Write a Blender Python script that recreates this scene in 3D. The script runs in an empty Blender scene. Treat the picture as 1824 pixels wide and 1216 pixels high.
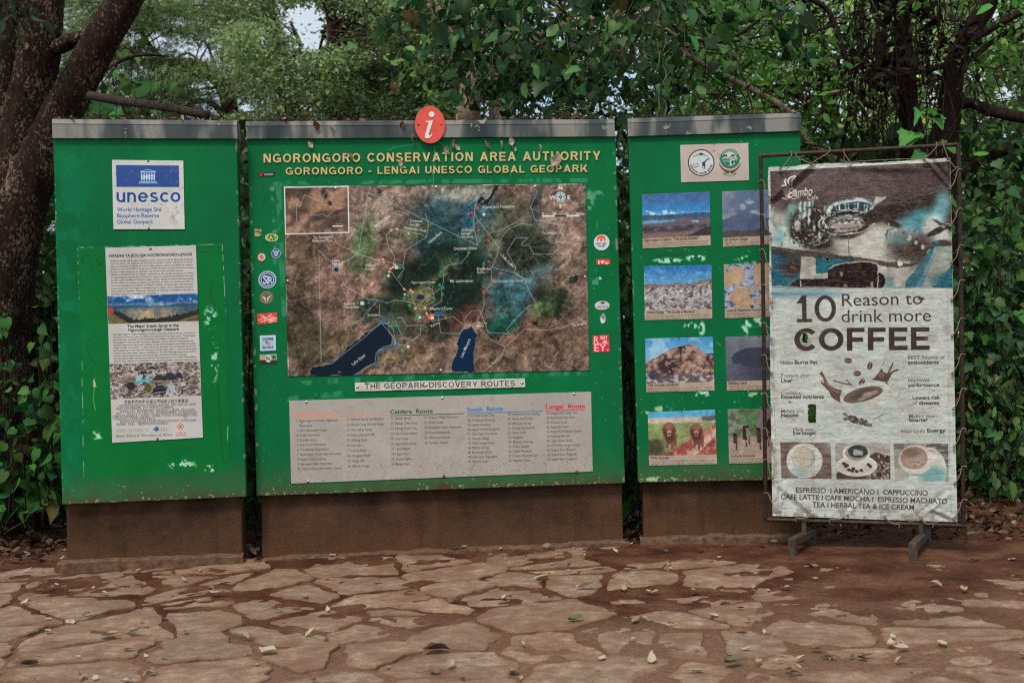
import bpy, bmesh, math, random
import numpy as np
from mathutils import Matrix, Vector

# ------------------------------------------------------------------ camera
R = math.radians
SC = bpy.context.scene
COL = SC.collection
F = 2027.0                      # focal length in photo pixels (photo 1824 x 1216)
CX, CY = 912.0, 608.0
ROLL = R(1.42)
EYE = 1.36
cr, sr = math.cos(ROLL), math.sin(ROLL)
cam = bpy.data.cameras.new('camera')
cam.lens = 36.0 * F / 1824.0
cam.sensor_width = 36.0
cam.clip_end = 1000
cam.dof.use_dof = True
cam.dof.focus_distance = 7.2
cam.dof.aperture_fstop = 2.6
camo = bpy.data.objects.new('camera', cam)
COL.objects.link(camo)
camo.matrix_world = Matrix(((cr, sr, 0, 0), (0, 0, -1, 0), (-sr, cr, 0, EYE), (0, 0, 0, 1)))
SC.camera = camo

# ------------------------------------------------------------------ sky, sun, exposure
SUN_EL, SUN_AZ = R(58), R(205)           # from behind the camera, a little to the left
world = bpy.data.worlds.new("World")
SC.world = world
world.use_nodes = True
wn = world.node_tree.nodes
bg = wn['Background']
sky = wn.new('ShaderNodeTexSky')
sky.sky_type = 'NISHITA'
sky.sun_disc = False
sky.sun_elevation = SUN_EL
sky.sun_rotation = SUN_AZ
sky.air_density = 1.0
sky.dust_density = 2.5
sky.ozone_density = 1.0
wt = world.node_tree
tc = wn.new('ShaderNodeTexCoord'); cn = wn.new('ShaderNodeTexNoise'); cn.inputs['Scale'].default_value = 2.2; cn.inputs['Detail'].default_value = 6
crp = wn.new('ShaderNodeValToRGB'); crp.color_ramp.elements[0].position = .32; crp.color_ramp.elements[1].position = .62
cmx = wn.new('ShaderNodeMix'); cmx.data_type = 'RGBA'; cmx.inputs[7].default_value = (3.35, 3.5, 3.55, 1)   # thin bright cloud
wt.links.new(tc.outputs['Generated'], cn.inputs['Vector']); wt.links.new(cn.outputs[0], crp.inputs[0])
wt.links.new(crp.outputs[0], cmx.inputs[0]); wt.links.new(sky.outputs[0], cmx.inputs[6]); wt.links.new(cmx.outputs[2], bg.inputs[0])
bg.inputs[1].default_value = 0.115
sun = bpy.data.lights.new('sun', 'SUN')
sun.energy = 1.5
sun.angle = R(11)
sun.color = (1.0, 0.88, 0.72)
suno = bpy.data.objects.new('sun', sun)
COL.objects.link(suno)
sd = Vector((math.sin(SUN_AZ) * math.cos(SUN_EL), math.cos(SUN_AZ) * math.cos(SUN_EL), math.sin(SUN_EL)))
suno.rotation_euler = sd.to_track_quat('Z', 'Y').to_euler()
SC.view_settings.view_transform = 'Standard'
SC.view_settings.look = 'None'
SC.view_settings.exposure = 0.98
SC.view_settings.gamma = 1.0
try:
    SC.cycles.use_denoising = False
    SC.cycles.filter_width = 1.15
    SC.cycles.max_bounces = 8
    SC.cycles.transparent_max_bounces = 4
    SC.cycles.sample_clamp_indirect = 6
except Exception:
    pass
GAIN = np.array((.755, .760, .705))        # how bright a white upright face renders: prints are given albedo = photo colour / GAIN

rng = np.random.default_rng(7)
random.seed(7)

# ------------------------------------------------------------------ geometry helpers
def P(px, py, d):
    """the point seen at photo pixel (px,py) at depth d (metres along +Y)"""
    dx = (np.asarray(px, float) - CX) / F
    dy = -(np.asarray(py, float) - CY) / F
    d = np.asarray(d, float)
    x = d * (dx * cr + dy * sr)
    z = EYE + d * (-dx * sr + dy * cr)
    return np.stack([x, d + 0 * x, z + 0 * d], -1)

class Plane:
    """vertical plane through two image points of known depth"""
    def __init__(s, a, b):
        pa, pb = P(*a), P(*b)
        t = pb - pa; t[2] = 0
        s.t = t / np.linalg.norm(t)
        s.n = np.array([s.t[1], -s.t[0], 0.0])       # towards the camera
        if s.n[1] > 0: s.n = -s.n
        s.p = pa
    def hit(s, px, py, off=0.0):
        px = np.asarray(px, float); py = np.asarray(py, float)
        ray = P(px, py, np.ones_like(px + py)) - np.array([0, 0, EYE])
        p0 = s.p + s.n * off - np.array([0, 0, EYE])
        k = (p0 @ s.n) / (ray @ s.n)
        return np.array([0, 0, EYE]) + ray * k[..., None]

def link(o, parent=None):
    COL.objects.link(o)
    if parent is not None:
        o.parent = parent
        o.matrix_parent_inverse = parent.matrix_world.inverted()
    return o

def tag(o, label=None, cat=None, group=None, kind=None):
    if label: o['label'] = label
    if cat: o['category'] = cat
    if group: o['group'] = group
    if kind: o['kind'] = kind
    return o

def thing(name, label, cat, loc, group=None):
    o = bpy.data.objects.new(name, None)
    o.empty_display_size = 0.1
    o.location = loc
    COL.objects.link(o)
    bpy.context.view_layer.update()
    o.matrix_world = Matrix.Translation(Vector([float(v) for v in loc]))
    return tag(o, label, cat, group)

def add_mesh(name, V, faces, mat, parent=None, cols=None, smooth=False):
    me = bpy.data.meshes.new(name)
    V = np.asarray(V, np.float32)
    if isinstance(faces, np.ndarray):
        nf, k = faces.shape
        me.vertices.add(len(V)); me.vertices.foreach_set('co', V.ravel())
        me.loops.add(nf * k); me.loops.foreach_set('vertex_index', faces.astype(np.int32).ravel())
        me.polygons.add(nf)
        me.polygons.foreach_set('loop_start', np.arange(0, nf * k, k, dtype=np.int32))
        try: me.polygons.foreach_set('loop_total', np.full(nf, k, np.int32))
        except Exception: pass
        me.update(calc_edges=True)
    else:
        me.from_pydata(V.tolist(), [], faces)
        me.update()
    if cols is not None:
        at = me.color_attributes.new('Col', 'FLOAT_COLOR', 'POINT')
        c4 = np.ones((len(V), 4), np.float32); c4[:, :3] = cols
        at.data.foreach_set('color', c4.ravel())
    if smooth:
        me.polygons.foreach_set('use_smooth', np.ones(len(me.polygons), bool))
    me.materials.append(mat)
    o = bpy.data.objects.new(name, me)
    return link(o, parent)

class MB:
    """collects tubes, boxes and loose polygons into one mesh"""
    def __init__(s): s.v = []; s.f = []; s.c = []; s.n = 0
    def add(s, V, Fs, col=None):
        V = np.asarray(V, float); s.v.append(V)
        s.f += [tuple(i + s.n for i in f) for f in Fs]
        s.c.append(np.tile(np.array(col if col is not None else (1, 1, 1), float), (len(V), 1)))
        s.n += len(V)
    def tube(s, pts, rad, seg=10, sub=4, wob=0.0, col=None, seed=0, cap=True):
        pts = np.asarray(pts, float); n = len(pts)
        rad = np.full(n, rad) if np.isscalar(rad) else np.asarray(rad, float)
        if n > 2 and sub > 1:
            ext = np.vstack([2 * pts[0] - pts[1], pts, 2 * pts[-1] - pts[-2]])
            out = []; ro = []
            for i in range(n - 1):
                p0, p1, p2, p3 = ext[i:i + 4]
                for t in np.arange(sub) / sub:
                    out.append(0.5 * (2 * p1 + (p2 - p0) * t + (2 * p0 - 5 * p1 + 4 * p2 - p3) * t * t + (3 * p1 - p0 - 3 * p2 + p3) * t ** 3))
                    ro.append(rad[i] * (1 - t) + rad[i + 1] * t)
            out.append(pts[-1]); ro.append(rad[-1])
            pts = np.array(out); rad = np.array(ro); n = len(pts)
        tan = np.gradient(pts, axis=0); tan /= np.linalg.norm(tan, axis=1)[:, None] + 1e-9
        ref = np.array([0, 0, 1.0]) if abs(tan[0][2]) < .9 else np.array([1.0, 0, 0])
        u = np.cross(tan[0], ref); u /= np.linalg.norm(u)
        rs = np.random.default_rng(seed + 11)
        V = []
        a = np.linspace(0, 2 * np.pi, seg, endpoint=False)
        bump = rs.normal(0, 1, seg)
        for i in range(n):
            u = u - tan[i] * (u @ tan[i]); u /= np.linalg.norm(u) + 1e-9
            w = np.cross(tan[i], u)
            r = rad[i] * (1 + wob * (0.6 * bump + rs.normal(0, .5, seg)))
            V.append(pts[i] + (np.cos(a) * r)[:, None] * u + (np.sin(a) * r)[:, None] * w)
        V = np.vstack(V)
        Fs = [(i * seg + j, i * seg + (j + 1) % seg, (i + 1) * seg + (j + 1) % seg, (i + 1) * seg + j) for i in range(n - 1) for j in range(seg)]
        if cap:
            Fs.append(tuple(range(seg - 1, -1, -1))); Fs.append(tuple((n - 1) * seg + j for j in range(seg)))
        s.add(V, Fs, col)
    def hexa(s, a, b, col=None):
        """box between two quads a (front) and b (back), same winding"""
        V = np.vstack([a, b])
        s.add(V, [(0, 1, 2, 3), (7, 6, 5, 4), (0, 4, 5, 1), (1, 5, 6, 2), (2, 6, 7, 3), (3, 7, 4, 0)], col)
    def build(s, name, mat, parent=None, smooth=False, cols=False, bevel=0):
        o = add_mesh(name, np.vstack(s.v), s.f, mat, parent, np.vstack(s.c) if cols else None, smooth)
        bm = bmesh.new(); bm.from_mesh(o.data)
        bmesh.ops.recalc_face_normals(bm, faces=bm.faces)
        if bevel:
            bmesh.ops.bevel(bm, geom=[e for e in bm.edges if e.calc_face_angle(0) > .6], offset=bevel, segments=2, affect='EDGES', profile=.5)
        bm.to_mesh(o.data); bm.free()
        return o

# ------------------------------------------------------------------ noise
_T = np.random.default_rng(3).random((64, 256, 256)).astype(np.float32)
def vnoise(x, y, seed=0):
    t = _T[seed % 64]
    xi = np.floor(x).astype(int); yi = np.floor(y).astype(int)
    fx = x - xi; fy = y - yi
    fx = fx * fx * (3 - 2 * fx); fy = fy * fy * (3 - 2 * fy)
    a = t[yi & 255, xi & 255]; b = t[yi & 255, (xi + 1) & 255]
    c = t[(yi + 1) & 255, xi & 255]; d = t[(yi + 1) & 255, (xi + 1) & 255]
    return (a * (1 - fx) + b * fx) * (1 - fy) + (c * (1 - fx) + d * fx) * fy
def fbm(x, y, scale, seed=0, oct=4, ax=1.0):
    x = np.asarray(x, float) / scale; y = np.asarray(y, float) / scale * ax
    s = 0; a = .5; n = 0
    for k in range(oct):
        s = s + a * vnoise(x * 2 ** k + 17.3 * k, y * 2 ** k + 5.1 * k, seed + k); n += a; a *= .5
    return s / n
def sstep(a, b, x):
    t = np.clip((x - a) / (b - a), 0, 1); return t * t * (3 - 2 * t)
def lin(c):
    c = np.asarray(c, float) / 255.0
    return np.where(c <= .04045, c / 12.92, ((np.maximum(c, .04045) + .055) / 1.055) ** 2.4)

# ------------------------------------------------------------------ materials
def new_mat(name):
    m = bpy.data.materials.new(name); m.use_nodes = True
    nt = m.node_tree
    return m, nt, nt.nodes['Principled BSDF']
def N(nt, t, **kw):
    n = nt.nodes.new(t)
    for k, v in kw.items():
        if k in n.inputs: n.inputs[k].default_value = v
        else: setattr(n, k, v)
    return n
def ramp(nt, fac, stops):
    r = nt.nodes.new('ShaderNodeValToRGB'); e = r.color_ramp.elements
    while len(e) > 1: e.remove(e[-1])
    e[0].position = stops[0][0]; e[0].color = (*stops[0][1], 1)
    for p, c in stops[1:]:
        k = e.new(p); k.color = (*c, 1)
    nt.links.new(fac, r.inputs[0]); return r.outputs[0]
def mixc(nt, fac, a, b, mode='MIX'):
    m = nt.nodes.new('ShaderNodeMix'); m.data_type = 'RGBA'; m.blend_type = mode
    for s, v in ((m.inputs[0], fac), (m.inputs[6], a), (m.inputs[7], b)):
        if hasattr(v, 'is_linked') or isinstance(v, bpy.types.NodeSocket): nt.links.new(v, s)
        else: s.default_value = v if np.isscalar(v) else (*v, 1)
    return m.outputs[2]
def noise(nt, scale, detail=4, vec=None, rough=.55):
    n = N(nt, 'ShaderNodeTexNoise', Scale=scale, Detail=detail, Roughness=rough)
    if vec is not None: nt.links.new(vec, n.inputs['Vector'])
    return n.outputs[0]
def coords(nt, kind='Object', scale=(1, 1, 1)):
    t = nt.nodes.new('ShaderNodeTexCoord'); m = nt.nodes.new('ShaderNodeMapping')
    m.inputs['Scale'].default_value = scale
    nt.links.new(t.outputs[kind], m.inputs[0]); return m.outputs[0]
def bump(nt, bsdf, h, strength=.3, dist=.01):
    b = N(nt, 'ShaderNodeBump', Strength=strength, Distance=dist)
    nt.links.new(h, b.inputs['Height']); nt.links.new(b.outputs[0], bsdf.inputs['Normal'])

def print_mat(name, rough=.5, bscale=60, bstr=.12, spec=.35, soil=.5):
    m, nt, b = new_mat(name)
    a = N(nt, 'ShaderNodeVertexColor', layer_name='Col')
    v = coords(nt)
    n = noise(nt, bscale, 4, v)
    c = mixc(nt, soil, a.outputs[0], ramp(nt, noise(nt, 9, 5, v), [(.3, (.80, .78, .76)), (.65, (1.0, 1.0, 1.0))]), 'MULTIPLY')
    nt.links.new(c, b.inputs['Base Color'])
    b.inputs['Specular IOR Level'].default_value = spec
    r = ramp(nt, noise(nt, 6, 3, v), [(.3, (rough - .1,) * 3), (.7, (rough + .15,) * 3)])
    nt.links.new(r, b.inputs['Roughness'])
    bump(nt, b, n, bstr, .004)
    return m

def leaf_mat(name, trans=.38, rough=.55, spec=.14):
    m, nt, b = new_mat(name)
    a = N(nt, 'ShaderNodeVertexColor', layer_name='Col')
    v = coords(nt)
    c = mixc(nt, .6, a.outputs[0], ramp(nt, noise(nt, 35, 3, v), [(.3, (.72, .72, .66)), (.7, (1.1, 1.1, 1.0))]), 'MULTIPLY')
    nt.links.new(c, b.inputs['Base Color'])
    b.inputs['Roughness'].default_value = rough
    b.inputs['Specular IOR Level'].default_value = spec
    t = nt.nodes.new('ShaderNodeBsdfTranslucent')
    hs = N(nt, 'ShaderNodeHueSaturation', Saturation=1.1, Value=1.25)
    nt.links.new(c, hs.inputs['Color']); nt.links.new(hs.outputs[0], t.inputs[0])
    mx = nt.nodes.new('ShaderNodeMixShader'); mx.inputs[0].default_value = trans
    nt.links.new(b.outputs[0], mx.inputs[1]); nt.links.new(t.outputs[0], mx.inputs[2])
    nt.links.new(mx.outputs[0], nt.nodes['Material Output'].inputs[0])
    return m

def bark_mat(name, dark, mid, lichen, amount=.62, sc=1.0):
    m, nt, b = new_mat(name)
    v = coords(nt, 'Object', (1, 1, .35))
    v2 = coords(nt, 'Object', (1, 1, .6))
    n1 = noise(nt, 22 * sc, 8, v, .75)
    c = ramp(nt, n1, [(.38, dark), (.50, mid), (.64, tuple(x * 1.7 for x in mid))])
    l1 = noise(nt, 55 * sc, 6, v2, .75); l2 = noise(nt, 5 * sc, 3, v2)
    mm = N(nt, 'ShaderNodeMath', operation='MULTIPLY_ADD'); mm.inputs[1].default_value = .45
    nt.links.new(l2, mm.inputs[0]); nt.links.new(l1, mm.inputs[2])
    f = ramp(nt, mm.outputs[0], [(amount + .14, (0, 0, 0)), (amount + .22, (1, 1, 1))])
    c = mixc(nt, f, c, lichen)
    nt.links.new(c, b.inputs['Base Color'])
    b.inputs['Roughness'].default_value = .9
    b.inputs['Specular IOR Level'].default_value = .2
    bump(nt, b, n1, .6, .022)
    return m

def simple_mat(name, c1, c2, scale=20, rough=.6, metal=0, bstr=.3, bd=.006, spec=.4, stretch=(1, 1, 1)):
    m, nt, b = new_mat(name)
    v = coords(nt, 'Object', stretch)
    n = noise(nt, scale, 6, v, .6)
    nt.links.new(ramp(nt, n, [(.33, c1), (.67, c2)]), b.inputs['Base Color'])
    b.inputs['Roughness'].default_value = rough; b.inputs['Metallic'].default_value = metal
    b.inputs['Specular IOR Level'].default_value = spec
    bump(nt, b, n, bstr, bd)
    return m

M_PAINT = print_mat('painted_green_board', .5, 40, .08, .10)
M_PRINT = print_mat('printed_plate', .55, 80, .04, .12)
M_PHOTO = print_mat('printed_photo', .6, 90, .04, .10, .25)
M_CLOTH = print_mat('printed_banner_cloth', .75, 130, .10, .08, .25)
M_LEAF = leaf_mat('leaf')
M_LEAFG = leaf_mat('glossy_leaf', .34, .45, .20)
M_DRY = leaf_mat('dry_leaf', .12, .7, .2)
M_BARK = bark_mat('dark_lichen_bark', (.004, .0018, .0013), (.016, .0070, .0045), (.16, .125, .09), .625, 1.0)
M_BARK2 = bark_mat('grey_brown_bark', (.02, .013, .01), (.08, .055, .04), (.2, .19, .15), .68)
M_BARKP = bark_mat('pale_bark', (.10, .07, .05), (.23, .165, .12), (.33, .27, .21), .62)
M_BARKD = bark_mat('dark_tangled_bark', (.004, .002, .0015), (.016, .008, .006), (.06, .045, .03), .78)
M_TWIG = simple_mat('dry_twig', (.012, .007, .005), (.035, .021, .014), 30, .9)
M_STEM = simple_mat('green_stem', (.03, .045, .015), (.07, .09, .03), 30, .7)
M_PLINTH = None
M_RUST = simple_mat('rusty_steel_tube', (.010, .006, .005), (.05, .027, .018), 45, .55, .3, .4, .003)
M_FOOT = simple_mat('dusty_grey_steel', (.034, .025, .020), (.085, .064, .050), 30, .6, .2, .3, .003)
M_CORD = simple_mat('grey_cord', (.13, .10, .075), (.26, .21, .165), 120, .9)
M_BOLT = simple_mat('zinc_bolt', (.32, .33, .33), (.55, .56, .55), 60, .35, .85)
M_BOLTR = simple_mat('rusty_bolt', (.07, .03, .018), (.20, .10, .06), 90, .8, .2)
M_GOLD = simple_mat('yellow_letter_paint', (.50, .375, .16), (.66, .50, .23), 25, .5, 0, .1)
M_RED = simple_mat('red_disc_paint', (.60, .085, .070), (.72, .115, .092), 12, .6, 0, .08, spec=.1)
M_WHITE = simple_mat('white_symbol_paint', (.62, .68, .68), (.76, .80, .78), 25, .5, 0, .05)
M_DARK = simple_mat('dark_screw', (.01, .008, .008), (.03, .02, .02), 25, .6)

def metal_cap_mat():
    m, nt, b = new_mat('weathered_metal_painted_reflections')
    v = coords(nt, 'Object', (1, 1, .25)); v2 = coords(nt, 'Object', (1, 1, 1))
    n1 = noise(nt, 4.2, 3, v); n2 = noise(nt, 9, 6, v2, .6)
    c = ramp(nt, n1, [(.38, (.016, .028, .033)), (.50, (.055, .073, .076)), (.58, (.22, .228, .215))])  # dark and bright reflections on the sheet metal, painted into the colour
    f = ramp(nt, n2, [(.645, (0, 0, 0)), (.66, (1, 1, 1))])
    c = mixc(nt, f, c, (.25, .255, .235))
    n3 = noise(nt, 90, 4, v2)
    c = mixc(nt, .4, c, ramp(nt, n3, [(.35, (.6, .55, .5)), (.6, (1, 1, 1))]), 'MULTIPLY')
    nt.links.new(c, b.inputs['Base Color'])
    b.inputs['Metallic'].default_value = 0; b.inputs['Specular IOR Level'].default_value = .35; b.inputs['Roughness'].default_value = .38
    bump(nt, b, n2, .15, .004)
    return m
M_CAP = metal_cap_mat()

def plinth_mat():
    m, nt, b = new_mat('brown_rendered_plinth')
    v = coords(nt); n = noise(nt, 4, 6, v, .6); g = noise(nt, 120, 5, v, .7)
    c = ramp(nt, n, [(.36, (.040, .020, .012)), (.5, (.068, .035, .020)), (.64, (.100, .054, .031))])
    c = mixc(nt, ramp(nt, g, [(.68, (0, 0, 0)), (.74, (.8, .8, .8))]), c, (.18, .13, .095))
    w = noise(nt, 1.6, 4, v); c = mixc(nt, ramp(nt, w, [(.45, (0, 0, 0)), (.62, (.55, .55, .55))]), c, (.028, .018, .014))
    sx = N(nt, 'ShaderNodeSeparateXYZ'); nt.links.new(v, sx.inputs[0])          # red mud splashed up from the ground
    mr = N(nt, 'ShaderNodeMapRange'); mr.inputs[1].default_value = .02; mr.inputs[2].default_value = .42; mr.inputs[3].default_value = .62; mr.inputs[4].default_value = .0; nt.links.new(sx.outputs[2], mr.inputs[0])
    ad = N(nt, 'ShaderNodeMath', operation='MULTIPLY_ADD'); ad.inputs[1].default_value = .75; nt.links.new(noise(nt, 14, 7, v, .72), ad.inputs[0]); nt.links.new(mr.outputs[0], ad.inputs[2])
    c = mixc(nt, ramp(nt, ad.outputs[0], [(.52, (0, 0, 0)), (.95, (.8, .8, .8))]), c, (.115, .054, .028))
    vs = coords(nt, 'Object', (9, 9, .7)); c = mixc(nt, ramp(nt, noise(nt, 1.6, 5, vs, .6), [(.54, (0, 0, 0)), (.70, (.4, .4, .4))]), c, (.030, .017, .011))   # drip stains
    nt.links.new(c, b.inputs['Base Color']); b.inputs['Roughness'].default_value = .85
    b.inputs['Specular IOR Level'].default_value = .15
    bump(nt, b, mixc(nt, .5, g, noise(nt, 30, 6, v, .7)), .9, .014)
    return m
M_PLINTH = plinth_mat()
M_FOOTING = simple_mat('dusty_concrete_footing', (.070, .036, .022), (.16, .098, .064), 22, .95, 0, .8, .012, .2)

# ------------------------------------------------------------------ printing: a raster painted in photo pixels and carried by a fine mesh
def homog(src, dst):
    A = []; B = []
    for (x, y), (u, v) in zip(src, dst):
        A.append([x, y, 1, 0, 0, 0, -u * x, -u * y]); B.append(u)
        A.append([0, 0, 0, x, y, 1, -v * x, -v * y]); B.append(v)
    h = np.linalg.solve(np.array(A, float), np.array(B, float))
    return np.append(h, 1).reshape(3, 3)
def hmap(H, x, y):
    w = H[2, 0] * x + H[2, 1] * y + H[2, 2]
    return (H[0, 0] * x + H[0, 1] * y + H[0, 2]) / w, (H[1, 0] * x + H[1, 1] * y + H[1, 2]) / w

_txt = {}
def text_mesh(s, bold=0.0, shear=0.0, res=3):
    k = (s, bold, shear)
    if k in _txt: return _txt[k]
    c = bpy.data.curves.new('t', 'FONT'); c.body = s; c.size = 1; c.resolution_u = res
    c.offset = bold; c.shear = shear
    o = bpy.data.objects.new('t', c); COL.objects.link(o)
    dg = bpy.context.evaluated_depsgraph_get(); dg.update()
    m = bpy.data.meshes.new_from_object(o.evaluated_get(dg))
    m.calc_loop_triangles()
    V = np.empty(len(m.vertices) * 3, np.float32); m.vertices.foreach_get('co', V); V = V.reshape(-1, 3)[:, :2].astype(float)
    T = np.empty(len(m.loop_triangles) * 3, np.int32); m.loop_triangles.foreach_get('vertices', T); T = T.reshape(-1, 3)
    bpy.data.objects.remove(o); bpy.data.curves.remove(c); bpy.data.meshes.remove(m)
    _txt[k] = (V, T); return V, T
CAPH = text_mesh('H')[0][:, 1].max()

def layout(s, p0, p1=None, cap=10, bold=0.0, shear=0.0, asp=1.0, slope=None, track=0.0):
    """2D text in photo pixels: baseline from p0 to p1, capital height cap"""
    if track:
        Vs = []; Ts = []; x = 0; n = 0
        for ch in s:
            if ch == ' ': x += .28 + track; continue
            V, T = text_mesh(ch, bold, shear)
            V = V.copy(); w = V[:, 0].max() - V[:, 0].min(); V[:, 0] += x - V[:, 0].min()
            Vs.append(V); Ts.append(T + n); n += len(V); x += w + .06 + track
        V = np.vstack(Vs); T = np.vstack(Ts)
    else:
        V, T = text_mesh(s, bold, shear)
        V = V.copy()
    V[:, 0] -= V[:, 0].min()
    p0 = np.array(p0, float); sy = cap / CAPH
    if p1 is not None:
        d = np.array(p1, float) - p0; L = np.linalg.norm(d); d /= L; sx = L / V[:, 0].max()
    else:
        a = R(-1.4 if slope is None else slope); d = np.array([math.cos(a), math.sin(a)]); sx = sy * asp
    up = np.array([d[1], -d[0]])
    return p0 + (V[:, :1] * sx) * d + (V[:, 1:] * sy) * up, T

# plain grotesque capitals drawn from bars, slants and bands, for the bold headings
from mathutils.geometry import delaunay_2d_cdt
_gl = {}
def grot(ch, t=.205):
    if (ch, t) in _gl: return _gl[(ch, t)]
    h = t * .86
    def B(x0, y0, x1, y1): return [[(x0, y0), (x1, y0), (x1, y1), (x0, y1)]]
    def D(xa, ya, xb, yb, w=None):
        w = w or t * 1.12; p = [(xa, ya), (xa + w, ya), (xb + w, yb), (xb, yb)]
        return [p if yb > ya else p[::-1]]
    def A(cx, cy, rx, ry, a0, a1):
        n = max(int(abs(a1 - a0) / 11), 4); a = np.radians(np.linspace(a0, a1, n + 1)); ix, iy = rx - t, ry - h
        return [[(cx + rx * math.cos(p), cy + ry * math.sin(p)), (cx + rx * math.cos(q), cy + ry * math.sin(q)), (cx + ix * math.cos(q), cy + iy * math.sin(q)), (cx + ix * math.cos(p), cy + iy * math.sin(p))] for p, q in zip(a[:-1], a[1:])]
    w = t * 1.12; m = .5
    G = {
     'A': lambda: D(0, 0, (.98 - w) / 2, 1) + D(.98 - w, 0, (.98 - w) / 2, 1) + B(.22, .2, .76, .2 + h),
     'B': lambda: B(0, 0, t, 1) + B(t * .9, 0, .46, h) + B(t * .9, 1 - h, .44, 1) + B(t * .9, .5 - h / 2, .46, .5 + h / 2) + A(.44, .72, .33, .28, -90, 90) + A(.46, .29, .36, .29, -90, 90),
     'C': lambda: A(.49, .5, .49, .5, 40, 320), 'O': lambda: A(.5, .5, .5, .5, 0, 360),
     'G': lambda: A(.5, .5, .5, .5, 42, 318) + B(.52, .5 - h * .75, .98, .5 + h * .25) + B(.98 - t * .8, .02, .98, .5) ,
     'D': lambda: B(0, 0, t, 1) + B(t * .9, 0, .42, h) + B(t * .9, 1 - h, .42, 1) + A(.42, .5, .48, .5, -90, 90),
     'E': lambda: B(0, 0, t, 1) + B(t * .9, 0, .76, h) + B(t * .9, 1 - h, .75, 1) + B(t * .9, .5 - h / 2, .70, .5 + h / 2),
     'F': lambda: B(0, 0, t, 1) + B(t * .9, 1 - h, .72, 1) + B(t * .9, .48 - h / 2, .66, .48 + h / 2),
     'H': lambda: B(0, 0, t, 1) + B(.86 - t, 0, .86, 1) + B(t * .9, .5 - h / 2, .86 - t * .9, .5 + h / 2),
     'I': lambda: B(0, 0, t, 1), 'L': lambda: B(0, 0, t, 1) + B(t * .9, 0, .70, h), '-': lambda: B(0, .30, .40, .30 + h),
     'K': lambda: B(0, 0, t, 1) + D(t * .8, .30, .90 - w * 1.2, 1, w * 1.25) + D(.94 - w * 1.25, 0, t * 1.5, .58, w * 1.25),
     'N': lambda: B(0, 0, t, 1) + B(.88 - t, 0, .88, 1) + D(.88 - w * 1.1, 0, 0, 1, w * 1.1),
     'M': lambda: B(0, 0, t, 1) + B(1.02 - t, 0, 1.02, 1) + D(.51 - w / 2, 0, 0, 1, w) + D(.51 - w / 2, 0, 1.02 - w, 1, w),
     'P': lambda: B(0, 0, t, 1) + B(t * .9, 1 - h, .46, 1) + B(t * .9, .40, .46, .40 + h) + A(.46, .70, .36, .30, -90, 90),
     'R': lambda: B(0, 0, t, 1) + B(t * .9, 1 - h, .48, 1) + B(t * .9, .42, .48, .42 + h) + A(.48, .71, .36, .29, -90, 90) + D(.88 - w, 0, .40, .50),
     'S': lambda: A(.42, .71, .38, .29, 25, 270) + A(.42, .295, .42, .295, -160, 90),
     'T': lambda: B(0, 1 - h, .84, 1) + B(.42 - t / 2, 0, .42 + t / 2, 1 - h * .9),
     'U': lambda: B(0, .36, t, 1) + B(.86 - t, .36, .86, 1) + A(.43, .37, .43, .37, 180, 360),
     'V': lambda: D((.94 - w) / 2, 0, 0, 1) + D((.94 - w) / 2, 0, .94 - w, 1),
     'Y': lambda: B(.46 - t / 2, 0, .46 + t / 2, .46) + D(.46 - w / 2, .36, 0, 1) + D(.46 - w / 2, .36, .92 - w, 1),
     '0': lambda: A(.40, .5, .40, .5, 0, 360), '1': lambda: B(.22, 0, .22 + t, 1) + D(0, .70, .22, 1, .20) + B(.02, 0, .22 + t + .2, h * .9),
     'u': lambda: B(0, .42, t, 1) + B(.88 - t, 0, .88, 1) + A(.44, .43, .44, .43, 180, 360),
     'n': lambda: B(0, 0, t, 1) + B(.88 - t, 0, .88, .58) + A(.44, .57, .44, .43, 0, 180),
     'e': lambda: A(.5, .5, .5, .5, 0, 325) + B(.1, .5 - h * .45, .99, .5 + h * .45), 's': lambda: A(.42, .71, .38, .29, 25, 270) + A(.42, .295, .42, .295, -160, 90),
     'c': lambda: A(.49, .5, .49, .5, 42, 318), 'o': lambda: A(.5, .5, .5, .5, 0, 360)}
    polys = G[ch](); V = []; Fs = []
    for p in polys:
        s = sum(p[i][0] * p[(i + 1) % 4][1] - p[(i + 1) % 4][0] * p[i][1] for i in range(4))
        if s < 0: p = p[::-1]
        Fs.append(list(range(len(V), len(V) + 4))); V += [Vector(q) for q in p]
    v, e, f, ov, oe, of = delaunay_2d_cdt(V, [], Fs, 1, 1e-5)
    T = [tuple(x) for x, o in zip(f, of) if len(o)]
    r = (np.array([(q[0], q[1]) for q in v]), np.array(T)); _gl[(ch, t)] = r
    return r
def head(s, p0, p1, cap, t=.205, track=.16, gap=.42):
    """a heading set in the plain capitals: photo-pixel triangles, word by word"""
    x = 0; words = []; cur = None
    for ch in s:
        if ch == ' ': x += gap; cur = None; continue
        V, T = grot(ch, t); V = V.copy(); w = V[:, 0].max() - V[:, 0].min(); V[:, 0] += x - V[:, 0].min()
        if cur is None: cur = [[], [], 0]; words.append(cur)
        cur[0].append(V); cur[1].append(T + cur[2]); cur[2] += len(V); x += w + track
    x -= track
    p0 = np.array(p0, float); d = np.array(p1, float) - p0; L = np.linalg.norm(d); d /= L; up = np.array([d[1], -d[0]])
    return [(p0 + np.vstack(a)[:, :1] * (L / x) * d + np.vstack(a)[:, 1:] * cap * up, np.vstack(b)) for a, b, _ in words]

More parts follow.
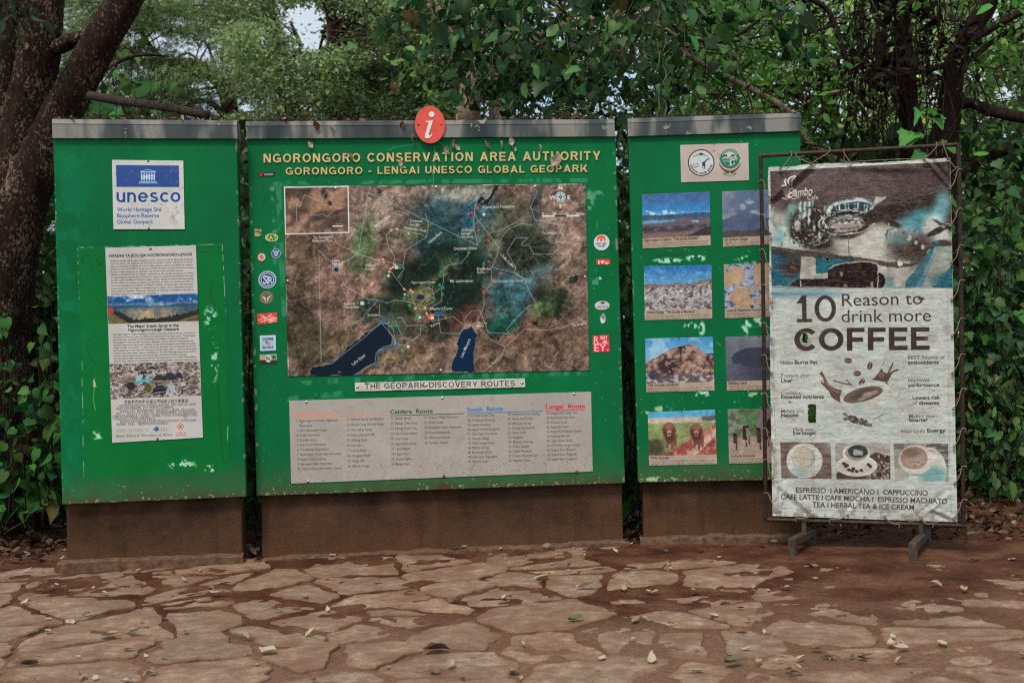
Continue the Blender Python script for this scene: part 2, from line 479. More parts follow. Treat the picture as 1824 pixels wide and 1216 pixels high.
class Canvas:
    def __init__(s, quad, W, H, col=(200, 200, 200)):
        s.quad = quad; s.W = W; s.H = H
        s.M = homog(quad, [(0, 0), (W - 1, 0), (W - 1, H - 1), (0, H - 1)])
        s.Mi = np.linalg.inv(s.M)
        gx, gy = np.meshgrid(np.arange(W, dtype=float), np.arange(H, dtype=float))
        s.X, s.Y = hmap(s.Mi, gx, gy)
        s.U = gx / (W - 1); s.Vv = gy / (H - 1)
        s.a = np.empty((H, W, 3)); s.a[:] = col
        s.hole = np.zeros((H, W), bool)
    def blend(s, mask, col, sl=None):
        A = s.a if sl is None else s.a[sl]
        A += (np.asarray(col, float) - A) * mask[..., None]
    def tris(s, pts, T, col, alpha=1.0, S=4, mask_only=False):
        x, y = hmap(s.M, pts[:, 0], pts[:, 1])
        x0 = max(int(np.floor(x.min())) - 1, 0); x1 = min(int(np.ceil(x.max())) + 2, s.W)
        y0 = max(int(np.floor(y.min())) - 1, 0); y1 = min(int(np.ceil(y.max())) + 2, s.H)
        if x1 <= x0 or y1 <= y0: return
        w, h = (x1 - x0) * S, (y1 - y0) * S
        x = (x - x0 + .5) * S; y = (y - y0 + .5) * S
        E = np.vstack([T[:, [0, 1]], T[:, [1, 2]], T[:, [2, 0]]])
        ax, ay, bx, by = x[E[:, 0]], y[E[:, 0]], x[E[:, 1]], y[E[:, 1]]
        sg = np.where(by > ay, 1, -1)
        lo = np.minimum(ay, by); hi = np.maximum(ay, by)
        r0 = np.clip(np.ceil(lo - .5), 0, h).astype(int); r1 = np.clip(np.ceil(hi - .5), 0, h).astype(int)
        n = r1 - r0; k = n > 0
        idx = np.repeat(np.nonzero(k)[0], n[k])
        off = np.arange(len(idx)) - np.repeat(np.cumsum(n[k]) - n[k], n[k])
        row = r0[idx] + off
        t = (row + .5 - ay[idx]) / (by[idx] - ay[idx])
        cx = np.clip(np.ceil(ax[idx] + t * (bx[idx] - ax[idx]) - .5), 0, w).astype(int)
        W = np.zeros((h, w + 1), np.int32); np.add.at(W, (row, cx), sg[idx])
        m = (np.cumsum(W, 1)[:, :w] != 0).astype(float).reshape(h // S, S, w // S, S).mean((1, 3)) * alpha
        if mask_only:
            full = np.zeros((s.H, s.W)); full[y0:y1, x0:x1] = m; return full
        s.blend(m, col, (slice(y0, y1), slice(x0, x1)))
    def poly(s, pts, col, alpha=1.0, mask_only=False):
        pts = np.asarray(pts, float); n = len(pts)
        T = np.array([(0, i, i + 1) for i in range(1, n - 1)])
        return s.tris(pts, T, col, alpha, mask_only=mask_only)
    def text(s, st, p0, p1=None, cap=10, col=(0, 0, 0), bold=0.0, alpha=1.0, **kw):
        pts, T = layout(st, p0, p1, cap, bold, **kw); s.tris(pts, T, col, alpha)
    def head(s, st, p0, p1, cap, col, t=.205, track=.16, gap=.42, alpha=1.0):
        for pts, T in head(st, p0, p1, cap, t, track, gap): s.tris(pts, T, col, alpha)
    def line(s, pts, w, col, alpha=1.0, closed=False):
        pts = np.asarray(pts, float)
        if closed: pts = np.vstack([pts, pts[:1]])
        px = s.quad_px()
        aa = .6 * px
        m = np.zeros((s.H, s.W))
        for (x0, y0), (x1, y1) in zip(pts[:-1], pts[1:]):
            cx, cy = hmap(s.M, np.array([x0, x1]), np.array([y0, y1])); pad = int(w / px) + 3
            a, b = max(int(cx.min()) - pad, 0), min(int(cx.max()) + pad + 1, s.W)
            c, d = max(int(cy.min()) - pad, 0), min(int(cy.max()) + pad + 1, s.H)
            if b <= a or d <= c: continue
            X = s.X[c:d, a:b]; Y = s.Y[c:d, a:b]
            dx, dy = x1 - x0, y1 - y0; L = dx * dx + dy * dy + 1e-9
            t = np.clip(((X - x0) * dx + (Y - y0) * dy) / L, 0, 1)
            D = np.hypot(X - x0 - t * dx, Y - y0 - t * dy)
            m[c:d, a:b] = np.maximum(m[c:d, a:b], np.clip((w / 2 + aa / 2 - D) / aa, 0, 1))
        s.blend(m * alpha, col)
    def quad_px(s):
        q = np.array(s.quad, float); return np.linalg.norm(q[1] - q[0]) / s.W
    def ell(s, cx, cy, rx, ry, col, alpha=1.0, soft=None, ang=0, ring=None):
        a = R(ang); dx = s.X - cx; dy = s.Y - cy
        u = (dx * math.cos(a) + dy * math.sin(a)) / rx; v = (-dx * math.sin(a) + dy * math.cos(a)) / ry
        r = np.sqrt(u * u + v * v)
        aa = s.quad_px() / min(rx, ry) if soft is None else soft
        if ring is None: m = np.clip((1 - r) / aa + .5, 0, 1) if soft is None else sstep(1 + soft, 1 - soft, r)
        else: m = np.clip((ring / 2 / min(rx, ry) - np.abs(r - 1)) / aa + .5, 0, 1)
        s.blend(m * alpha, col)
        return m
    def fill(s, mask, col): s.blend(np.clip(mask, 0, 1), col)
    def n(s, scale, seed=0, oct=4, ax=1.0): return fbm(s.X, s.Y, scale, seed, oct, ax)
    def mottle(s, amt, scale, seed=0, oct=4, ax=1.0):
        s.a *= (1 + amt * (s.n(scale, seed, oct, ax) - .5) * 2)[..., None]
    def smudge(s, amt, scale, seed, oct=3, m=None):
        """break up drawn edges: look every point up a little way off"""
        k = 1 / s.quad_px()
        dx = (s.n(scale, seed, oct) - .5) * 2 * amt * k; dy = (s.n(scale, seed + 7, oct) - .5) * 2 * amt * k
        j, i = np.meshgrid(np.arange(s.W), np.arange(s.H))
        b = s.a[np.clip(np.rint(i + dy), 0, s.H - 1).astype(int), np.clip(np.rint(j + dx), 0, s.W - 1).astype(int)]
        s.a = b if m is None else s.a + (b - s.a) * m[..., None]
    def relief(s, scale, seed, amt, oct=5, m=None):
        """shade as if lit low from the upper left over fine relief"""
        h = s.n(scale, seed, oct); g = (h - np.roll(h, (2, 2), (0, 1))) * scale
        f = 1 + np.clip(g * amt, -.55, .6)
        s.a *= (f if m is None else 1 + (f - 1) * m)[..., None]
    def spots(s, n, seed, box, rmin, rmax, col, alpha=1.0):
        rs = np.random.default_rng(seed)
        for i in range(n):
            r = rs.uniform(rmin, rmax)
            s.ell(rs.uniform(box[0], box[2]), rs.uniform(box[1], box[3]), r * rs.uniform(.6, 1.6), r * rs.uniform(.6, 1.2), col, alpha, None, rs.uniform(0, 180))
    def build(s, name, plane, off, thick, mat, parent, warp=None, gain=None):
        W, H = s.W, s.H
        V = plane.hit(s.X.ravel(), s.Y.ravel(), off)
        if warp is not None: V = V + plane.n * warp(s).ravel()[:, None]
        C = lin(np.clip(s.a, 0, 255)).reshape(-1, 3) / (gain or GAIN)
        C = np.clip(C, 0.0015, .85)
        i = np.arange(W * H).reshape(H, W)
        Q = np.stack([i[:-1, :-1], i[1:, :-1], i[1:, 1:], i[:-1, 1:]], -1).reshape(-1, 4)
        hole = s.hole[:-1, :-1] | s.hole[1:, 1:]
        Q = Q[~hole.ravel()]
        if thick:
            loop = np.concatenate([i[0, :-1], i[:-1, -1], i[-1, :0:-1], i[:0:-1, 0]])
            nb = len(loop); b = W * H + np.arange(nb)
            V = np.vstack([V, V[loop] - plane.n * thick]); C = np.vstack([C, C[loop] * .8])
            side = np.stack([loop, np.roll(loop, -1), np.roll(b, -1), b], -1)
            # back closed by a strip between opposite borders of the loop
            h = nb // 2
            back = [(b[k], b[k + 1], b[nb - 2 - k], b[nb - 1 - k]) for k in range(h - 1)]
            Q = np.vstack([Q, side, np.array(back)])
        return add_mesh(name, V, Q, mat, parent, C)

def px_solid(name, outlines, plane, off, thick, mat, parent, bev=0):
    """flat solids cut to outlines given in photo pixels, standing proud of a plane"""
    mb = MB()
    for pts in outlines:
        pts = np.asarray(pts, float)
        a = plane.hit(pts[:, 0], pts[:, 1], off + thick); b = a - plane.n * thick
        n = len(pts)
        mb.add(np.vstack([a, b]), [tuple(range(n)), tuple(range(2 * n - 1, n - 1, -1))] + [(i, n + i, n + (i + 1) % n, (i + 1) % n) for i in range(n)])
    return mb.build(name, mat, parent, bevel=bev)

def letters(name, lines, plane, off, thick, mat, parent):
    """raised lettering: front faces, backs and sides"""
    VV = []; FF = []; n = 0
    for pts, T in lines:
        a = plane.hit(pts[:, 0], pts[:, 1], off + thick); b = a - plane.n * thick; k = len(pts)
        VV += [a, b]
        cnt = {}
        for t in T:
            for e in ((t[0], t[1]), (t[1], t[2]), (t[2], t[0])):
                cnt[e] = cnt.get(e, 0) + 1
        FF += [tuple(int(i) + n for i in t) for t in T]
        FF += [(int(i) + n, int(i) + n + k, int(j) + n + k, int(j) + n) for (i, j) in cnt if (j, i) not in cnt]
        n += 2 * k
    return add_mesh(name, np.vstack(VV), FF, mat, parent)

# one shared bolt head
def bolt_mesh(mat):
    bm = bmesh.new()
    bmesh.ops.create_uvsphere(bm, u_segments=12, v_segments=8, radius=1)
    bmesh.ops.delete(bm, geom=[v for v in bm.verts if v.co.z < -.05], context='VERTS')
    for v in bm.verts: v.co.z *= .6
    bmesh.ops.create_cone(bm, cap_ends=True, segments=14, radius1=1.35, radius2=1.3, depth=.16)
    me = bpy.data.meshes.new('bolt'); bm.to_mesh(me); bm.free(); me.materials.append(mat)
    me.polygons.foreach_set('use_smooth', np.ones(len(me.polygons), bool))
    return me
ME_BOLT, ME_BOLTR = bolt_mesh(M_BOLT), bolt_mesh(M_BOLTR)
def bolt(px, py, plane, off, parent, rusty=False, r=.0075):
    o = bpy.data.objects.new('bolt', ME_BOLTR if rusty else ME_BOLT)
    p = plane.hit(px, py, off)
    q = Vector(plane.n).to_track_quat('Z', 'Y').to_matrix().to_4x4()
    COL.objects.link(o)
    o.parent = parent; o.matrix_parent_inverse = parent.matrix_world.inverted()
    o.matrix_basis = Matrix.Translation(Vector(p)) @ q @ Matrix.Scale(r, 4)
    if rusty: o['label'] = 'rusty bolt'
    return o

# ================================================================== GROUND AND PAVING
def dirt_h(x, y):
    h = .0035 + (fbm(x, y, .8, 20, 4) - .5) * .022 + (fbm(x, y, .18, 25, 4) - .5) * .022 + (fbm(x, y, .05, 29, 2) - .5) * .008
    h = h + .012 * sstep(-.5, 3.2, x) * sstep(4.9, 6.4, y) + .003 * sstep(6.3, 7.2, y)
    return h * sstep(-7, -5, x) * sstep(9, 6, x)
def make_ground():
    xs = np.concatenate([[-160, -80, -40, -20, -12, -8, -6], np.arange(-4.9, 4.9, .024), [6, 8, 12, 20, 40, 80, 160]])
    ys = np.concatenate([[-60, -20, -5, 1, 3], np.arange(3.9, 8.2, .02), np.arange(8.2, 13, .12), [15, 18, 24, 40, 80, 200]])
    X, Y = np.meshgrid(xs, ys)
    Z = dirt_h(X, Y)
    i = np.arange(X.size).reshape(X.shape)
    Q = np.stack([i[:-1, :-1], i[:-1, 1:], i[1:, 1:], i[1:, :-1]], -1).reshape(-1, 4)
    m, nt, b = new_mat('red_brown_dirt')
    v = coords(nt)
    n1 = noise(nt, 3, 6, v, .6); n2 = noise(nt, 38, 8, v, .8); n3 = noise(nt, 110, 4, v, .7)
    c = ramp(nt, n1, [(.36, (.052, .018, .009)), (.48, (.088, .034, .0175)), (.62, (.140, .070, .042))])
    c = mixc(nt, .7, c, ramp(nt, n2, [(.36, (.42, .36, .33)), (.62, (1.3, 1.25, 1.2))]), 'MULTIPLY')
    c = mixc(nt, ramp(nt, n3, [(.63, (0, 0, 0)), (.70, (.7, .7, .7))]), c, (.24, .165, .11))
    sx = N(nt, 'ShaderNodeSeparateXYZ'); nt.links.new(v, sx.inputs[0])     # trodden dust is paler than the loose red earth at the back
    mr = N(nt, 'ShaderNodeMapRange'); mr.inputs[1].default_value = 4.6; mr.inputs[2].default_value = 6.0; mr.inputs[3].default_value = .66; mr.inputs[4].default_value = .0; nt.links.new(sx.outputs[1], mr.inputs[0])
    ad = N(nt, 'ShaderNodeMath', operation='MULTIPLY_ADD'); ad.inputs[1].default_value = .9; nt.links.new(noise(nt, 2.2, 5, v, .6), ad.inputs[0]); nt.links.new(mr.outputs[0], ad.inputs[2])
    c = mixc(nt, ramp(nt, ad.outputs[0], [(.50, (0, 0, 0)), (.98, (.85, .85, .85))]), c, mixc(nt, .8, (.215, .130, .083), ramp(nt, n2, [(.36, (.55, .52, .50)), (.62, (1.2, 1.18, 1.15))]), 'MULTIPLY'))
    nt.links.new(c, b.inputs['Base Color']); b.inputs['Roughness'].default_value = .95
    b.inputs['Specular IOR Level'].default_value = .15
    bump(nt, b, n2, .8, .02)
    o = add_mesh('ground', np.stack([X, Y, Z], -1).reshape(-1, 3), Q, m, smooth=True)
    tag(o, kind='structure')
make_ground()

def clip_poly(poly, nx, ny, c):
    out = []
    for k in range(len(poly)):
        a, b = poly[k], poly[(k + 1) % len(poly)]
        da, db = a[0] * nx + a[1] * ny - c, b[0] * nx + b[1] * ny - c
        if da <= 0: out.append(a)
        if da * db < 0:
            t = da / (da - db); out.append((a[0] + t * (b[0] - a[0]), a[1] + t * (b[1] - a[1])))
    return out
def make_paving():
    rs = np.random.default_rng(12)
    sites = []
    y = 3.3; row = 0
    while y < 7.9:   # rows of irregular slabs
        x = -5.2 + (.35 if row % 2 else 0)
        while x < 5.3:
            sites.append((x + rs.uniform(-.30, .30), y + rs.uniform(-.14, .14)))
            x += rs.uniform(.32, .95)
        y += .285; row += 1
    S = np.array(sites)
    mb = MB()
    for k, (sx, sy) in enumerate(S):
        p = sy > (7.32 if sx < .8 else 6.95)
        if p: continue
        if rs.random() < sstep(.6, 3.6, sx) * sstep(4.9, 6.3, sy) * .75: continue
        poly = [(sx - 1.1, sy - .8), (sx + 1.1, sy - .8), (sx + 1.1, sy + .8), (sx - 1.1, sy + .8)]
        D = np.hypot(S[:, 0] - sx, S[:, 1] - sy)
        for j in np.argsort(D)[1:16]:
            nx, ny = S[j] - S[k]; L = math.hypot(nx, ny)
            poly = clip_poly(poly, nx / L, ny / L, (nx * (sx + S[j][0]) + ny * (sy + S[j][1])) / 2 / L - rs.uniform(.006, .040))
            if len(poly) < 3: break
        if len(poly) < 3: continue
        pts = []
        for a, b in zip(poly, poly[1:] + poly[:1]):
            L = math.hypot(b[0] - a[0], b[1] - a[1]); n = max(int(L / .03), 1)
            pts += [(a[0] + (b[0] - a[0]) * t / n, a[1] + (b[1] - a[1]) * t / n) for t in range(n)]
        pts = np.array(pts); c = pts.mean(0); d = pts - c
        # round the corners, roughen the edge
        for _ in range(1): pts = (np.roll(pts, 1, 0) + 2 * pts + np.roll(pts, -1, 0)) / 4
        d = pts - c
        r = np.linalg.norm(d, axis=1)[:, None]
        jag = (fbm(pts[:, 0], pts[:, 1], .16, 31, 4) - .5) * .13 + (fbm(pts[:, 0], pts[:, 1], .045, 36, 2) - .5) * .03
        d = d * (1 + (jag[:, None]) / np.maximum(r, .1))
        tx, ty = rs.normal(0, .009, 2); top = rs.uniform(.002, .011)
        rings = [(1.0, -.03), (1.0, -.006), (.975, 0), (.9, 0), (.78, 0), (.6, 0), (.4, 0), (.2, 0)]
        n = len(d); V = []
        for f, dz in rings:
            q = d * f
            z = top + dz + q[:, 0] * tx + q[:, 1] * ty
            g = c + q
            lay = fbm(g[:, 0], g[:, 1], .3, 40, 4, 1.4)
            z = z + (lay - .5) * .012 + np.round(lay * 9) / 9 * .006 + (fbm(g[:, 0], g[:, 1], .05, 44, 2) - .5) * .004
            V.append(np.column_stack([g, z]))
        V.append([[c[0], c[1], top + .002]])
        m = len(rings)
        Fs = [(i * n + j, i * n + (j + 1) % n, (i + 1) * n + (j + 1) % n, (i + 1) * n + j) for i in range(m - 1) for j in range(n)]
        Fs += [((m - 1) * n + j, (m - 1) * n + (j + 1) % n, m * n) for j in range(n)]
        t = rs.uniform(.90, 1.10)
        w = rs.uniform(-.03, .03)
        base_c = np.array((t * (1 + w), t, t * (1 - w)))
        edge = np.repeat(np.array([(.78, .68, .60)] * 2 + [(.85, .77, .70), (.95, .91, .88)] + [(1, 1, 1)] * 4), n, 0)   # soil rubbed into the rims
        nv = np.vstack(V); ew = fbm(nv[:, 0], nv[:, 1], .12, 48, 3)[:-1, None]; edge = 1 - (1 - edge) * np.clip(ew * 2.0, 0, 1)
        mb.add(nv, Fs); mb.c[-1][:] = base_c; mb.c[-1][:-1] *= edge
    m, nt, b = new_mat('tan_flagstone')
    a = N(nt, 'ShaderNodeVertexColor', layer_name='Col')
    v = coords(nt); v2 = coords(nt, 'Object', (.8, 1.0, 1))
    n1 = noise(nt, 4, 7, v, .68); n2 = noise(nt, 17, 9, v2, .80); n4 = noise(nt, 90, 5, v, .7)
    c = ramp(nt, n2, [(.37, (.165, .110, .074)), (.5, (.245, .174, .121)), (.62, (.36, .276, .206))])
    c = mixc(nt, 1, c, a.outputs[0], 'MULTIPLY')
    # red dust lying on the stones
    mm = N(nt, 'ShaderNodeMath', operation='MULTIPLY_ADD'); mm.inputs[1].default_value = .35
    nt.links.new(n4, mm.inputs[0]); nt.links.new(n1, mm.inputs[2])
    c = mixc(nt, ramp(nt, mm.outputs[0], [(.54, (0, 0, 0)), (.80, (.9, .9, .9))]), c, (.150, .083, .052))
    nt.links.new(c, b.inputs['Base Color']); b.inputs['Roughness'].default_value = .85
    b.inputs['Specular IOR Level'].default_value = .25
    bump(nt, b, n2, .6, .010)
    o = mb.build('stone_paving', m, cols=True)
    tag(o, kind='structure')
make_paving()

# ================================================================== THE THREE GREEN BOARDS
PL = Plane((94, 550, 7.04), (430, 550, 7.17))
PM = Plane((447, 550, 7.29), (1103, 537, 7.445))
PR = Plane((1118, 530, 7.48), (1425, 527, 7.415))
G1 = (2, 92, 50); G2 = (2, 99, 36)

def q3(q, n=8):
    q = [np.array(p, float) for p in q]
    return np.array(q)
def board_box(name, quad, plane, off, thick, mat, parent, bevel=.002):
    a = plane.hit(np.array(quad, float)[:, 0], np.array(quad, float)[:, 1], off)
    mb = MB(); mb.hexa(a, a - plane.n * thick)
    return mb.build(name, mat, parent, bevel=bevel)
def base_parts(t, plane, pq, fq):
    board_box('plinth', pq, plane, -.05, .22, M_PLINTH, t, .004)
    # low concrete footing with a worn, uneven top edge
    mb = MB(); n = 60
    fq = np.array(fq, float); top = []
    for i in range(n + 1):
        u = i / n; p = fq[0] + (fq[1] - fq[0]) * u; w = plane.hit(p[0], p[1], .0)
        h = w[2] + (fbm(w[0], 1.0, .12, 9, 4) - .5) * .028
        top.append((w[0], w[1], h))
    top = np.array(top); V = []
    for off, dz, k in ((.035, None, 0), (.03, -.006, 1), (.012, 0, 2), (-.06, .004, 3)):
        q = top + plane.n * off
        if dz is None: q = q.copy(); q[:, 2] = -.05
        else: q = q.copy(); q[:, 2] += dz
        V.append(q)
    V = np.vstack(V)
    Fs = [(r * (n + 1) + i, r * (n + 1) + i + 1, (r + 1) * (n + 1) + i + 1, (r + 1) * (n + 1) + i) for r in range(3) for i in range(n)]
    Fs += [(0, n + 1, 2 * n + 2, 3 * n + 3), (n, 4 * n + 3, 3 * n + 2, 2 * n + 1)]
    mb.add(V, Fs); mb.build('footing', M_FOOTING, t)
def cap_part(t, plane, quad):
    q = np.array(quad, float)
    f = plane.hit(q[:, 0], q[:, 1], .022)
    up = np.array([0, 0, 1.0])
    lip = .030
    mb = MB()
    n = plane.n
    # section: front face, slightly leaning upper lip, flat top, back
    tl, tr, br, bl = f
    hb = lambda a, dz, dn: a + up * dz + n * dn
    sec = lambda top, bot: [bot, hb(top, -lip, 0.0), hb(top, -lip + .001, .003), hb(top, 0, -.004), hb(top, .004, -.02), hb(top, .004, -.175), hb(bot, 0, -.175)]
    A, B = np.array(sec(tl, bl)), np.array(sec(tr, br)); k = len(A)
    mb.add(np.vstack([A, B]), [(i, (i + 1) % k, k + (i + 1) % k, k + i) for i in range(k)] + [tuple(range(k - 1, -1, -1)), tuple(range(k, 2 * k))])
    return mb.build('metal_cap', M_CAP, t)

def paint_green(c, seed, chips):
    c.a[:] = G1
    m = c.n(160, seed, 4)[..., None]
    c.a[:] = np.array((2, 84, 48)) * (1 - m) + np.array((3, 102, 52)) * m
    st = fbm(c.X, c.Y, 40, seed + 5, 4, .18)            # faint vertical runs
    c.a *= (1 + (st - .5) * .16)[..., None]
    # dust thrown up from the ground on the lowest part
    d = sstep(.86, 1.0, c.Vv + (c.n(30, seed + 2) - .5) * .05)
    c.fill(d * .62, (74, 84, 50))
    d2 = sstep(.965, 1.0, c.Vv + (c.n(14, seed + 3) - .5) * .05)
    c.fill(d2 * .5, (70, 58, 40))
    for (x0, y0, x1, y1, n, r, colr) in chips:
        c.spots(n, seed + int(x0), (x0, y0, x1, y1), .35, r, colr, .85)
    # chipped lower edge
    e = (c.n(5, seed + 8, 3) > .69) & (c.Vv > .990 + .012 * (c.n(40, seed + 12, 2) - .5))
    c.fill(e * .75, (140, 134, 112))
    e = (c.n(7, seed + 9, 3) > .70) & ((c.U < .008) | (c.U > .992))
    c.fill(e * .8, (120, 125, 105))

def flake(c, x, y, w, h, seed, col=(150, 190, 165), thr=.56):
    """paint flaked away in a patch"""
    m = sstep(thr, thr + .05, fbm(c.X, c.Y, 7, seed, 4) - .0) * sstep(1.0, .5, np.hypot((c.X - x) / w, (c.Y - y) / h))
    c.fill(m, col)
def scrawl(c, pts, w=.8, col=(30, 45, 20), a=.8):
    c.line(pts, w, col, a)

# ---------------- left board
def left_board():
    fp = PL.hit(275, 985, 0)
    t = thing('information_board', 'narrow left green board with white heritage plaque above tall paper poster', 'information board', (fp[0], fp[1], 0), 'green information boards in a row')
    base_parts(t, PL, [(118, 880), (430, 868), (432, 996), (120, 1004)], [(103, 1000), (433, 986)])
    c = Canvas([(95, 240), (421, 241), (438, 884), (111, 898)], 330, 640)
    paint_green(c, 1, [(120, 860, 436, 880, 22, 1.0, (150, 165, 140)), (120, 480, 410, 850, 40, .8, (110, 150, 110)), (340, 560, 400, 700, 25, 1.2, (140, 185, 160))])
    # older, yellower repainted inner rectangle
    q = [(138, 441), (396, 435), (409, 838), (150, 850)]
    m = c.poly(q, G2, .75, mask_only=True)
    m = m * sstep(0, 1, 1.0 + 0 * m)
    c.fill(m * .8, G2)
    c.fill(sstep(.5, .62, c.n(26, 14, 4)) * sstep(50, 0, np.abs(c.X - 125)) * .35, (5, 118, 86))
    br = sstep(.42, .6, c.n(9, 15, 3))
    for a, b in (((138, 441), (396, 435)), ((138, 441), (142, 560)), ((396, 435), (402, 560)), ((146, 640), (149, 850))):
        k = np.zeros((c.H, c.W)); old = c.a.copy(); c.line([a, b], 1.0, (140, 158, 130)); new = c.a.copy()
        c.a[:] = old + (new - old) * br[..., None]
    # ghost of a round emblem behind the plaque
    c.ell(268, 338, 66, 66, (3, 112, 62), .45, None, 0, 1.2); c.ell(268, 338, 65, 65, (2, 106, 58), .25)
    flake(c, 375, 565, 16, 26, 31, (120, 180, 150), .55); flake(c, 382, 640, 10, 50, 33, (130, 180, 150), .6)
    flake(c, 325, 828, 30, 14, 34, (150, 185, 160), .6); flake(c, 375, 834, 16, 8, 35, (170, 190, 170), .52); flake(c, 172, 775, 16, 10, 36, (150, 190, 150), .55)
    flake(c, 170, 690, 8, 26, 39, (160, 165, 130), .55)
    for p in ([(150, 470), (146, 460), (150, 453), (158, 456), (164, 478)], [(172, 460), (176, 472), (186, 466)], [(158, 603), (154, 615), (160, 635), (172, 649)],
              [(172, 465), (182, 470)], [(343, 445), (378, 453)], [(378, 500), (374, 530), (384, 545)], [(388, 680), (393, 760), (397, 820)], [(162, 660), (166, 690)],
              [(190, 655), (186, 672)], [(330, 795), (344, 800)], [(162, 520), (158, 530)], [(170, 530), (180, 542)], [(386, 560), (388, 580)]):
        scrawl(c, p, 1.0, (36, 40, 20), .75)
    scrawl(c, [(168, 690), (166, 712), (170, 730)], 1.2, (150, 160, 130), .6); scrawl(c, [(406, 760), (405, 784)], 1.4, (150, 190, 165), .7)
    c.build('panel', PL, 0, .11, M_PAINT, t)
    cap_part(t, PL, [(92.5, 212), (422, 215), (423, 247), (93.5, 246)])

    # white plaque
    c = Canvas([(199.5, 285), (326.5, 286.5), (329, 408.5), (202, 408.5)], 300, 290, (178, 182, 176))
    c.mottle(.05, 60, 3)
    c.poly([(206.5, 294), (318.5, 295), (319.5, 333.5), (207.5, 333)], (41, 71, 128))
    lb = (148, 184, 208)
    c.poly([(249.5, 305.5), (263.5, 301.5), (278, 305.5), (278, 307.2), (249.5, 307.2)], lb)
    c.poly([(254, 305), (263.5, 302.6), (273, 305), (273, 305.6), (254, 305.6)], (41, 71, 128))
    for k, x in enumerate((251, 255.6, 260.2, 264.8, 269.4, 274)):
        c.poly([(x, 308.2), (x + 2.2, 308.2), (x + 2.2, 322), (x, 322)], lb)
    c.text('UNESCO', (253, 318.5), (275, 318.5), 6.5, (214, 228, 236), .02)
    for k in range(3):
        c.line([(249 - k * 1.0, 323.4 + 1.5 * k), (278.4 + k * 1.0, 323.4 + 1.5 * k)], .9, lb)
    c.head('unesco', (207.5, 360.5), (321.5, 360), 17.8, (28, 66, 128), .24, .2)
    for k, s in enumerate(('World Heritage Site', 'Biosphere Reserve', 'Global Geopark')):
        c.text(s, (208.5, 377 + 10.8 * k), (208.5 + (79, 75, 64.5)[k], 376.6 + 10.8 * k), 7.2, (30, 70, 128), .012)
    st = sstep(.58, .66, c.n(9, 41, 4)) * sstep(30, 5, np.abs(c.Y - 378)) * sstep(290, 318, c.X)
    c.fill(st * .7, (140, 128, 112))
    c.fill(sstep(.72, .76, c.n(5, 44, 3)) * .35, (130, 120, 104))
    pq = c.build('heritage_plaque', PL, .006, .006, M_PRINT, t)
    for p in ((264, 287.5), (265, 407)): bolt(p[0], p[1], PL, .006, pq, True, .005)

    # tall poster
    c = Canvas([(187.5, 441.5), (349, 437), (361.5, 779), (200, 788.5)], 400, 850, (168, 170, 163))
    c.mottle(.05, 60, 5); ink = (62, 60, 58)
    def ln(x, y): return (187.5 + 12.5 * (y - 441) / 347 + (x - 187.5), y - (x - 187.5) * .022)
    def row(s, y, x0=196, w=148, cap=3.1, col=ink, bold=.012, al=.95):
        o = (y - 460) * .036
        c.text(s, (x0 + o, y), (x0 + o + w, y - w * .022), cap, col, bold, al)
    row('HIFADHI YA JIOLOJIA NGORONGORO-LENGAI', 458.5, 194, 148, 5, (40, 38, 38), .03)
    sw = ['Hifadhi ya Jiolojia Ngorongoro-Lengai ipo katika uwanda wa Afrika Mashariki, Kaskazini',
          'mwa Tanzania, ina ukubwa wa kilomita za mraba 12,000. Hifadhi hii ni eneo',
          'ikiwa na mamlaka ya hifadhi ya eneo la Ngorongoro ambayo na baadhi ya maeneo',
          'ambayo ni urithi wa UNESCO kama eneo la urithi wa Dunia. Ni eneo la kwanza la jiolojia',
          'Kusini mwa Jangwa la Sahara, na la pili kwa Afrika nzima.',
          'Hifadhi ya Jiolojia ina sifa za volkano, mabonde ya ufa, nyanda na miinuko ya milima',
          'ya Ngorongoro na maziwa ya chumvi na nyayo za wanyama na binadamu wa kale',
          'ya Ngorongoro na Mlima Ol Doinyo Lengai, maarufu duniani, ni volkano hai inayoendelea',
          'kutoka wakati wa maziwa ya Natron na Manyara na Eyasi, na maeneo ya urithi wa',
          'historia ya binadamu ya Laetoli, na Olduvai. Hifadhi ya Ngorongoro ina mandhari',
          'mazuri ya kuvutia kwa wageni na wanyama pori, ndege, mimea, utamaduni wa jamii',
          'mbali mbali ya Hadzabe, Wadatoga, Wairaqw na Wamasai, ya kipekee za kuvutia ya',
          'mandhari mazuri ya mazingira ya wanyama.']
    for k, s in enumerate(sw): row(s, 466.2 + 4.9 * k, 196, (147, 146, 147, 148, 130, 148, 147, 148, 147, 146, 146, 147, 80)[k], 2.9)
    # picture of the crater
    def pic(q, f):
        m = c.poly(q, (0, 0, 0), 1, mask_only=True); old = c.a.copy()
        H_ = homog(q, [(0, 0), (1, 0), (1, 1), (0, 1)]); u, v = hmap(H_, c.X, c.Y)
        f(u, v); c.a[:] = old + (c.a - old) * m[..., None]
    def crater(u, v):
        cl = fbm(u * 160, v * 40, 26, 4, 5, 1.6)
        c.a[:] = np.array((28, 72, 122)); c.fill(sstep(.48, .66, cl), (150, 176, 190)); c.fill(sstep(.2, .34, v) * .5, (96, 140, 165))
        far = sstep(.36, .40, v + .03 * np.sin(u * 9)); c.fill(far, (44, 72, 92))
        c.fill(sstep(.40, .52, v) * sstep(.5, .0, np.abs(u - .48)), (150, 138, 108)); c.fill(sstep(.45, .62, fbm(u * 160, v * 60, 22, 6, 4)) * sstep(.42, .5, v) * .7, (70, 84, 92))
        e1 = .30 + .62 * u + .9 * np.maximum(0, .18 - u) + (fbm(u * 200, v, 6, 8, 3) - .5) * .12
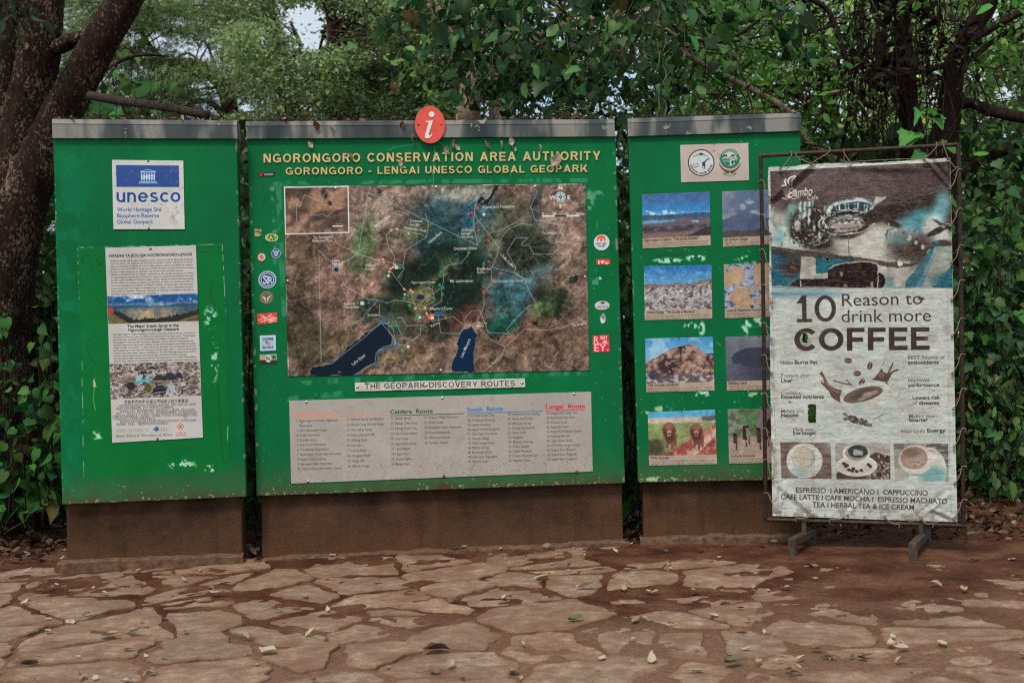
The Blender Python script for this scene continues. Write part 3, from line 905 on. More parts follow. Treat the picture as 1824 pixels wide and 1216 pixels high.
        rim = np.minimum(.28 + 2.2 * u, 1.16 - .78 * u); rim = np.maximum(rim, .0)
        rim2 = np.where(u < .3, .30 + 2.0 * u, .84 - .55 * (u - .55) * (u > .55)) + (fbm(u * 160, 0 * v, 4, 9, 4) - .5) * .16
        c.fill(sstep(0, .03, v - rim2), (38, 38, 33))
        c.fill(sstep(0, .04, v - (.50 + 2.1 * u)) * sstep(.3, .2, u), (96, 88, 58)); c.fill(sstep(0, .05, v - (1.0 - 1.0 * (u - .66)) - .05) * (u > .6), (86, 90, 50))
        c.fill(sstep(0, .05, v - (1.0 - 1.3 * (u - .84))) * (u > .8), (96, 62, 46)); c.mottle(.25, 3, 8, 3)
        c.fill(sstep(.06, .04, np.hypot(u - .02, (v - .52) * .4)), (150, 60, 50))
    pic([(191, 527.5), (352.5, 522.5), (355, 571.5), (193, 577)], crater)
    row('The Major Scenic Spots in the', 583.5, 222, 92, 5, (40, 38, 38), .03); row('Ngorongoro-Lengai Geopark', 590, 224, 91, 5, (40, 38, 38), .03)
    en = ['The Ngorongoro Lengai Geopark is located in the East African Plateau of northern',
          'Tanzania. It covers an area of 12,000 sq km administered by Ngorongoro Conservation',
          'Area Authority, inscribed as World Heritage Site and Man and Biosphere Reserve.',
          'The geopark is characterised by several highlands, volcanic plains and depressions, par-',
          'ticularly by features the Ngorongoro Caldera, formed and the Empakaai crater. Most of the Ngo',
          'Lengai, and Mt. Loolmalasin - is active above the sea level. The carbonatite territory is',
          'well maintained to the road and seasonal of the grounds, which is rich and made made',
          'tourism salina lakes; Eyasi, Natron and Manyara. The Rift Valley glimpses of the worlds',
          'premier archaeological and paleontological sites of Laetoli and Olduvai Gorge.',
          'And the paleontologic treasure and human and the Ngorongoro of the wildlife of the highest',
          'gazelle, the migration of wildlife in the great Serengeti, unusual cultures and',
          'customs of the Hadzabe, Datoga, Maasai and Iraqw tribes.']
    for k, s in enumerate(en): row(s, 597 + 4.75 * k, 196, (146, 147, 134, 145, 147, 147, 148, 146, 130, 147, 147, 99)[k], 2.9)
    def camp(u, v):
        n1 = fbm(u * 160, v * 60, 9, 11, 6); c.a[:] = (128, 118, 112); c.fill(sstep(.4, .6, n1), (160, 152, 150)); c.fill(sstep(.45, .3, n1 + .2 * v) * .8, (96, 82, 64))
        c.fill(sstep(.55, .62, fbm(u * 160, v * 60, 4.5, 12, 4, 1.8)) * .85, (52, 49, 50)); c.fill(sstep(.61, .65, fbm(u * 160, v * 60, 5, 16, 4, 1.8)) * .8, (70, 72, 44)); c.mottle(.2, 2, 17, 2)
    pic([(195, 648), (355.5, 643), (358.5, 704), (197.5, 711)], camp)
    for e in ((270, 655, 9, 2.6), (255, 663, 9, 2.8), (284, 672, 13, 5), (302, 670, 14, 6.5), (318, 668, 9, 5)):
        c.poly([(e[0] - e[2], e[1] + e[3]), (e[0] - e[2] * .3, e[1] - e[3]), (e[0] + e[2] * .4, e[1] - e[3]), (e[0] + e[2], e[1] + e[3])], (40, 40, 54), .95)
    c.poly([(243, 677), (270, 673.5), (270, 678), (242, 681)], (52, 165, 180)); c.poly([(243, 669), (255, 667), (252, 676), (242, 678)], (138, 165, 170))
    c.ell(264, 691, 6, 8, (72, 82, 40)); c.ell(296, 681, 7, 3, (96, 110, 60)); c.ell(233, 687, 8, 7, (44, 38, 44))
    c.poly([(271, 693), (283, 685.5), (290, 685.5), (298, 692), (294, 696), (275, 698)], (44, 46, 60)); c.poly([(272, 695), (296, 694), (293, 701), (276, 702)], (24, 24, 30)); c.line([(275, 699.5), (292, 697.5)], 1.4, (150, 150, 150))
    c.poly([(322, 681), (330, 680), (330, 687), (322, 688)], (150, 165, 170)); c.poly([(300, 688), (310, 684), (312, 694), (304, 697)], (135, 160, 170))
    row('恩格罗恩格罗·伦盖世界地质公园主要景观', 719, 212, 114, 5.2, (48, 46, 46), .012)
    zh = ['恩格罗恩格罗-伦盖世界地质公园位于东非坦桑尼亚北部的东非高原，面积约12,000平方公里，由恩格罗',
          '恩格罗自然保护区管理局管理，被列入世界遗产和人与生物圈保护区。',
          '地质公园以火山地貌、高地平原和裂谷为特征，恩格罗恩格罗破火山口最为著名，伦盖火山仍在喷发',
          '莫拉比火山、恩帕卡伊火山口和奥尔莫提火山口的，形成恩格罗高地的重要景观。东非大裂谷两侧湖泊有纳',
          '特龙湖埃亚西湖和曼雅拉湖，人类起源遗址：奥杜威峡谷，莱托利足迹，是世界著名的考古和古生物遗址；',
          '壮观的动物大迁徙和塞伦盖蒂的丰富文化。',
          '恩格罗恩格罗-伦盖世界地质公园还有丰富的野生动物,以及多元的文化和风情，哈扎比达托加马赛和',
          '伊拉库等部落，旅游观光、度假摄影的科学和文化体验活动的理想之地。']
    for k, s in enumerate(zh): row(s, 724.6 + 4.7 * k, (203, 197, 203, 197, 197, 197, 203, 197)[k], (136, 104, 134, 144, 145, 70, 136, 92)[k], 3.4, (72, 70, 70), .012, .85)
    c.ell(205, 743, 5, 4, (120, 98, 80), .5, .6); c.ell(330, 741, 4, 6, (120, 98, 80), .5, .6)
    row('SEVEN NATURAL W', 769.5, 196, 58, 5.2, (120, 122, 120), .0); row('NDERS', 767.6, 261, 27, 5.2, (120, 122, 120), .0)
    c.ell(278.5, 763.5, 4.2, 4.2, (40, 76, 120)); c.ell(277, 762, 1.8, 1.4, (120, 150, 160))
    row('Seven Natural Wonders of Africa', 778.5, 195, 101, 5.2, (100, 82, 74), .008)
    for dx, dy in ((0, -3.4), (3.4, 0), (0, 3.4), (-3.4, 0)): c.ell(321.5 + dx, 759.5 + dy, 2.6, 2.6, (180, 48, 44), 1, None, 0, 1.1)
    c.ell(321.5, 759.5, 1.8, 1.8, (180, 48, 44))
    row('中 国 联 通', 773, 302, 18, 3.2, (170, 70, 64), .01); row('CHINA UNICOM', 776.6, 302, 18, 2.6, (180, 60, 56), .02)
    po = c.build('poster', PL, .004, .003, M_PRINT, t)
    for x, y in ((268, 443.5), (194.5, 537), (348.5, 532), (280.5, 781.5)): bolt(x, y, PL, .004, po, True, .006)
    return t
left_board()

# ---------------- middle board
def paint_map(c):
    X, Y = c.X, c.Y
    w1 = (c.n(46, 3, 4) - .5) * 36; w2 = (c.n(46, 9, 4) - .5) * 36
    def soft(cx, cy, rx, ry, col, a=1.0, s=.5, ang=0):
        g = R(ang); dx = X + w1 - cx; dy = Y + w2 - cy
        u = (dx * math.cos(g) + dy * math.sin(g)) / rx; v = (-dx * math.sin(g) + dy * math.cos(g)) / ry
        c.fill(sstep(1 + s, 1 - s, np.hypot(u, v)) * a, col)
    c.a[:] = (106, 88, 76)
    soft(560, 470, 70, 60, (84, 70, 54), .8); soft(545, 590, 40, 80, (58, 54, 40), .9); soft(620, 490, 64, 60, (124, 100, 88), .85); soft(600, 560, 40, 30, (112, 90, 78), .7)
    soft(690, 385, 74, 56, (124, 112, 98), .9); soft(780, 362, 50, 36, (128, 116, 98), .8); soft(660, 400, 30, 40, (122, 106, 94), .7); soft(600, 620, 60, 26, (92, 84, 62), .7)
    soft(1000, 400, 60, 80, (118, 102, 88), .85); soft(900, 375, 30, 40, (66, 58, 46), .8); soft(960, 610, 90, 50, (94, 74, 60), .8); soft(700, 630, 60, 25, (106, 92, 66), .8)
    soft(990, 500, 40, 50, (112, 100, 84), .7); soft(720, 560, 40, 18, (104, 86, 70), .6)
    soft(650, 428, 22, 46, (70, 92, 58), .9, .6, 18); soft(635, 470, 30, 14, (80, 96, 62), .7, .6, 30)
    soft(815, 390, 74, 50, (34, 66, 72), .85, .5); soft(775, 425, 50, 40, (30, 64, 72), .9, .5, 40); soft(856, 400, 26, 56, (16, 76, 104), .95, .5); soft(830, 430, 50, 20, (20, 68, 66), .8, .5)
    soft(820, 440, 40, 30, (48, 74, 68), .8); soft(903, 425, 60, 70, (78, 84, 66), .8)
    soft(800, 500, 78, 66, (20, 42, 36), 1, .25, -25); soft(735, 500, 50, 42, (26, 46, 36), .95, .35); soft(690, 548, 62, 24, (36, 50, 36), .95, .5)
    soft(770, 590, 50, 16, (42, 50, 36), .8); soft(850, 545, 18, 22, (42, 48, 36), .9); soft(690, 590, 30, 16, (38, 56, 44), .7)
    soft(800, 470, 20, 20, (52, 82, 52), .8); soft(785, 488, 40, 6, (60, 84, 50), .8, .6, -35); soft(812, 488, 17, 10, (26, 28, 25), .8)
    soft(750, 535, 34, 24, (74, 82, 52), .9, .4); soft(753, 528, 26, 18, (92, 92, 60), .8, .5)
    soft(835, 560, 40, 14, (76, 50, 42), .9, .5, -35); soft(880, 560, 26, 50, (100, 84, 68), .7)
    soft(905, 535, 34, 46, (30, 78, 82), .85, .5, 20); soft(893, 575, 26, 22, (18, 66, 54), .95, .5); soft(925, 490, 46, 38, (48, 84, 92), .85, .5); soft(960, 480, 30, 20, (60, 90, 92), .6)
    soft(935, 438, 46, 46, (50, 60, 48), 1, .25); soft(935, 438, 32, 34, (40, 46, 36), .9, .4)
    soft(985, 535, 42, 24, (42, 52, 36), 1, .5, 15); soft(965, 550, 22, 12, (62, 86, 50), .9); soft(1030, 508, 10, 6, (32, 58, 44), .9)
    soft(960, 360, 12, 40, (50, 60, 58), .8, .5); soft(820, 345, 34, 18, (120, 128, 112), .8); soft(845, 340, 26, 20, (136, 142, 128), .8)
    soft(735, 412, 40, 18, (70, 80, 56), .8, .5, -15); soft(1000, 640, 40, 20, (112, 98, 84), .7); soft(900, 640, 40, 24, (110, 94, 76), .7); soft(695, 590, 20, 30, (60, 82, 74), .5)
    t1 = fbm(X + w1, Y + w2, 15, 12, 5); t2 = fbm(X + w1 * 2, Y - w2 * 2, 7, 18, 4); t3 = fbm(X, Y, 2.6, 22, 3)
    c.a *= (1 + (t1 - .5) * .9 + (t2 - .5) * .6 + (t3 - .5) * .5)[..., None]
    rid = np.abs(fbm(X + w1, Y + w2, 24, 28, 4) - .5); c.fill(sstep(.035, .0, rid) * .32, (46, 42, 34))
    rid = np.abs(fbm(X - w2, Y + w1, 34, 33, 4) - .5); c.fill(sstep(.02, .0, rid) * .35, (150, 138, 120))
    c.smudge(7, 20, 5, 5); c.smudge(2, 4, 25, 3); c.relief(30, 12, .07, 6); c.relief(9, 14, .04, 3)
    gq = c.a.mean(-1, keepdims=True); c.a[:] = np.clip((gq + (c.a - gq) * .86 - 78) * 1.14 + 74, 12, 190)
    # star-like gullies on the round mountain
    g = np.arctan2(Y - 440, X - 935); rr = np.hypot(X - 935, Y - 440)
    c.fill(sstep(.5, .62, fbm(g * 60, rr * .12, 3, 35, 3)) * sstep(80, 45, rr) * .35, (92, 104, 88))
    # lakes
    def lake(p, col, shore=(150, 160, 150)):
        p = np.array(p, float); q = np.vstack([p, p[:1]]); p = np.vstack([q[i] + (q[i + 1] - q[i]) * u for i in range(len(q) - 1) for u in np.linspace(0, 1, 9, endpoint=False)]); p = p + np.column_stack([fbm(p[:, 0], p[:, 1], 5, 61, 3) - .5, fbm(p[:, 0], p[:, 1], 5, 66, 3) - .5]) * 7 + np.column_stack([fbm(p[:, 0], p[:, 1], 16, 71, 2) - .5, fbm(p[:, 0], p[:, 1], 16, 76, 2) - .5]) * 10
        c.line(p, 2.6, shore, .35, True); c.poly(p, col)
    lake([(548, 668), (556, 652), (570, 650), (590, 648), (600, 640), (614, 622), (640, 603), (662, 588), (679, 574), (692, 583), (700, 600), (701, 612), (682, 618), (672, 628), (669, 646), (648, 655), (632, 667)], (8, 25, 39))
    lake([(806, 662), (808, 640), (815, 622), (817, 600), (826, 586), (842, 583), (852, 596), (848, 612), (845, 634), (846, 650), (849, 662)], (5, 33, 58))
    c.poly([(846, 362), (857, 350), (868, 356), (886, 330), (880, 345), (872, 365), (852, 362)], (24, 26, 28))
    c.poly([(881, 331), (889, 329), (884, 344), (874, 362), (868, 362)], (24, 28, 30)); c.ell(830, 451, 3.5, 4, (24, 20, 16)); c.ell(953, 576, 4, 3, (20, 18, 14))
    c.ell(599, 480, 4, 4, (18, 42, 62)); c.ell(599, 480, 7, 6, (120, 130, 128), .8, None, 0, 1.6)
    c.ell(749, 529, 7, 4.5, (18, 36, 62)); c.ell(874, 552, 3.5, 2.5, (66, 34, 28)); c.ell(874, 600, 3, 3, (40, 24, 20)); c.ell(887, 603, 2.5, 3, (40, 24, 20))
    # park boundary and roads
    bl = (146, 166, 176)
    for p in ([(568, 446), (572, 645)], [(568, 446), (600, 476)], [(602, 474), (638, 452), (656, 343)], [(656, 343), (851, 437), (843, 400)],
              [(572, 648), (590, 648), (612, 630), (650, 600), (679, 574), (700, 600), (704, 612), (682, 618), (670, 628), (668, 646), (630, 668)],
              [(843, 400), (847, 360), (855, 350)], [(884, 340), (878, 352), (870, 363)], [(950, 332), (957, 342), (945, 368), (953, 392), (975, 396), (1003, 402), (990, 430), (996, 443), (985, 452), (951, 453), (942, 436), (932, 438), (929, 434), (941, 423), (918, 424), (903, 448), (919, 478), (915, 485), (935, 497), (942, 518), (956, 542), (943, 544), (918, 568), (902, 587), (908, 594), (870, 592), (855, 553), (840, 553), (826, 570), (830, 578), (818, 595), (785, 592), (780, 560)],
              [(690, 668), (706, 648), (720, 652), (722, 640)], [(708, 566), (715, 565), (724, 580), (752, 579), (760, 583)], [(704, 570), (716, 600), (735, 606), (748, 596), (750, 580)],
              [(760, 562), (790, 560), (795, 568)]): c.line(p, 1.15, bl, .66)
    rd = (176, 174, 158)
    for p in ([(590, 415), (600, 434), (640, 453), (672, 463), (692, 478), (706, 496), (720, 515), (733, 523), (737, 540), (745, 548), (760, 552)],
              [(664, 462), (684, 462), (700, 470), (716, 472), (720, 478), (708, 496)], [(700, 470), (703, 458), (692, 440), (688, 420), (697, 410), (710, 407)], [(717, 478), (722, 446), (760, 422), (763, 398), (757, 380)], [(760, 422), (750, 417), (728, 413), (705, 408)],
              [(604, 484), (615, 510), (655, 533), (672, 534), (690, 540), (704, 534), (720, 536), (740, 540), (765, 550), (768, 570)], [(672, 536), (650, 560), (648, 566), (628, 577)], [(676, 540), (676, 562), (684, 566)], [(684, 574), (700, 585), (705, 612)],
              [(765, 550), (786, 536), (787, 514), (790, 500), (791, 478), (800, 472), (822, 468), (835, 452)], [(744, 545), (760, 530), (787, 512)], [(742, 522), (760, 512), (770, 516), (775, 535), (757, 545)],
              [(770, 572), (790, 568), (806, 563), (826, 578), (846, 577), (856, 560), (862, 545), (862, 520), (876, 505), (875, 480), (886, 452), (888, 440), (872, 418), (850, 390), (844, 376)], [(873, 415), (892, 410), (915, 398), (921, 395)], [(888, 432), (905, 408), (930, 398), (950, 402)], [(875, 476), (915, 485), (935, 498)], [(890, 450), (905, 470), (919, 477)],
              [(846, 577), (876, 606), (900, 618), (935, 585), (970, 588), (1000, 584), (1035, 570), (1046, 573)], [(900, 618), (890, 640), (860, 662)], [(845, 373), (850, 360), (846, 340)], [(858, 390), (844, 400)], [(700, 612), (720, 615), (745, 600)]): c.line(p, .9, rd, .68)
    # route markers
    def mk(pts, col, r=2.2):
        for x, y in pts: c.poly([(x - r, y - r), (x + r, y - r), (x + r, y + r), (x - r, y + r)], col, .95)
    mk([(850, 370), (840, 379), (835, 381), (852, 410), (870, 416), (870, 428), (870, 466), (861, 476), (892, 486), (876, 501), (861, 520)], (190, 70, 56), 2.0)
    mk([(697, 410), (707, 408), (728, 416), (682, 462), (684, 467), (700, 476), (696, 478), (703, 471), (693, 484), (720, 515), (731, 517), (735, 520), (721, 524), (740, 549), (757, 548), (760, 558)], (214, 150, 118), 2.0)
    mk([(657, 540), (649, 541), (672, 537), (689, 539), (683, 565), (684, 570), (683, 575), (700, 613), (708, 611), (713, 621), (676, 642), (670, 650), (717, 634), (690, 624), (682, 626), (776, 557), (781, 557), (786, 556), (780, 562), (706, 618)], (24, 98, 158), 2.0)
    mk([(637, 540), (686, 491), (720, 531), (730, 544), (743, 565), (783, 508), (789, 512), (771, 530), (835, 450), (862, 470), (704, 580), (720, 617), (788, 524), (786, 484)], (22, 138, 92), 2.4)
    mk([(706, 476), (645, 540), (770, 566)], (196, 190, 180), 3); mk([(762, 561), (765, 566), (770, 561)], (206, 96, 60), 2.4)
    for x, y in ((641, 449), (712, 476), (627, 577), (727, 524), (697, 580)): c.poly([(x - 3, y + 1), (x, y - 3), (x + 3, y + 1), (x + 2, y + 3), (x - 2, y + 3)], (22, 140, 92))
    for x, y in ((692, 491), (727, 617), (748, 565), (862, 382)): c.ell(x, y, 2.6, 2.6, (196, 184, 176))
    # names
    wt = (206, 204, 194)
    def nm(s, x, y, w, cap=5, sl=None, a=.9):
        g = R(-1.2 if sl is None else sl); c.text(s, (x, y), (x + w * math.cos(g), y + w * math.sin(g)), cap, wt, .012, a)
    nm('To Serengeti', 558, 425, 34, 4.6); nm('National Park', 557, 431, 36, 4.6); nm('Serengeti Plain', 668, 405, 34, 4.2, -34)
    nm('Olduvai', 730, 396, 22, 4.4); nm('Gorge', 730, 402, 17, 4.4); nm('Andesakis Plain', 719, 407, 40, 4.2, 9); nm('Salala Plain', 765, 434, 30, 4.4, -40)
    nm('Lake', 592, 466, 12, 4.2); nm('Ndutu', 592, 472, 16, 4.2); nm('Olduvai', 650, 475, 19, 4.4); nm('Gorge', 650, 480.5, 16, 4.4)
    nm('Ngorongoro Crater', 733, 505, 42, 4.2); nm('Laetoli', 614, 543, 18, 4.6); nm('Footprints', 614, 549, 26, 4.6); nm('Endulen', 655, 563, 20, 4.4); nm('Elephant Caves', 767, 552, 39, 5)
    nm('Mt. Loolmalasin', 802, 503, 40, 5); nm('Empakaai Crater', 809, 445, 42, 4.8); nm('Ol Doinyo', 822, 412, 22, 4.8); nm('Lengai', 822, 418, 17, 4.8); nm('Volcano', 822, 424, 21, 4.8)
    nm('Engare Sero Footprints', 860, 371, 56, 4.6); nm('Engaruka', 850, 481, 24, 4.6); nm('Ruins', 850, 487, 13, 4.6); nm('Kitumbeine View Point', 878, 503, 54, 4.4, a=.7); nm('To Mto Wa Mbu', 893, 456, 28, 4.4, 45); nm('To Longido', 965, 417, 27, 4.6)
    nm('Karatu', 768, 583, 18, 4.2, -25); nm('Mto wa', 850, 577, 18, 4.0, a=.7); nm('Mbu', 850, 582, 11, 4.0, a=.7); nm('To Arusha', 1019, 582, 26, 4.8, -10); nm('Lake Natron', 858, 362, 20, 4, -40, .7)
    nm('Lake Eyasi', 629, 651, 28, 5.4, -38); nm('Lake Manyara', 824, 637, 36, 5.2, -66); nm('To Babati', 872, 656, 24, 4, -48, .7)
    # inset
    def inset():
        q = [(506.5, 334), (620, 332), (621.5, 414), (508.5, 417)]
        m = c.poly(q, (0, 0, 0), 1, mask_only=True); old = c.a.copy()
        k = fbm(X, Y, 26, 50, 5); c.a[:] = (84, 68, 56); c.fill(sstep(.46, .6, k), (136, 108, 88)); c.fill(sstep(.44, .36, k) * .8, (60, 50, 40))
        for e in ((560, 362, 16, 12, (128, 100, 82)), (565, 345, 14, 8, (132, 106, 86)), (590, 372, 22, 12, (142, 112, 92)), (570, 385, 22, 8, (52, 44, 38)), (578, 345, 5, 9, (30, 30, 32)), (588, 362, 4, 4, (24, 22, 24)), (600, 378, 16, 3, (52, 40, 34))):
            c.ell(e[0], e[1], e[2], e[3], e[4], .85, .6, -20)
        c.poly([(518, 412), (530, 398), (548, 385), (549, 392), (528, 411)], (136, 112, 100), .9)
        c.a *= (1 + (fbm(X, Y, 5, 52, 4) - .5) * .5)[..., None]
        c.line([(528, 395), (528, 363), (533, 369), (543, 347), (574, 361), (575, 350), (583, 338), (592, 346), (590, 358), (600, 372)], .8, (160, 172, 174), .8)
        c.line([(550, 385), (556, 382), (566, 384), (575, 380), (582, 386), (592, 378)], .9, (150, 168, 174), .8)
        c.line([(593, 403), (610, 402.5)], 2, (206, 210, 206)); c.text('10 km', (597, 400), (607, 399.8), 2.6, (200, 200, 196))
        c.a[:] = old + (c.a - old) * m[..., None]; c.line(q, 2.0, (190, 204, 204), .95, True)
    inset()
    # compass and scale bar
    c.ell(998.5, 351, 9, 9, (176, 190, 190)); c.ell(998.5, 351, 7, 7, (60, 80, 88), 1, None, 0, .9)
    for k in range(8):
        a = k * math.pi / 4; L = 8 if k % 2 == 0 else 4.5
        c.poly([(998.5 + L * math.sin(a), 351 - L * math.cos(a)), (998.5 + 1.4 * math.sin(a + .8), 351 - 1.4 * math.cos(a + .8)), (998.5 + 1.4 * math.sin(a - .8), 351 - 1.4 * math.cos(a - .8))], (44, 64, 74))
    for s, x, y in (('N', 995, 338), ('S', 996, 370), ('W', 979, 355), ('E', 1011, 355)): c.text(s, (x, y), None, 6.6, (204, 212, 208), .025)
    for k, cc in enumerate(((186, 200, 202), (30, 26, 26), (186, 200, 202))): c.line([(967 + 21.7 * k, 385 - .15 * k), (987.5 + 21.7 * k, 384.7 - .15 * k)], 2.6, cc)
    for s, x in (('0', 966), ('10', 985), ('20', 1006), ('30km', 1025)): c.text(s, (x, 383), None, 4.6, wt, .012)

def sticker(t, plane, name_lbl, quad, W, H, paint, shape=None):
    c = Canvas(quad, W, H)
    paint(c)
    if shape is not None: c.hole = ~shape(c)
    o = c.build('sticker', plane, .0025, 0, M_PRINT, t)
    o['label'] = name_lbl
    return o

def middle_board():
    fp = PM.hit(785, 985, 0)
    t = thing('information_board', 'wide middle green board with yellow title, large map and red info disc on top', 'information board', (fp[0], fp[1], 0), 'green information boards in a row')
    base_parts(t, PM, [(465, 860), (1107, 840), (1110, 966), (467, 996)], [(440, 996), (1120, 963)])
    c = Canvas([(440, 240), (1096, 236), (1113, 860), (457, 883)], 560, 560)
    paint_green(c, 2, [(460, 850, 1110, 878, 40, 1.1, (170, 160, 140)), (445, 560, 510, 870, 40, .8, (110, 150, 110)), (1055, 400, 1110, 850, 25, .9, (110, 160, 130)), (455, 260, 1090, 330, 20, .8, (150, 170, 150))])
    # smears of old sealant and scrubbed paint round the map
    edge = sstep(.40, .62, c.n(12, 22, 4, .6))
    for p, w in (([(490, 327), (770, 323), (1046, 321)], 7), ([(496, 330), (506, 560)], 9), ([(540, 682), (700, 672), (1050, 664)], 9), ([(510, 710), (620, 700)], 10), ([(1058, 345), (1062, 420)], 8), ([(1066, 660), (1066, 700)], 5)):
        old = c.a.copy(); c.line(p, w, (56, 122, 92), .75); new = c.a.copy(); c.a[:] = old + (new - old) * edge[..., None]
    flake(c, 1060, 345, 20, 12, 44, (70, 130, 100), .5); flake(c, 1050, 358, 10, 22, 45, (80, 135, 105), .5); flake(c, 1060, 500, 8, 26, 46, (60, 130, 100), .55)
    flake(c, 486, 345, 10, 18, 47, (80, 128, 98), .48); flake(c, 490, 420, 7, 70, 48, (60, 122, 90), .5)
    for p in ([(757, 252), (700, 264)], [(775, 252), (772, 300), (772, 326)], [(780, 252), (802, 265)], [(704, 262), (690, 268)], [(786, 688), (787, 706)]): scrawl(c, p, .9, (96, 160, 130), .6)
    c.fill(sstep(.55, .62, c.n(8, 49, 4)) * sstep(5, 1, np.abs(c.X - 773)) * (c.Y < 330) * .6, (130, 160, 140))
    c.fill(sstep(.5, .6, c.n(40, 51, 4)) * sstep(.60, .9, c.Vv) * sstep(.93, 1, c.U) * .5, (30, 80, 50))
    c.fill(sstep(.48, .6, c.n(14, 53, 4)) * sstep(16, 4, np.hypot(c.X - 790, (c.Y - 868) * 1.2)) * .8, (70, 44, 34))
    c.build('panel', PM, 0, .11, M_PAINT, t)
    cap_part(t, PM, [(437.5, 216.5), (1094.5, 212.5), (1096, 243), (439, 247)])
    # raised yellow lettering
    for wd in head('NGORONGORO CONSERVATION AREA AUTHORITY', (469.5, 290), (1069.5, 285.2), 15.8, .21, .25, .62) + head('GORONGORO - LENGAI UNESCO GLOBAL GEOPARK', (509, 311.5), (1046.5, 306.5), 13.0, .20, .25, .60):
        letters('lettering', [wd], PM, .001, .006, M_GOLD, t)
    # red oval with an italic i
    a = np.linspace(0, 2 * np.pi, 64, endpoint=False)
    disc = px_solid('info_disc', [np.column_stack([766 + 27 * np.cos(a) + .6 * np.sin(a), 222.3 + 33.3 * np.sin(a)])], PM, .027, .008, M_RED, t, .0015)
    dot = [np.column_stack([768.9 + 5.1 * np.cos(a[::3]), 204 + 5.1 * np.sin(a[::3])])]
    stem = [(758.5, 216), (771.5, 214.5), (763.6, 239.5), (764.2, 242), (766, 241.8), (769, 238.5), (770.6, 239.5), (767.6, 243.8), (763.5, 246.3), (758.5, 246.4), (756.6, 243.5), (757.2, 240), (763.4, 219.5), (762.4, 218), (758.3, 218)]
    px_solid('symbol', dot + [np.array(stem)], PM, .0355, .0025, M_WHITE, disc)
    for x in (745.5, 786.2): px_solid('screw', [np.column_stack([x + 1.5 * np.cos(a[::6]), 222.5 + 1.5 * np.sin(a[::6])])], PM, .0355, .0012, M_DARK, disc)
    # map
    c = Canvas([(505.5, 332), (1043, 327.5), (1050, 659.5), (513, 670.5)], 640, 400)
    paint_map(c)
    mp = c.build('map_board', PM, .004, .004, M_PRINT, t)
    for x, y, r in ((598.5, 335, 0), (777, 333.5, 0), (953.5, 332, 0), (512.5, 500.5, 0), (1042.5, 493, 0), (605, 663.5, 1), (785.5, 659.5, 0)): bolt(x, y, PM, .004, mp, r)
    # strip with the heading
    c = Canvas([(632, 681.5), (935, 673.5), (936, 689.5), (632.5, 697)], 620, 34, (170, 172, 162))
    c.mottle(.12, 20, 6); c.fill(sstep(.55, .68, c.n(7, 60, 4)) * sstep(.18, .0, np.minimum(c.Vv, 1 - c.Vv)) * .8, (110, 86, 66))
    c.head('THE GEOPARK DISCOVERY ROUTES', (650, 692.7), (917, 687.2), 9.8, (34, 34, 34), .165, .22, .5)
    st = c.build('name_strip', PM, .006, .005, M_PRINT, t)
    for x, y in ((637, 689), (759, 686), (930, 682)): bolt(x, y, PM, .006, st, False, .008)
    # list of routes
    c = Canvas([(515, 713.5), (1053, 697.5), (1056, 839.5), (518.5, 861)], 900, 250, (147, 144, 135))
    c.mottle(.04, 70, 7); c.mottle(.03, 3, 9, 3)
    c.fill(sstep(.64, .74, c.n(12, 62, 5)) * .14, (112, 100, 88)); c.fill(sstep(.70, .74, c.n(3, 63, 3)) * sstep(.5, 1, c.Vv) * .5, (100, 84, 70))
    c.line([(771, 822), (775, 826), (780, 838)], .6, (90, 86, 78), .7)
    def rhead(s, x, y, w, col, ux):
        c.text(s, (x, y), (x + w, y - w * .026), 7.2, col, .024); c.line([(x, y + 3.2), (ux, y + 3.2 - (ux - x) * .0285)], 1.5, col, .95)
    rhead('North  Route', 527, 740.4, 66, (196, 118, 84), 689.5); rhead('Caldera  Route', 695, 736.8, 76, (42, 84, 44), 825.5)
    rhead('South  Route', 832, 732.6, 64, (40, 104, 160), 966.5); rhead('Lengai  Route', 972.5, 728, 70, (176, 38, 44), 1042)
    ink = (78, 74, 68)
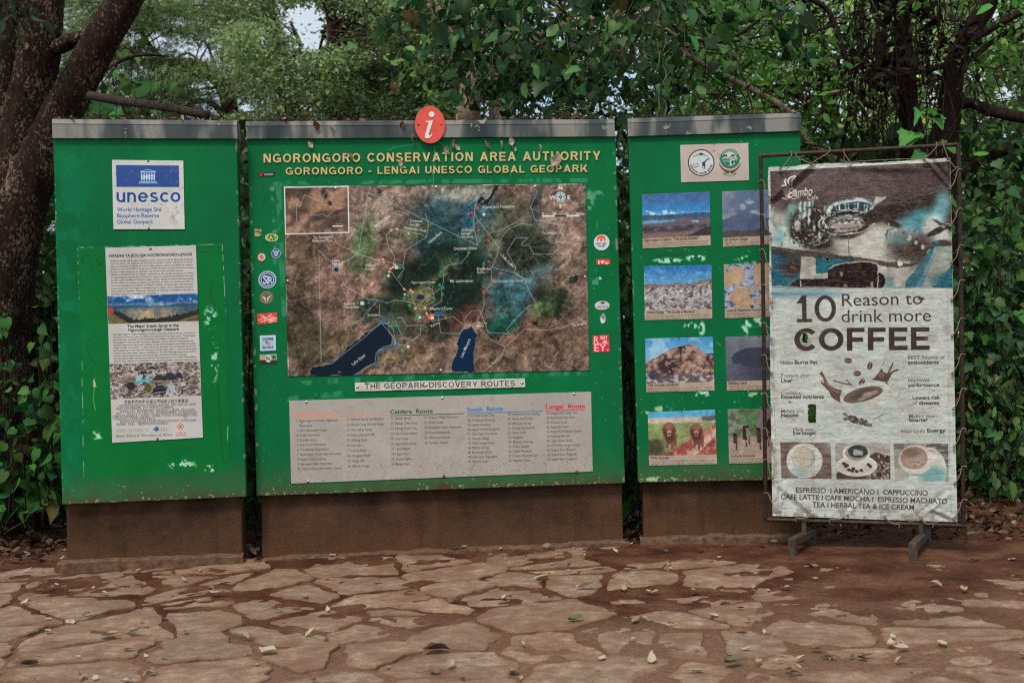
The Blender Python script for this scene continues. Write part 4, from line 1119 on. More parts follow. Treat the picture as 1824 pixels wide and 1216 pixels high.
    lists = [(528.5, 751.5, 8.52, ['1. Ngorongoro Volcanic Highlands', '    Panorama', '2. NCA Information Center', '3. Crater View Point', "4. Grzimek's Graves", '5. Rain Forest Panorama', '6. The Malanja Depression', '7. Ngorongoro Crater East View point', '8. Seneto Cultural Boma', '9. Serengeti Plains Panorama', '10. Olduvai Gorge Information Center'], (73, 28, 54, 41, 36, 51, 56, 78, 51, 62, 79)),
             (618, 748.8, 9.25, ['11. Olduvai Gorge and Museum', '12. Olduvai Gorge Hominid Origin', '13. The Leakey Camp', '14. Soitoi Quartzite Hill', '15. Shifting Sand', '16. Duo Site', '17. Nasera Rock', '18. Angata Plain', '19. Kelogi Hill', '20. Olkarien Gorge'], (66, 65, 44, 48, 35, 24, 34, 40, 29, 38)),
             (696, 747, 9.05, ['21. Seneto Spring', '22. Datoga Chief Grave', '23. Datoga Road Tree', '24. Old German House', '25. Lerai Forest', '26. Ngoitokitok Spring', '27. Lake Magadi', '28. Hippo Pool', '29. Round Table', '30. Munge River'], (36, 48, 46, 47, 31, 45, 34, 30, 34, 32)),
             (755.5, 745.4, 9.0, ['31. Irkepus Village Panorama', '32. Olmoti Crater', '33. Empakaai Crater Panorama', '34. Acacia Restoration', '35. Pillarwood Section', '36. Scrubber Dateye'], (61, 35, 66, 46, 46, 42)),
             (832.5, 742.2, 8.15, ['37. Endulen United Tree', '38. Traditional Beehives', '39. Laetoli Footprints', '40. Laetoli Animal Footprints', '41. Lake Eyasi Panorama', '42. Datoga Village', '43. Chief Datoga Grave', '44. Matete Spring', '45. Mushroom Rocks', '46. Lake Eyasi Vegetation', '47. Mumba Rock'], (49, 49, 42, 58, 52, 38, 47, 37, 42, 52, 35)),
             (904.5, 739.5, 8.25, ['48. Jekukumia Hot Spring', '49. Alesha Land Forms', "50. Mang'ola Spring", '51. Datoga Blacksmiths', '52. Onion Area', '53. Hadzabe', '54. Masaai Training', '55. Coffee Garden', '56. Coffee Plantation', '57. Endoro Waterfall View', '58. Elephant Caves'], (57, 45, 41, 48, 31, 26, 44, 37, 42, 53, 39)),
             (973.5, 737.6, 8.2, ['59. Gregory Rift Valley View', '60. Kitumbeine View Point', '61. Volcanic Rocks', '62. Engaruka Ruins', '63. Engaruka Irrigation Canals', '64. Kerimasi Murrah', '65. Salei Quick Sands', '66. Ol Doinyo Lengai Volcano', '67. Engare Sero Museum', '68. Engare Sero Waterfall', '69. Engare Sero Footprints'], (55, 50, 37, 39, 62, 40, 45, 60, 51, 52, 53))]
    for x, y, dy, items, ws in lists:
        for k, s in enumerate(items):
            w = ws[k]; xx = x + .16 * k + (5 if s.startswith('    ') else 0); w = 23 if s.startswith('    ') else w
            c.text(s.strip(), (xx, y + dy * k), (xx + w, y + dy * k - w * .022), 4.3, ink, .014, .95)
    rb = c.build('routes_board', PM, .004, .004, M_PRINT, t)
    for x, y, r in ((546, 716, 0), (788, 709, 0), (1022.5, 701.5, 0), (549, 857, 0), (791, 848, 1), (1027, 840.5, 1)): bolt(x, y, PM, .004, rb, r)

    # stickers left of the map
    circ = lambda c: np.hypot(c.U - .5, c.Vv - .5) < .5
    def s1(c):
        c.a[:] = (160, 154, 104); c.mottle(.4, 3, 70); c.text('NW', (455, 414), (463, 414), 4, (60, 64, 40), .03)
    sticker(t, PM, 'small torn olive sticker', [(453.5, 408), (467.5, 408), (468, 421), (454, 421)], 26, 26, s1, lambda c: c.U < .8 + (c.n(3, 71, 3) - .5) * .6)
    def s2(c):
        c.a[:] = (3, 100, 52); cc = (190, 176, 104)
        c.ell(484, 423, 10.5, 6.4, cc, 1, None, 0, 1.5); c.text('EAT', (474.5, 427.5), (493.5, 427), 8, cc, .02)
    sticker(t, PM, 'yellow oval lettered sticker', [(472, 415), (496, 415), (496, 431), (472, 431)], 48, 32, s2)
    def s3(c):
        c.a[:] = (184, 180, 168); c.ell(466, 458, 7.5, 7.5, (160, 60, 50), 1, None, 0, 2); c.ell(466, 458, 3.6, 3.6, (150, 70, 60)); c.line([(462, 461), (470, 455)], 1, (200, 190, 180))
    sticker(t, PM, 'small round white sticker with red rim', [(458, 450), (474, 450), (474, 466), (458, 466)], 32, 32, s3, circ)
    def s4(c):
        c.a[:] = (52, 76, 112); c.ell(491.7, 451.5, 8, 8, (150, 168, 178), 1, None, 0, 1); c.line([(487, 447), (491.7, 456), (496, 447)], 1.6, (170, 184, 190)); c.ell(491.7, 449, 2, 2.4, (160, 176, 184)); c.line([(487, 454), (496, 454)], 1, (150, 168, 178))
    sticker(t, PM, 'small round dark blue sticker', [(482.5, 442.5), (501, 442.5), (501, 460.5), (482.5, 460.5)], 34, 34, s4, circ)
    def s5(c):
        c.a[:] = (150, 176, 190); b = (36, 52, 88)
        c.ell(476.3, 498, 13.6, 13.6, b); c.ell(476.3, 498, 11.2, 11.2, (160, 182, 194), 1, None, 0, 1.6)
        c.text('S', (468.5, 505), (476, 505), 14, (170, 190, 200), .02); c.text('T', (473.5, 507), (480.5, 507), 15, (170, 190, 200), .02); c.text('R', (478, 505), (486, 505), 12, (170, 190, 200), .02)
    sticker(t, PM, 'large round blue sticker with white monogram', [(460, 482), (492.5, 482), (492.5, 514), (460, 514)], 60, 60, s5, circ)
    def s6(c):
        c.a[:] = (120, 116, 92); c.ell(474.5, 529.5, 11.4, 11.4, (74, 70, 54), 1, None, 0, 1.2); c.ell(474.5, 529.5, 9, 9, (96, 94, 74))
        c.poly([(466, 526), (474.5, 530), (483, 526), (478, 534), (475.5, 538), (473.5, 538), (471, 534)], (170, 172, 150)); c.line([(474.5, 526), (474.5, 537)], 1.6, (60, 56, 44))
    sticker(t, PM, 'round olive sticker with pale emblem', [(462, 517.5), (487.5, 517.5), (487.5, 542), (462, 542)], 50, 50, s6, circ)
    def s7(c):
        c.a[:] = (196, 58, 50); w = (196, 176, 164)
        for p in ([(461, 570), (470, 566), (482, 569), (492, 566)], [(464, 573), (476, 570), (490, 572)], [(468, 562), (474, 566), (484, 560)], [(470, 564), (472, 572)], [(480, 563), (484, 571)]): c.line(p, 1.8, w, .9)
        c.fill((c.n(4, 72, 3) > .62) * .6, w)
    sticker(t, PM, 'red rectangular sticker with white drawing', [(457.5, 559), (493, 556.5), (494, 574), (459, 577.5)], 64, 36, s7)
    def s8(c):
        c.a[:] = (150, 178, 192); b = (34, 74, 122); c.line([(464.5, 599), (490, 598), (490, 622), (464.5, 623)], 1.2, (190, 204, 208), 1, True)
        c.text('COFFEE', (467.5, 606.5), (487, 605.8), 4.4, b, .04); c.text('SEA RACE', (467.5, 621), (487, 620.4), 4.2, b, .04)
        c.ell(477, 611, 5, 4.4, (180, 150, 130)); c.line([(473, 609), (480, 613)], 1, (90, 60, 50)); c.ell(475, 609, 1.6, 1.4, (110, 60, 50))
    sticker(t, PM, 'square pale blue sticker with arched lettering', [(462.5, 597.5), (491, 596.5), (491.5, 624), (463.5, 625)], 56, 56, s8)
    def s9(c):
        c.a[:] = (130, 140, 130); c.fill(c.Y > 641, (52, 44, 36)); c.fill((c.Y > 634) & (c.Y < 641) & (c.U < .3), (170, 150, 110)); c.ell(478, 638.5, 5.5, 6.5, (196, 198, 190)); c.text('96', (473.5, 642), (482, 641.6), 6.6, (40, 40, 40), .02); c.ell(488, 636, 4, 3.5, (60, 90, 60)); c.fill((c.Y < 632.5) * .8, (110, 150, 140))
    sticker(t, PM, 'small landscape sticker with the number 96', [(462.5, 631), (493, 630), (494, 647.5), (463, 648)], 60, 34, s9)
    def s10(c):
        c.a[:] = (28, 24, 26); c.line([(463, 308), (467, 313.5)], 1.4, (196, 70, 60)); c.line([(463, 313.5), (469, 308)], 1.4, (196, 70, 60)); c.text('HOUND', (471, 312.8), (487, 312.4), 4, (170, 168, 168), .03)
    sticker(t, PM, 'narrow black sticker with red cross', [(461, 307), (489, 306.5), (489, 314), (461.5, 314.5)], 56, 16, s10)
    # stickers right of the map
    def r1(c):
        c.a[:] = (176, 190, 192); c.ell(1071, 426, 8, 7, (206, 92, 50)); c.ell(1071, 429, 5.5, 4.5, (190, 196, 192)); c.ell(1071, 427.5, 2.6, 2.8, (206, 92, 50)); c.fill((c.Y > 430.5) * 1.0, (176, 190, 192))
        c.text('HOT AIR', (1062.5, 436), (1080, 435.6), 3.4, (50, 56, 60), .03); c.text('CLUB', (1065, 440), (1077, 439.7), 3.2, (50, 56, 60), .03)
    sticker(t, PM, 'round white sticker with orange arch', [(1057, 417.5), (1086, 417), (1086, 446), (1057.5, 446.5)], 56, 56, r1, circ)
    def r2(c):
        c.a[:] = (198, 52, 52); w = (206, 192, 186); c.text('I', (1065.5, 470), (1068, 469.9), 5.6, w, .05); c.ell(1071.7, 465.8, 1.9, 1.7, w); c.ell(1074.6, 465.7, 1.9, 1.7, w); c.poly([(1069.9, 466.4), (1076.4, 466.3), (1073.2, 470.4)], w); c.text('Lgr', (1077.5, 470), (1085, 469.6), 5, w, .03)
    sticker(t, PM, 'small red sticker reading I heart', [(1062, 462), (1086.5, 461.5), (1087, 471), (1062.5, 471.5)], 56, 22, r2)
    def r3(c): c.a[:] = (96, 150, 178); c.ell(1069, 496, 2, 2, (170, 196, 206))
    sticker(t, PM, 'tiny blue sticker scrap', [(1066, 491), (1071, 491), (1072.5, 498), (1067, 498)], 14, 18, r3, lambda c: c.Vv > np.abs(c.U - .35) * 1.2)
    def r4(c):
        c.a[:] = (172, 180, 178); c.text('VINTAGE', (1062.5, 549.2), (1083, 548.8), 4.4, (90, 74, 74), .015); c.poly([(1070, 537.5), (1077, 537.3), (1077, 541), (1070, 541.2)], (96, 50, 54)); c.line([(1063, 551.5), (1082, 551)], .7, (110, 90, 90))
    sticker(t, PM, 'white oval sticker with small dark flag', [(1059, 535.5), (1086, 535.5), (1086, 552.5), (1059, 552.5)], 56, 34, r4, circ)
    def r5(c): c.a[:] = (150, 158, 152); c.mottle(.5, 4, 74); c.fill((c.n(3, 75, 3) > .6) * .7, (60, 66, 60))
    sticker(t, PM, 'grey leaf-shaped sticker remnant', [(1068, 557), (1079.5, 557), (1079.5, 577.5), (1068, 577.5)], 22, 40, r5, lambda c: np.abs(c.U - .5) < .5 * np.sin(np.pi * c.Vv) ** .8)
    def r6(c):
        c.a[:] = (196, 44, 58); w = (204, 186, 178)
        c.text('R', (1058, 611), (1066.5, 611), 12, w, .01); c.text('EY', (1059, 625.6), (1080, 625.2), 12.5, w, .005); c.line([(1056.5, 612.2), (1084, 611.6)], 1, w)
        for x in (1070.5, 1073.5, 1076.5, 1080): c.line([(x, 598.5), (x, 602.5 + (x % 2))], 1.8, w)
        c.ell(1077.5, 608, 4.4, 2.6, w); c.line([(1073, 607.6), (1082, 607.4)], .8, (120, 50, 50)); c.ell(1082.6, 623.5, 1.2, 1.2, w)
    sticker(t, PM, 'square red sticker with large white capitals', [(1055.5, 598), (1084.5, 596), (1086, 626), (1056.5, 627)], 60, 62, r6)
    return t
middle_board()

# ---------------- right board with eight photographs
def right_board():
    fp = PR.hit(1290, 950, 0)
    t = thing('information_board', 'right green board with eight landscape photos, partly behind the coffee banner', 'information board', (fp[0], fp[1], 0), 'green information boards in a row')
    base_parts(t, PR, [(1145, 845), (1434, 838), (1436, 957), (1147, 960)], [(1140, 957), (1440, 951)])
    c = Canvas([(1119, 236), (1425, 227), (1441, 853), (1137, 859)], 300, 600)
    paint_green(c, 4, [(1140, 835, 1360, 856, 30, 1.1, (150, 150, 120)), (1140, 690, 1360, 735, 25, 1.0, (140, 190, 150)), (1140, 440, 1360, 480, 25, .9, (130, 180, 150)), (1230, 245, 1350, 260, 10, .9, (120, 180, 140))])
    for k, (x, y, w, h) in enumerate(((1190, 464, 34, 6), (1240, 460, 24, 8), (1254, 466, 6, 12), (1335, 462, 26, 9), (1250, 585, 8, 16), (1230, 580, 16, 8), (1340, 575, 26, 10), (1325, 590, 10, 14), (1350, 566, 10, 12), (1250, 700, 24, 8), (1180, 728, 20, 7), (1345, 703, 20, 6), (1175, 853, 40, 6), (1150, 735, 10, 4))):
        flake(c, x, y, w, h, 80 + k, (150, 196, 170) if k < 10 else (140, 170, 120), .50)
    scrawl(c, [(1168, 457), (1185, 453), (1220, 455), (1250, 453), (1258, 460)], 1, (20, 50, 24), .8)
    scrawl(c, [(1276, 609), (1284, 615)], 1, (110, 180, 130), .7)
    c.build('panel', PR, 0, .11, M_PAINT, t)
    cap_part(t, PR, [(1118, 211), (1426, 201), (1426.5, 233), (1118.5, 243)])
    # plate with the two round emblems
    c = Canvas([(1211.5, 258.5), (1333, 254.8), (1334.5, 321.5), (1213.3, 325)], 300, 166, (162, 155, 143))
    c.mottle(.06, 40, 8); c.fill(sstep(.62, .7, c.n(6, 90, 4)) * sstep(30, 5, np.hypot(c.X - 1276, c.Y - 264)) * .5, (120, 100, 90))
    c.ell(1249, 290, 23.5, 23.5, (170, 182, 180)); c.ell(1249, 290, 22.8, 23, (50, 42, 40), 1, None, 0, 1.9)
    c.poly([(1230, 280), (1240, 275), (1249, 272), (1259, 277), (1268, 283), (1262, 281), (1249, 276), (1236, 280)], (140, 150, 148)); c.poly([(1242, 276), (1249, 272), (1256, 276), (1252, 275.5), (1249, 277), (1246, 275.5)], (60, 46, 42))
    gi = (52, 42, 40)
    c.poly([(1262.5, 282.5), (1264.5, 283.5), (1261.5, 285.2), (1259.6, 284.8), (1255.5, 290.5), (1256.5, 293), (1255.6, 301), (1254.4, 301), (1254.2, 295.5), (1252.6, 295.5), (1252.4, 301), (1251.2, 301), (1251, 293), (1250.6, 289.5), (1254, 288.2), (1260, 282.5)], gi)
    for x, y in ((1236, 293), (1240, 297), (1244, 296), (1237, 298), (1242, 292)): c.ell(x, y, 1.6, 1.0, (70, 60, 56), .9)
    s = 'NGORONGORO LENGAI GEOPARK'
    for k, ch in enumerate(s):
        if ch == ' ': continue
        g = R(168 - 156 * k / (len(s) - 1)); x, y = 1249 + 20.4 * math.cos(g), 290 + 20.4 * math.sin(g); d = (math.sin(g), -math.cos(g))
        c.text(ch, (x - d[0] * 1.1, y - d[1] * 1.1), (x + d[0] * 1.1, y + d[1] * 1.1), 3.4, (60, 52, 50), .03)
    gr = (28, 104, 84)
    c.ell(1300, 283, 17.5, 17.5, gr); c.ell(1300, 283, 12.6, 12.6, (172, 178, 170)); c.poly([(1287.5, 284), (1300, 284), (1300, 295.4), (1294, 294), (1289, 289)], (40, 96, 84)); c.line([(1288, 287), (1300, 287.5)], 1.2, (150, 176, 178))
    for x in (1291.5, 1305): c.poly([(x - 3, 276), (x + 3.2, 275.3), (x + 4, 277.4), (x + 2.8, 280), (x + 2, 278.6), (x - 2, 278.8), (x - 2.4, 280.5), (x - 3.2, 280)], (74, 46, 40))
    c.line([(1283, 282.6), (1317, 281.8)], 4.2, gr); c.text('NGORONGORO', (1285.5, 284), (1315, 283.3), 3, (176, 184, 176), .03); c.ell(1305, 289, 3, 3.4, (34, 96, 70)); c.ell(1310, 287.6, 2, 3, (34, 96, 70)); c.line([(1305, 290), (1305, 295)], 1, (70, 50, 40))
    for k in range(22):
        g = R(-150 + 120 * k / 21); c.ell(1300 + 15 * math.cos(g), 283 + 15 * math.sin(g), .75, .9, (150, 180, 160))
    for sx in (-1, 1): c.poly([(1300 + sx * 18.3, 288), (1300 + sx * 16.8, 294.5), (1300 + sx * 11, 300.5), (1300 + sx * 5, 303.5), (1300 + sx * .6, 303.5), (1300 + sx * .6, 309), (1300 + sx * 6.2, 309), (1300 + sx * 9, 305.8), (1300 + sx * 15, 300.5), (1300 + sx * 18.8, 294)], (96, 50, 42))
    c.poly([(1288.5, 306), (1292, 309.5), (1300, 311.3), (1308, 309.5), (1311.8, 306), (1310.8, 311), (1304, 313), (1300, 313.5), (1295, 313), (1289.3, 311)], gr); c.line([(1294, 311.4), (1306, 311.3)], 1, (160, 180, 160))
    eb = c.build('emblem_plate', PR, .004, .004, M_PRINT, t)
    # the photographs
    capb = (150, 138, 120); ink = (46, 42, 38)
    def photo(q, lbl, frac, f, title, body, tw):
        c = Canvas(q, 180, 142, capb); u, v = c.U, c.Vv
        v2 = v / frac; m = (v < frac)
        f(c, u, v2)
        c.smudge(1.1, 7, 61, 4); c.smudge(.9, 2.5, 65, 2); c.relief(9, 67, .05, 5, sstep(.4, .5, v2)); c.mottle(.07, 2.2, 69, 2); gy = c.a.mean(-1, keepdims=True); c.a[:] = gy + (c.a - gy) * .80 + 4
        c.fill((v >= frac) * 1.0, capb); c.mottle(.04, 30, 8)
        q = np.array(q, float)
        def at(a, b): return q[0] + (q[1] - q[0]) * a + (q[3] - q[0]) * b + (q[2] - q[1] - q[3] + q[0]) * a * b
        h = np.linalg.norm(q[3] - q[0])
        c.text(title, at(.025, frac + .062), at(.025 + tw, frac + .062), 5.0, ink, .016)
        for k, s in enumerate(body): c.text(s, at(.025, frac + .115 + .043 * k), at((.96, .95, .36)[k] if len(body) < 4 else .9, frac + .115 + .043 * k), 2.3, (74, 68, 60), .01)
        c.mottle(.10, 9, 92, 3)
        o = c.build('photo_panel', PR, .003, .003, M_PHOTO, t); o['label'] = lbl
        a = at(.5, .01); bolt(a[0], a[1], PR, .003, o, True, .004)
    def sky2(c, v, a, b, h): c.a[:] = np.array(a) * (1 - sstep(0, h, v))[..., None] + np.array(b) * sstep(0, h, v)[..., None]
    def p1(c, u, v):
        sky2(c, v, (50, 84, 138), (30, 116, 176), .42); cl = fbm(u * 120, v * 95, 8, 5, 4, 1.5); c.fill(sstep(.42, .55, cl) * sstep(.36, .40, v) * sstep(.5, .45, v) * sstep(.75, .35, u), (160, 190, 206)); c.fill(sstep(.38, .47, v) * .35, (120, 170, 196))
        c.fill(sstep(.475, .485, v - .02 * np.sin(u * 6) * .3), (38, 74, 112)); c.fill(sstep(.54, .6, v), (84, 78, 84))
        c.fill(sstep(.60, .61, v) * sstep(.70, .66, v + .06 * u) * sstep(.52, .44, u), (72, 150, 186)); c.fill(sstep(.03, .02, np.abs(v - .66 - .2 * (u - .76) * 0)) * sstep(.06, .04, np.abs(u - .78)), (110, 160, 190))
        n = fbm(u * 120, v * 95, 12, 7, 5, 1.6); c.fill(sstep(.72, .76, v) * sstep(.4, .6, n), (52, 50, 62)); c.fill(sstep(.86, .93, v + .1 * (n - .5)), (112, 86, 76)); c.fill(sstep(0, .02, v - (1.35 - .58 * u)) , (46, 44, 50)); c.mottle(.12, 6, 12, 4, 2)
    def p2(c, u, v):
        sky2(c, v, (94, 116, 134), (110, 126, 136), .6); n = fbm(u * 120, v * 95, 22, 9, 5)
        c.fill(sstep(.12, .10, np.abs(u - .16)) * sstep(.42, .35, v) * .6, (160, 128, 110)); pl = sstep(.62, .35, np.hypot((u - .45) * 1.1, (v - .22) * 1.4) + (n - .5) * .5); c.fill(pl * .85, (66, 92, 126)); c.fill(sstep(.5, .62, fbm(u * 120, v * 95, 12, 13, 4)) * sstep(.2, .05, np.abs(u - .38 - .25 * (v - .3))) * sstep(.15, .3, v) * sstep(.65, .5, v) * .9, (138, 152, 156))
        mt = .42 + 1.0 * np.abs(u - .34) * .55; c.fill(sstep(0, .05, v - mt) * .95, (70, 86, 116)); c.fill(sstep(.3, .7, v) * sstep(0, .05, v - mt) * .4, (50, 66, 100)); c.fill(sstep(.86, .9, v + .03 * n), (66, 60, 60)); c.mottle(.1, 8, 12, 4)
    def p3(c, u, v):
        sky2(c, v, (22, 96, 158), (62, 132, 176), .4); c.fill(sstep(.55, .7, fbm(u * 120, v * 40, 14, 21, 4, 2.5)) * .3, (130, 170, 196))
        hz = .40 - .10 * sstep(.68, .95, u) - .035 * sstep(.05, .03, np.abs(u - .5)) + (fbm(u * 130, 0 * v, 5, 22, 3) - .5) * .03
        n = fbm(u * 120, v * 95, 6, 23, 5, 1.6); c.fill(sstep(0, .02, v - hz), (124, 116, 110)); c.fill(sstep(0, .02, v - hz) * sstep(.42, .62, n) * .8, (154, 156, 156)); c.fill(sstep(0, .02, v - hz) * sstep(.12, .04, v - hz) * .7, (98, 78, 66))
        c.fill(sstep(.54, .62, fbm(u * 120, v * 95, 4 + 0 * u, 25, 4)) * sstep(.03, .08, v - hz) * .9, (74, 62, 58)); c.fill(sstep(.4, .9, v) * sstep(.45, .6, fbm(u * 120, v * 95, 20, 28, 3)) * .6, (150, 166, 172)); c.mottle(.2, 3, 12, 3)
    def p4(c, u, v):
        n = fbm(u * 120, v * 95, 14, 31, 5); c.a[:] = (128, 144, 164); c.fill(sstep(.55, .65, fbm(u * 120, v * 95, 6, 32, 4, 2)) , (92, 108, 132)); c.fill(sstep(.66, .7, fbm(u * 120, v * 95, 8, 34, 4, 2.4)), (40, 46, 58))
        tan = np.maximum.reduce([sstep(.16, .12, np.hypot((u - .14) * .8, (v - .28) * .55) + (n - .5) * .22), sstep(.2, .15, np.hypot(u - .26, (v - .74) * .8) + (n - .5) * .25), sstep(.3, .24, np.hypot(u - .62, (v - .02) * .8) + (n - .5) * .3) * (u > .45), sstep(.1, .08, np.hypot(u - .2, v - .15) + (n - .5) * .1), sstep(.5, .45, np.hypot(u - .95, (v - .5) * .6) + (n - .5) * .4)])
        c.fill(tan, (158, 132, 98)); c.fill(sstep(.22, .1, np.hypot(u - .1, v - .9)) * sstep(.45, .55, n) * .8, (60, 62, 104)); c.mottle(.08, 3, 12, 3)
    def p5(c, u, v):
        sky2(c, v, (44, 128, 178), (96, 158, 188), .5); c.fill(sstep(.45, .65, fbm(u * 120, v * 60, 22, 41, 4, 2.2)) * .6, (140, 176, 190))
        top = np.interp(u, [0, .12, .25, .38, .47, .5, .62, .7, .76, .85, 1], [.56, .44, .33, .24, .2, .17, .16, .14, .2, .34, .42]) + (fbm(u * 130, v * 0, 6, 42, 3) - .5) * .05
        m = sstep(0, .015, v - top); c.fill(sstep(0, .02, v - .36) * (u > .84), (54, 58, 74)); n = fbm(u * 120, v * 95, 16, 43, 5); n2 = fbm(u * 120, v * 95, 6, 47, 4)
        c.fill(m, (104, 76, 64)); c.fill(m * sstep(.48, .62, n), (140, 108, 88)); c.fill(m * sstep(.44, .36, n), (56, 38, 36)); c.fill(m * sstep(.56, .66, n2) * .6, (158, 140, 126)); c.fill(m * sstep(.42, .34, n2) * .6, (48, 34, 34)); c.fill(m * sstep(.012, .006, np.abs(u - .52)) * sstep(.6, .5, v), (34, 26, 28))
        bt = sstep(.78, .86, v + (n - .5) * .15); c.fill(bt, (84, 70, 72)); c.fill(bt * sstep(.5, .6, n2), (150, 146, 146)); c.fill(sstep(.11, .06, np.hypot(u - .12, (v - .84) * .9)), (48, 50, 68))
    def p6(c, u, v):
        sky2(c, v, (92, 98, 112), (60, 66, 82), 1.0); c.fill(sstep(.0, .5, u) * sstep(.4, .0, v) * .3, (104, 110, 120)); d = np.hypot((u - .45) * .95, (v - .5) * 1.35)
        c.fill(sstep(.36, .33, d + .06 * (v > .6)), (44, 50, 66)); c.fill(sstep(.2, .17, np.hypot((u - .68) * 1.0, v - .52)), (34, 38, 52)); c.fill(sstep(.6, .8, v + .25 * u - .1) * .5, (40, 44, 60)); c.fill(sstep(.68, .74, v - .1 * u) * sstep(.5, .1, u) * .5, (86, 92, 106)); c.mottle(.08, 8, 12, 4)
    def lion(c, x, y, s):
        c.poly([(x + 1 * s, y), (x + 11 * s, y + 2 * s), (x + 12 * s, y + 14 * s), (x + 9 * s, y + 22 * s), (x + 2 * s, y + 18 * s)], (112, 72, 48))
        for dx, l in ((-4.2, 26), (3.4, 29), (8.5, 24)): c.line([(x + dx * s, y + 8 * s), (x + dx * s * 1.05, y + l * s)], 4.2 * s, (108, 64, 42)); c.ell(x + dx * s * 1.05 - .8 * s, y + l * s, 2.8 * s, 1.6 * s, (140, 104, 82))
        c.ell(x, y + 8 * s, 7.6 * s, 10 * s, (96, 54, 36)); c.ell(x - 1 * s, y - 4 * s, 11 * s, 12.5 * s, (104, 60, 40)); c.ell(x - 1 * s, y + 1 * s, 9.5 * s, 11 * s, (70, 36, 26), .85, .5); c.ell(x - 1 * s, y - 10 * s, 8 * s, 5 * s, (134, 84, 56), .9, .4)
        c.ell(x - 1 * s, y - 3.5 * s, 5.0 * s, 7.2 * s, (128, 84, 60)); c.ell(x - 1 * s, y - .5 * s, 3 * s, 4 * s, (150, 112, 90)); c.ell(x - 1 * s, y + 1.2 * s, 2.2 * s, 1.1 * s, (48, 30, 28)); c.ell(x - 1 * s, y + 4 * s, 3.2 * s, 1.5 * s, (168, 138, 120)); c.ell(x - 1 * s, y + 3.2 * s, 2.6 * s, .9 * s, (40, 22, 22))
        for dx in (-3.6, 1.6): c.ell(x + dx * s, y - 5 * s, 1.1 * s, .8 * s, (44, 26, 22))
    def p7(c, u, v):
        c.a[:] = (60, 146, 184); c.fill(sstep(.12, .16, v), (166, 150, 130)); n = fbm(u * 120, v * 95, 8, 51, 5); c.fill(sstep(.24, .28, v - .02 * u), (104, 126, 66)); c.fill(sstep(.24, .28, v) * sstep(.4, .6, n) * .6, (126, 142, 82)); c.fill(sstep(.16, .1, np.abs(u - .93)) * sstep(.07, .04, np.abs(v - .19)), (80, 78, 86))
        c.fill(sstep(.55, .75, v + (n - .5) * .3) * sstep(.3, .15, u), (56, 58, 34)); rd = sstep(0, .04, v - (1.16 - .86 * u)) ; c.fill(rd, (134, 62, 50)); c.fill(rd * sstep(.5, .6, n), (160, 96, 78)); c.fill(rd * sstep(.10, .04, np.abs(u - (1.35 - .72 * v))), (176, 140, 122)); c.fill(sstep(.9, .98, v) * (u < .35), (96, 70, 56)); c.mottle(.15, 4, 12, 3)
        lion(c, 1193, 770, 1.1); lion(c, 1241.5, 771, 1.05)
    def p8(c, u, v):
        n = fbm(u * 120, v * 95, 9, 61, 5); c.a[:] = (112, 118, 106); c.fill(sstep(.42, .56, n), (70, 96, 56)); c.fill(sstep(.6, .66, v + .08 * (n - .5)), (140, 124, 104)); c.fill(sstep(.2, .1, np.hypot(u - .32, v - .24)) * .8, (66, 112, 60)); c.fill(sstep(.17, .13, np.abs(u - .62 + .05 * v)) * sstep(.75, .6, v), (104, 92, 92)); c.fill(sstep(.08, .06, np.hypot((u - .64) * .8, (v - .42) * .35)), (44, 26, 22))
        for k, (x, h) in enumerate(((.10, .2), (.24, .3), (.29, .24), (.45, .3), (.58, .26), (.68, .34), (.73, .3), (.82, .3), (.92, .28))):
            y = .78 - .06 * (k % 3); c.fill(sstep(.035, .02, np.abs(u - x)) * sstep(h * .5, h * .4, np.abs(v - y + h * .5)), ((66, 40, 32), (48, 34, 30), (120, 104, 90))[k % 3]); c.fill(sstep(.03, .02, np.hypot(u - x, (v - y + h * 1.06) * .8)), (34, 22, 20)); c.fill(sstep(.012, .006, np.abs(u - x - .015)) * sstep(.1, .08, np.abs(v - y - .04)), (46, 28, 24))
        c.line([(1316, 783), (1330, 784), (1335, 778)], 1.2, (160, 140, 120)); c.mottle(.15, 4, 12, 3)
    B = ['The caldera is the largest unbroken inactive unfilled volcanic', 'crater in the world, its floor covers a wide area, home of animals', 'all year round']
    photo([(1143.5, 346.5), (1264.5, 341.5), (1266, 437), (1145, 443)], 'photo of a caldera with lake under deep blue sky', .81, p1, 'Ngorongoro Caldera  "The Living Garden"', ['A large collapsed volcanic caldera, which is home of over twenty thousand', 'animals. The largest unbroken caldera in the world has abundant wildlife', 'and is rich in its scenery'], .80)
    photo([(1286, 341.5), (1407, 336), (1409.5, 434), (1288, 440)], 'photo of an erupting grey blue volcano', .83, p2, 'Ol Doinyo Lengai', ['The Mountain of God is the only active carbonatite volcano in', 'the world, having erupted many times'], .34)
    photo([(1146.7, 474.2), (1267.4, 471.6), (1269, 567.5), (1148.4, 570.3)], 'photo of a pale scrubby gorge under blue sky', .82, p3, 'Olduvai Gorge  "The Cradle of Mankind"', ['This is the site of archaeology and paleontology discoveries of human', 'history in a steep sided ravine, home of early human remains', 'and tools'], .72)
    photo([(1289, 471), (1409.5, 467), (1412, 563), (1291.5, 567)], 'photo of pale blue and tan footprint rock', .82, p4, 'Laetoli Hominid Footprints', ['The oldest known footprints of early humans preserved in volcanic', 'ash of three and a half million years ago'], .6)
    photo([(1149, 603), (1270, 599.8), (1273, 695.8), (1151.4, 698.5)], 'photo of a rugged brown granite outcrop', .83, p5, 'The Granite Landform', ['Weathered blocks of ancient granite rise above the plain as a landform', 'and shelter plants and animals of the surrounding country', 'in the area'], .45)
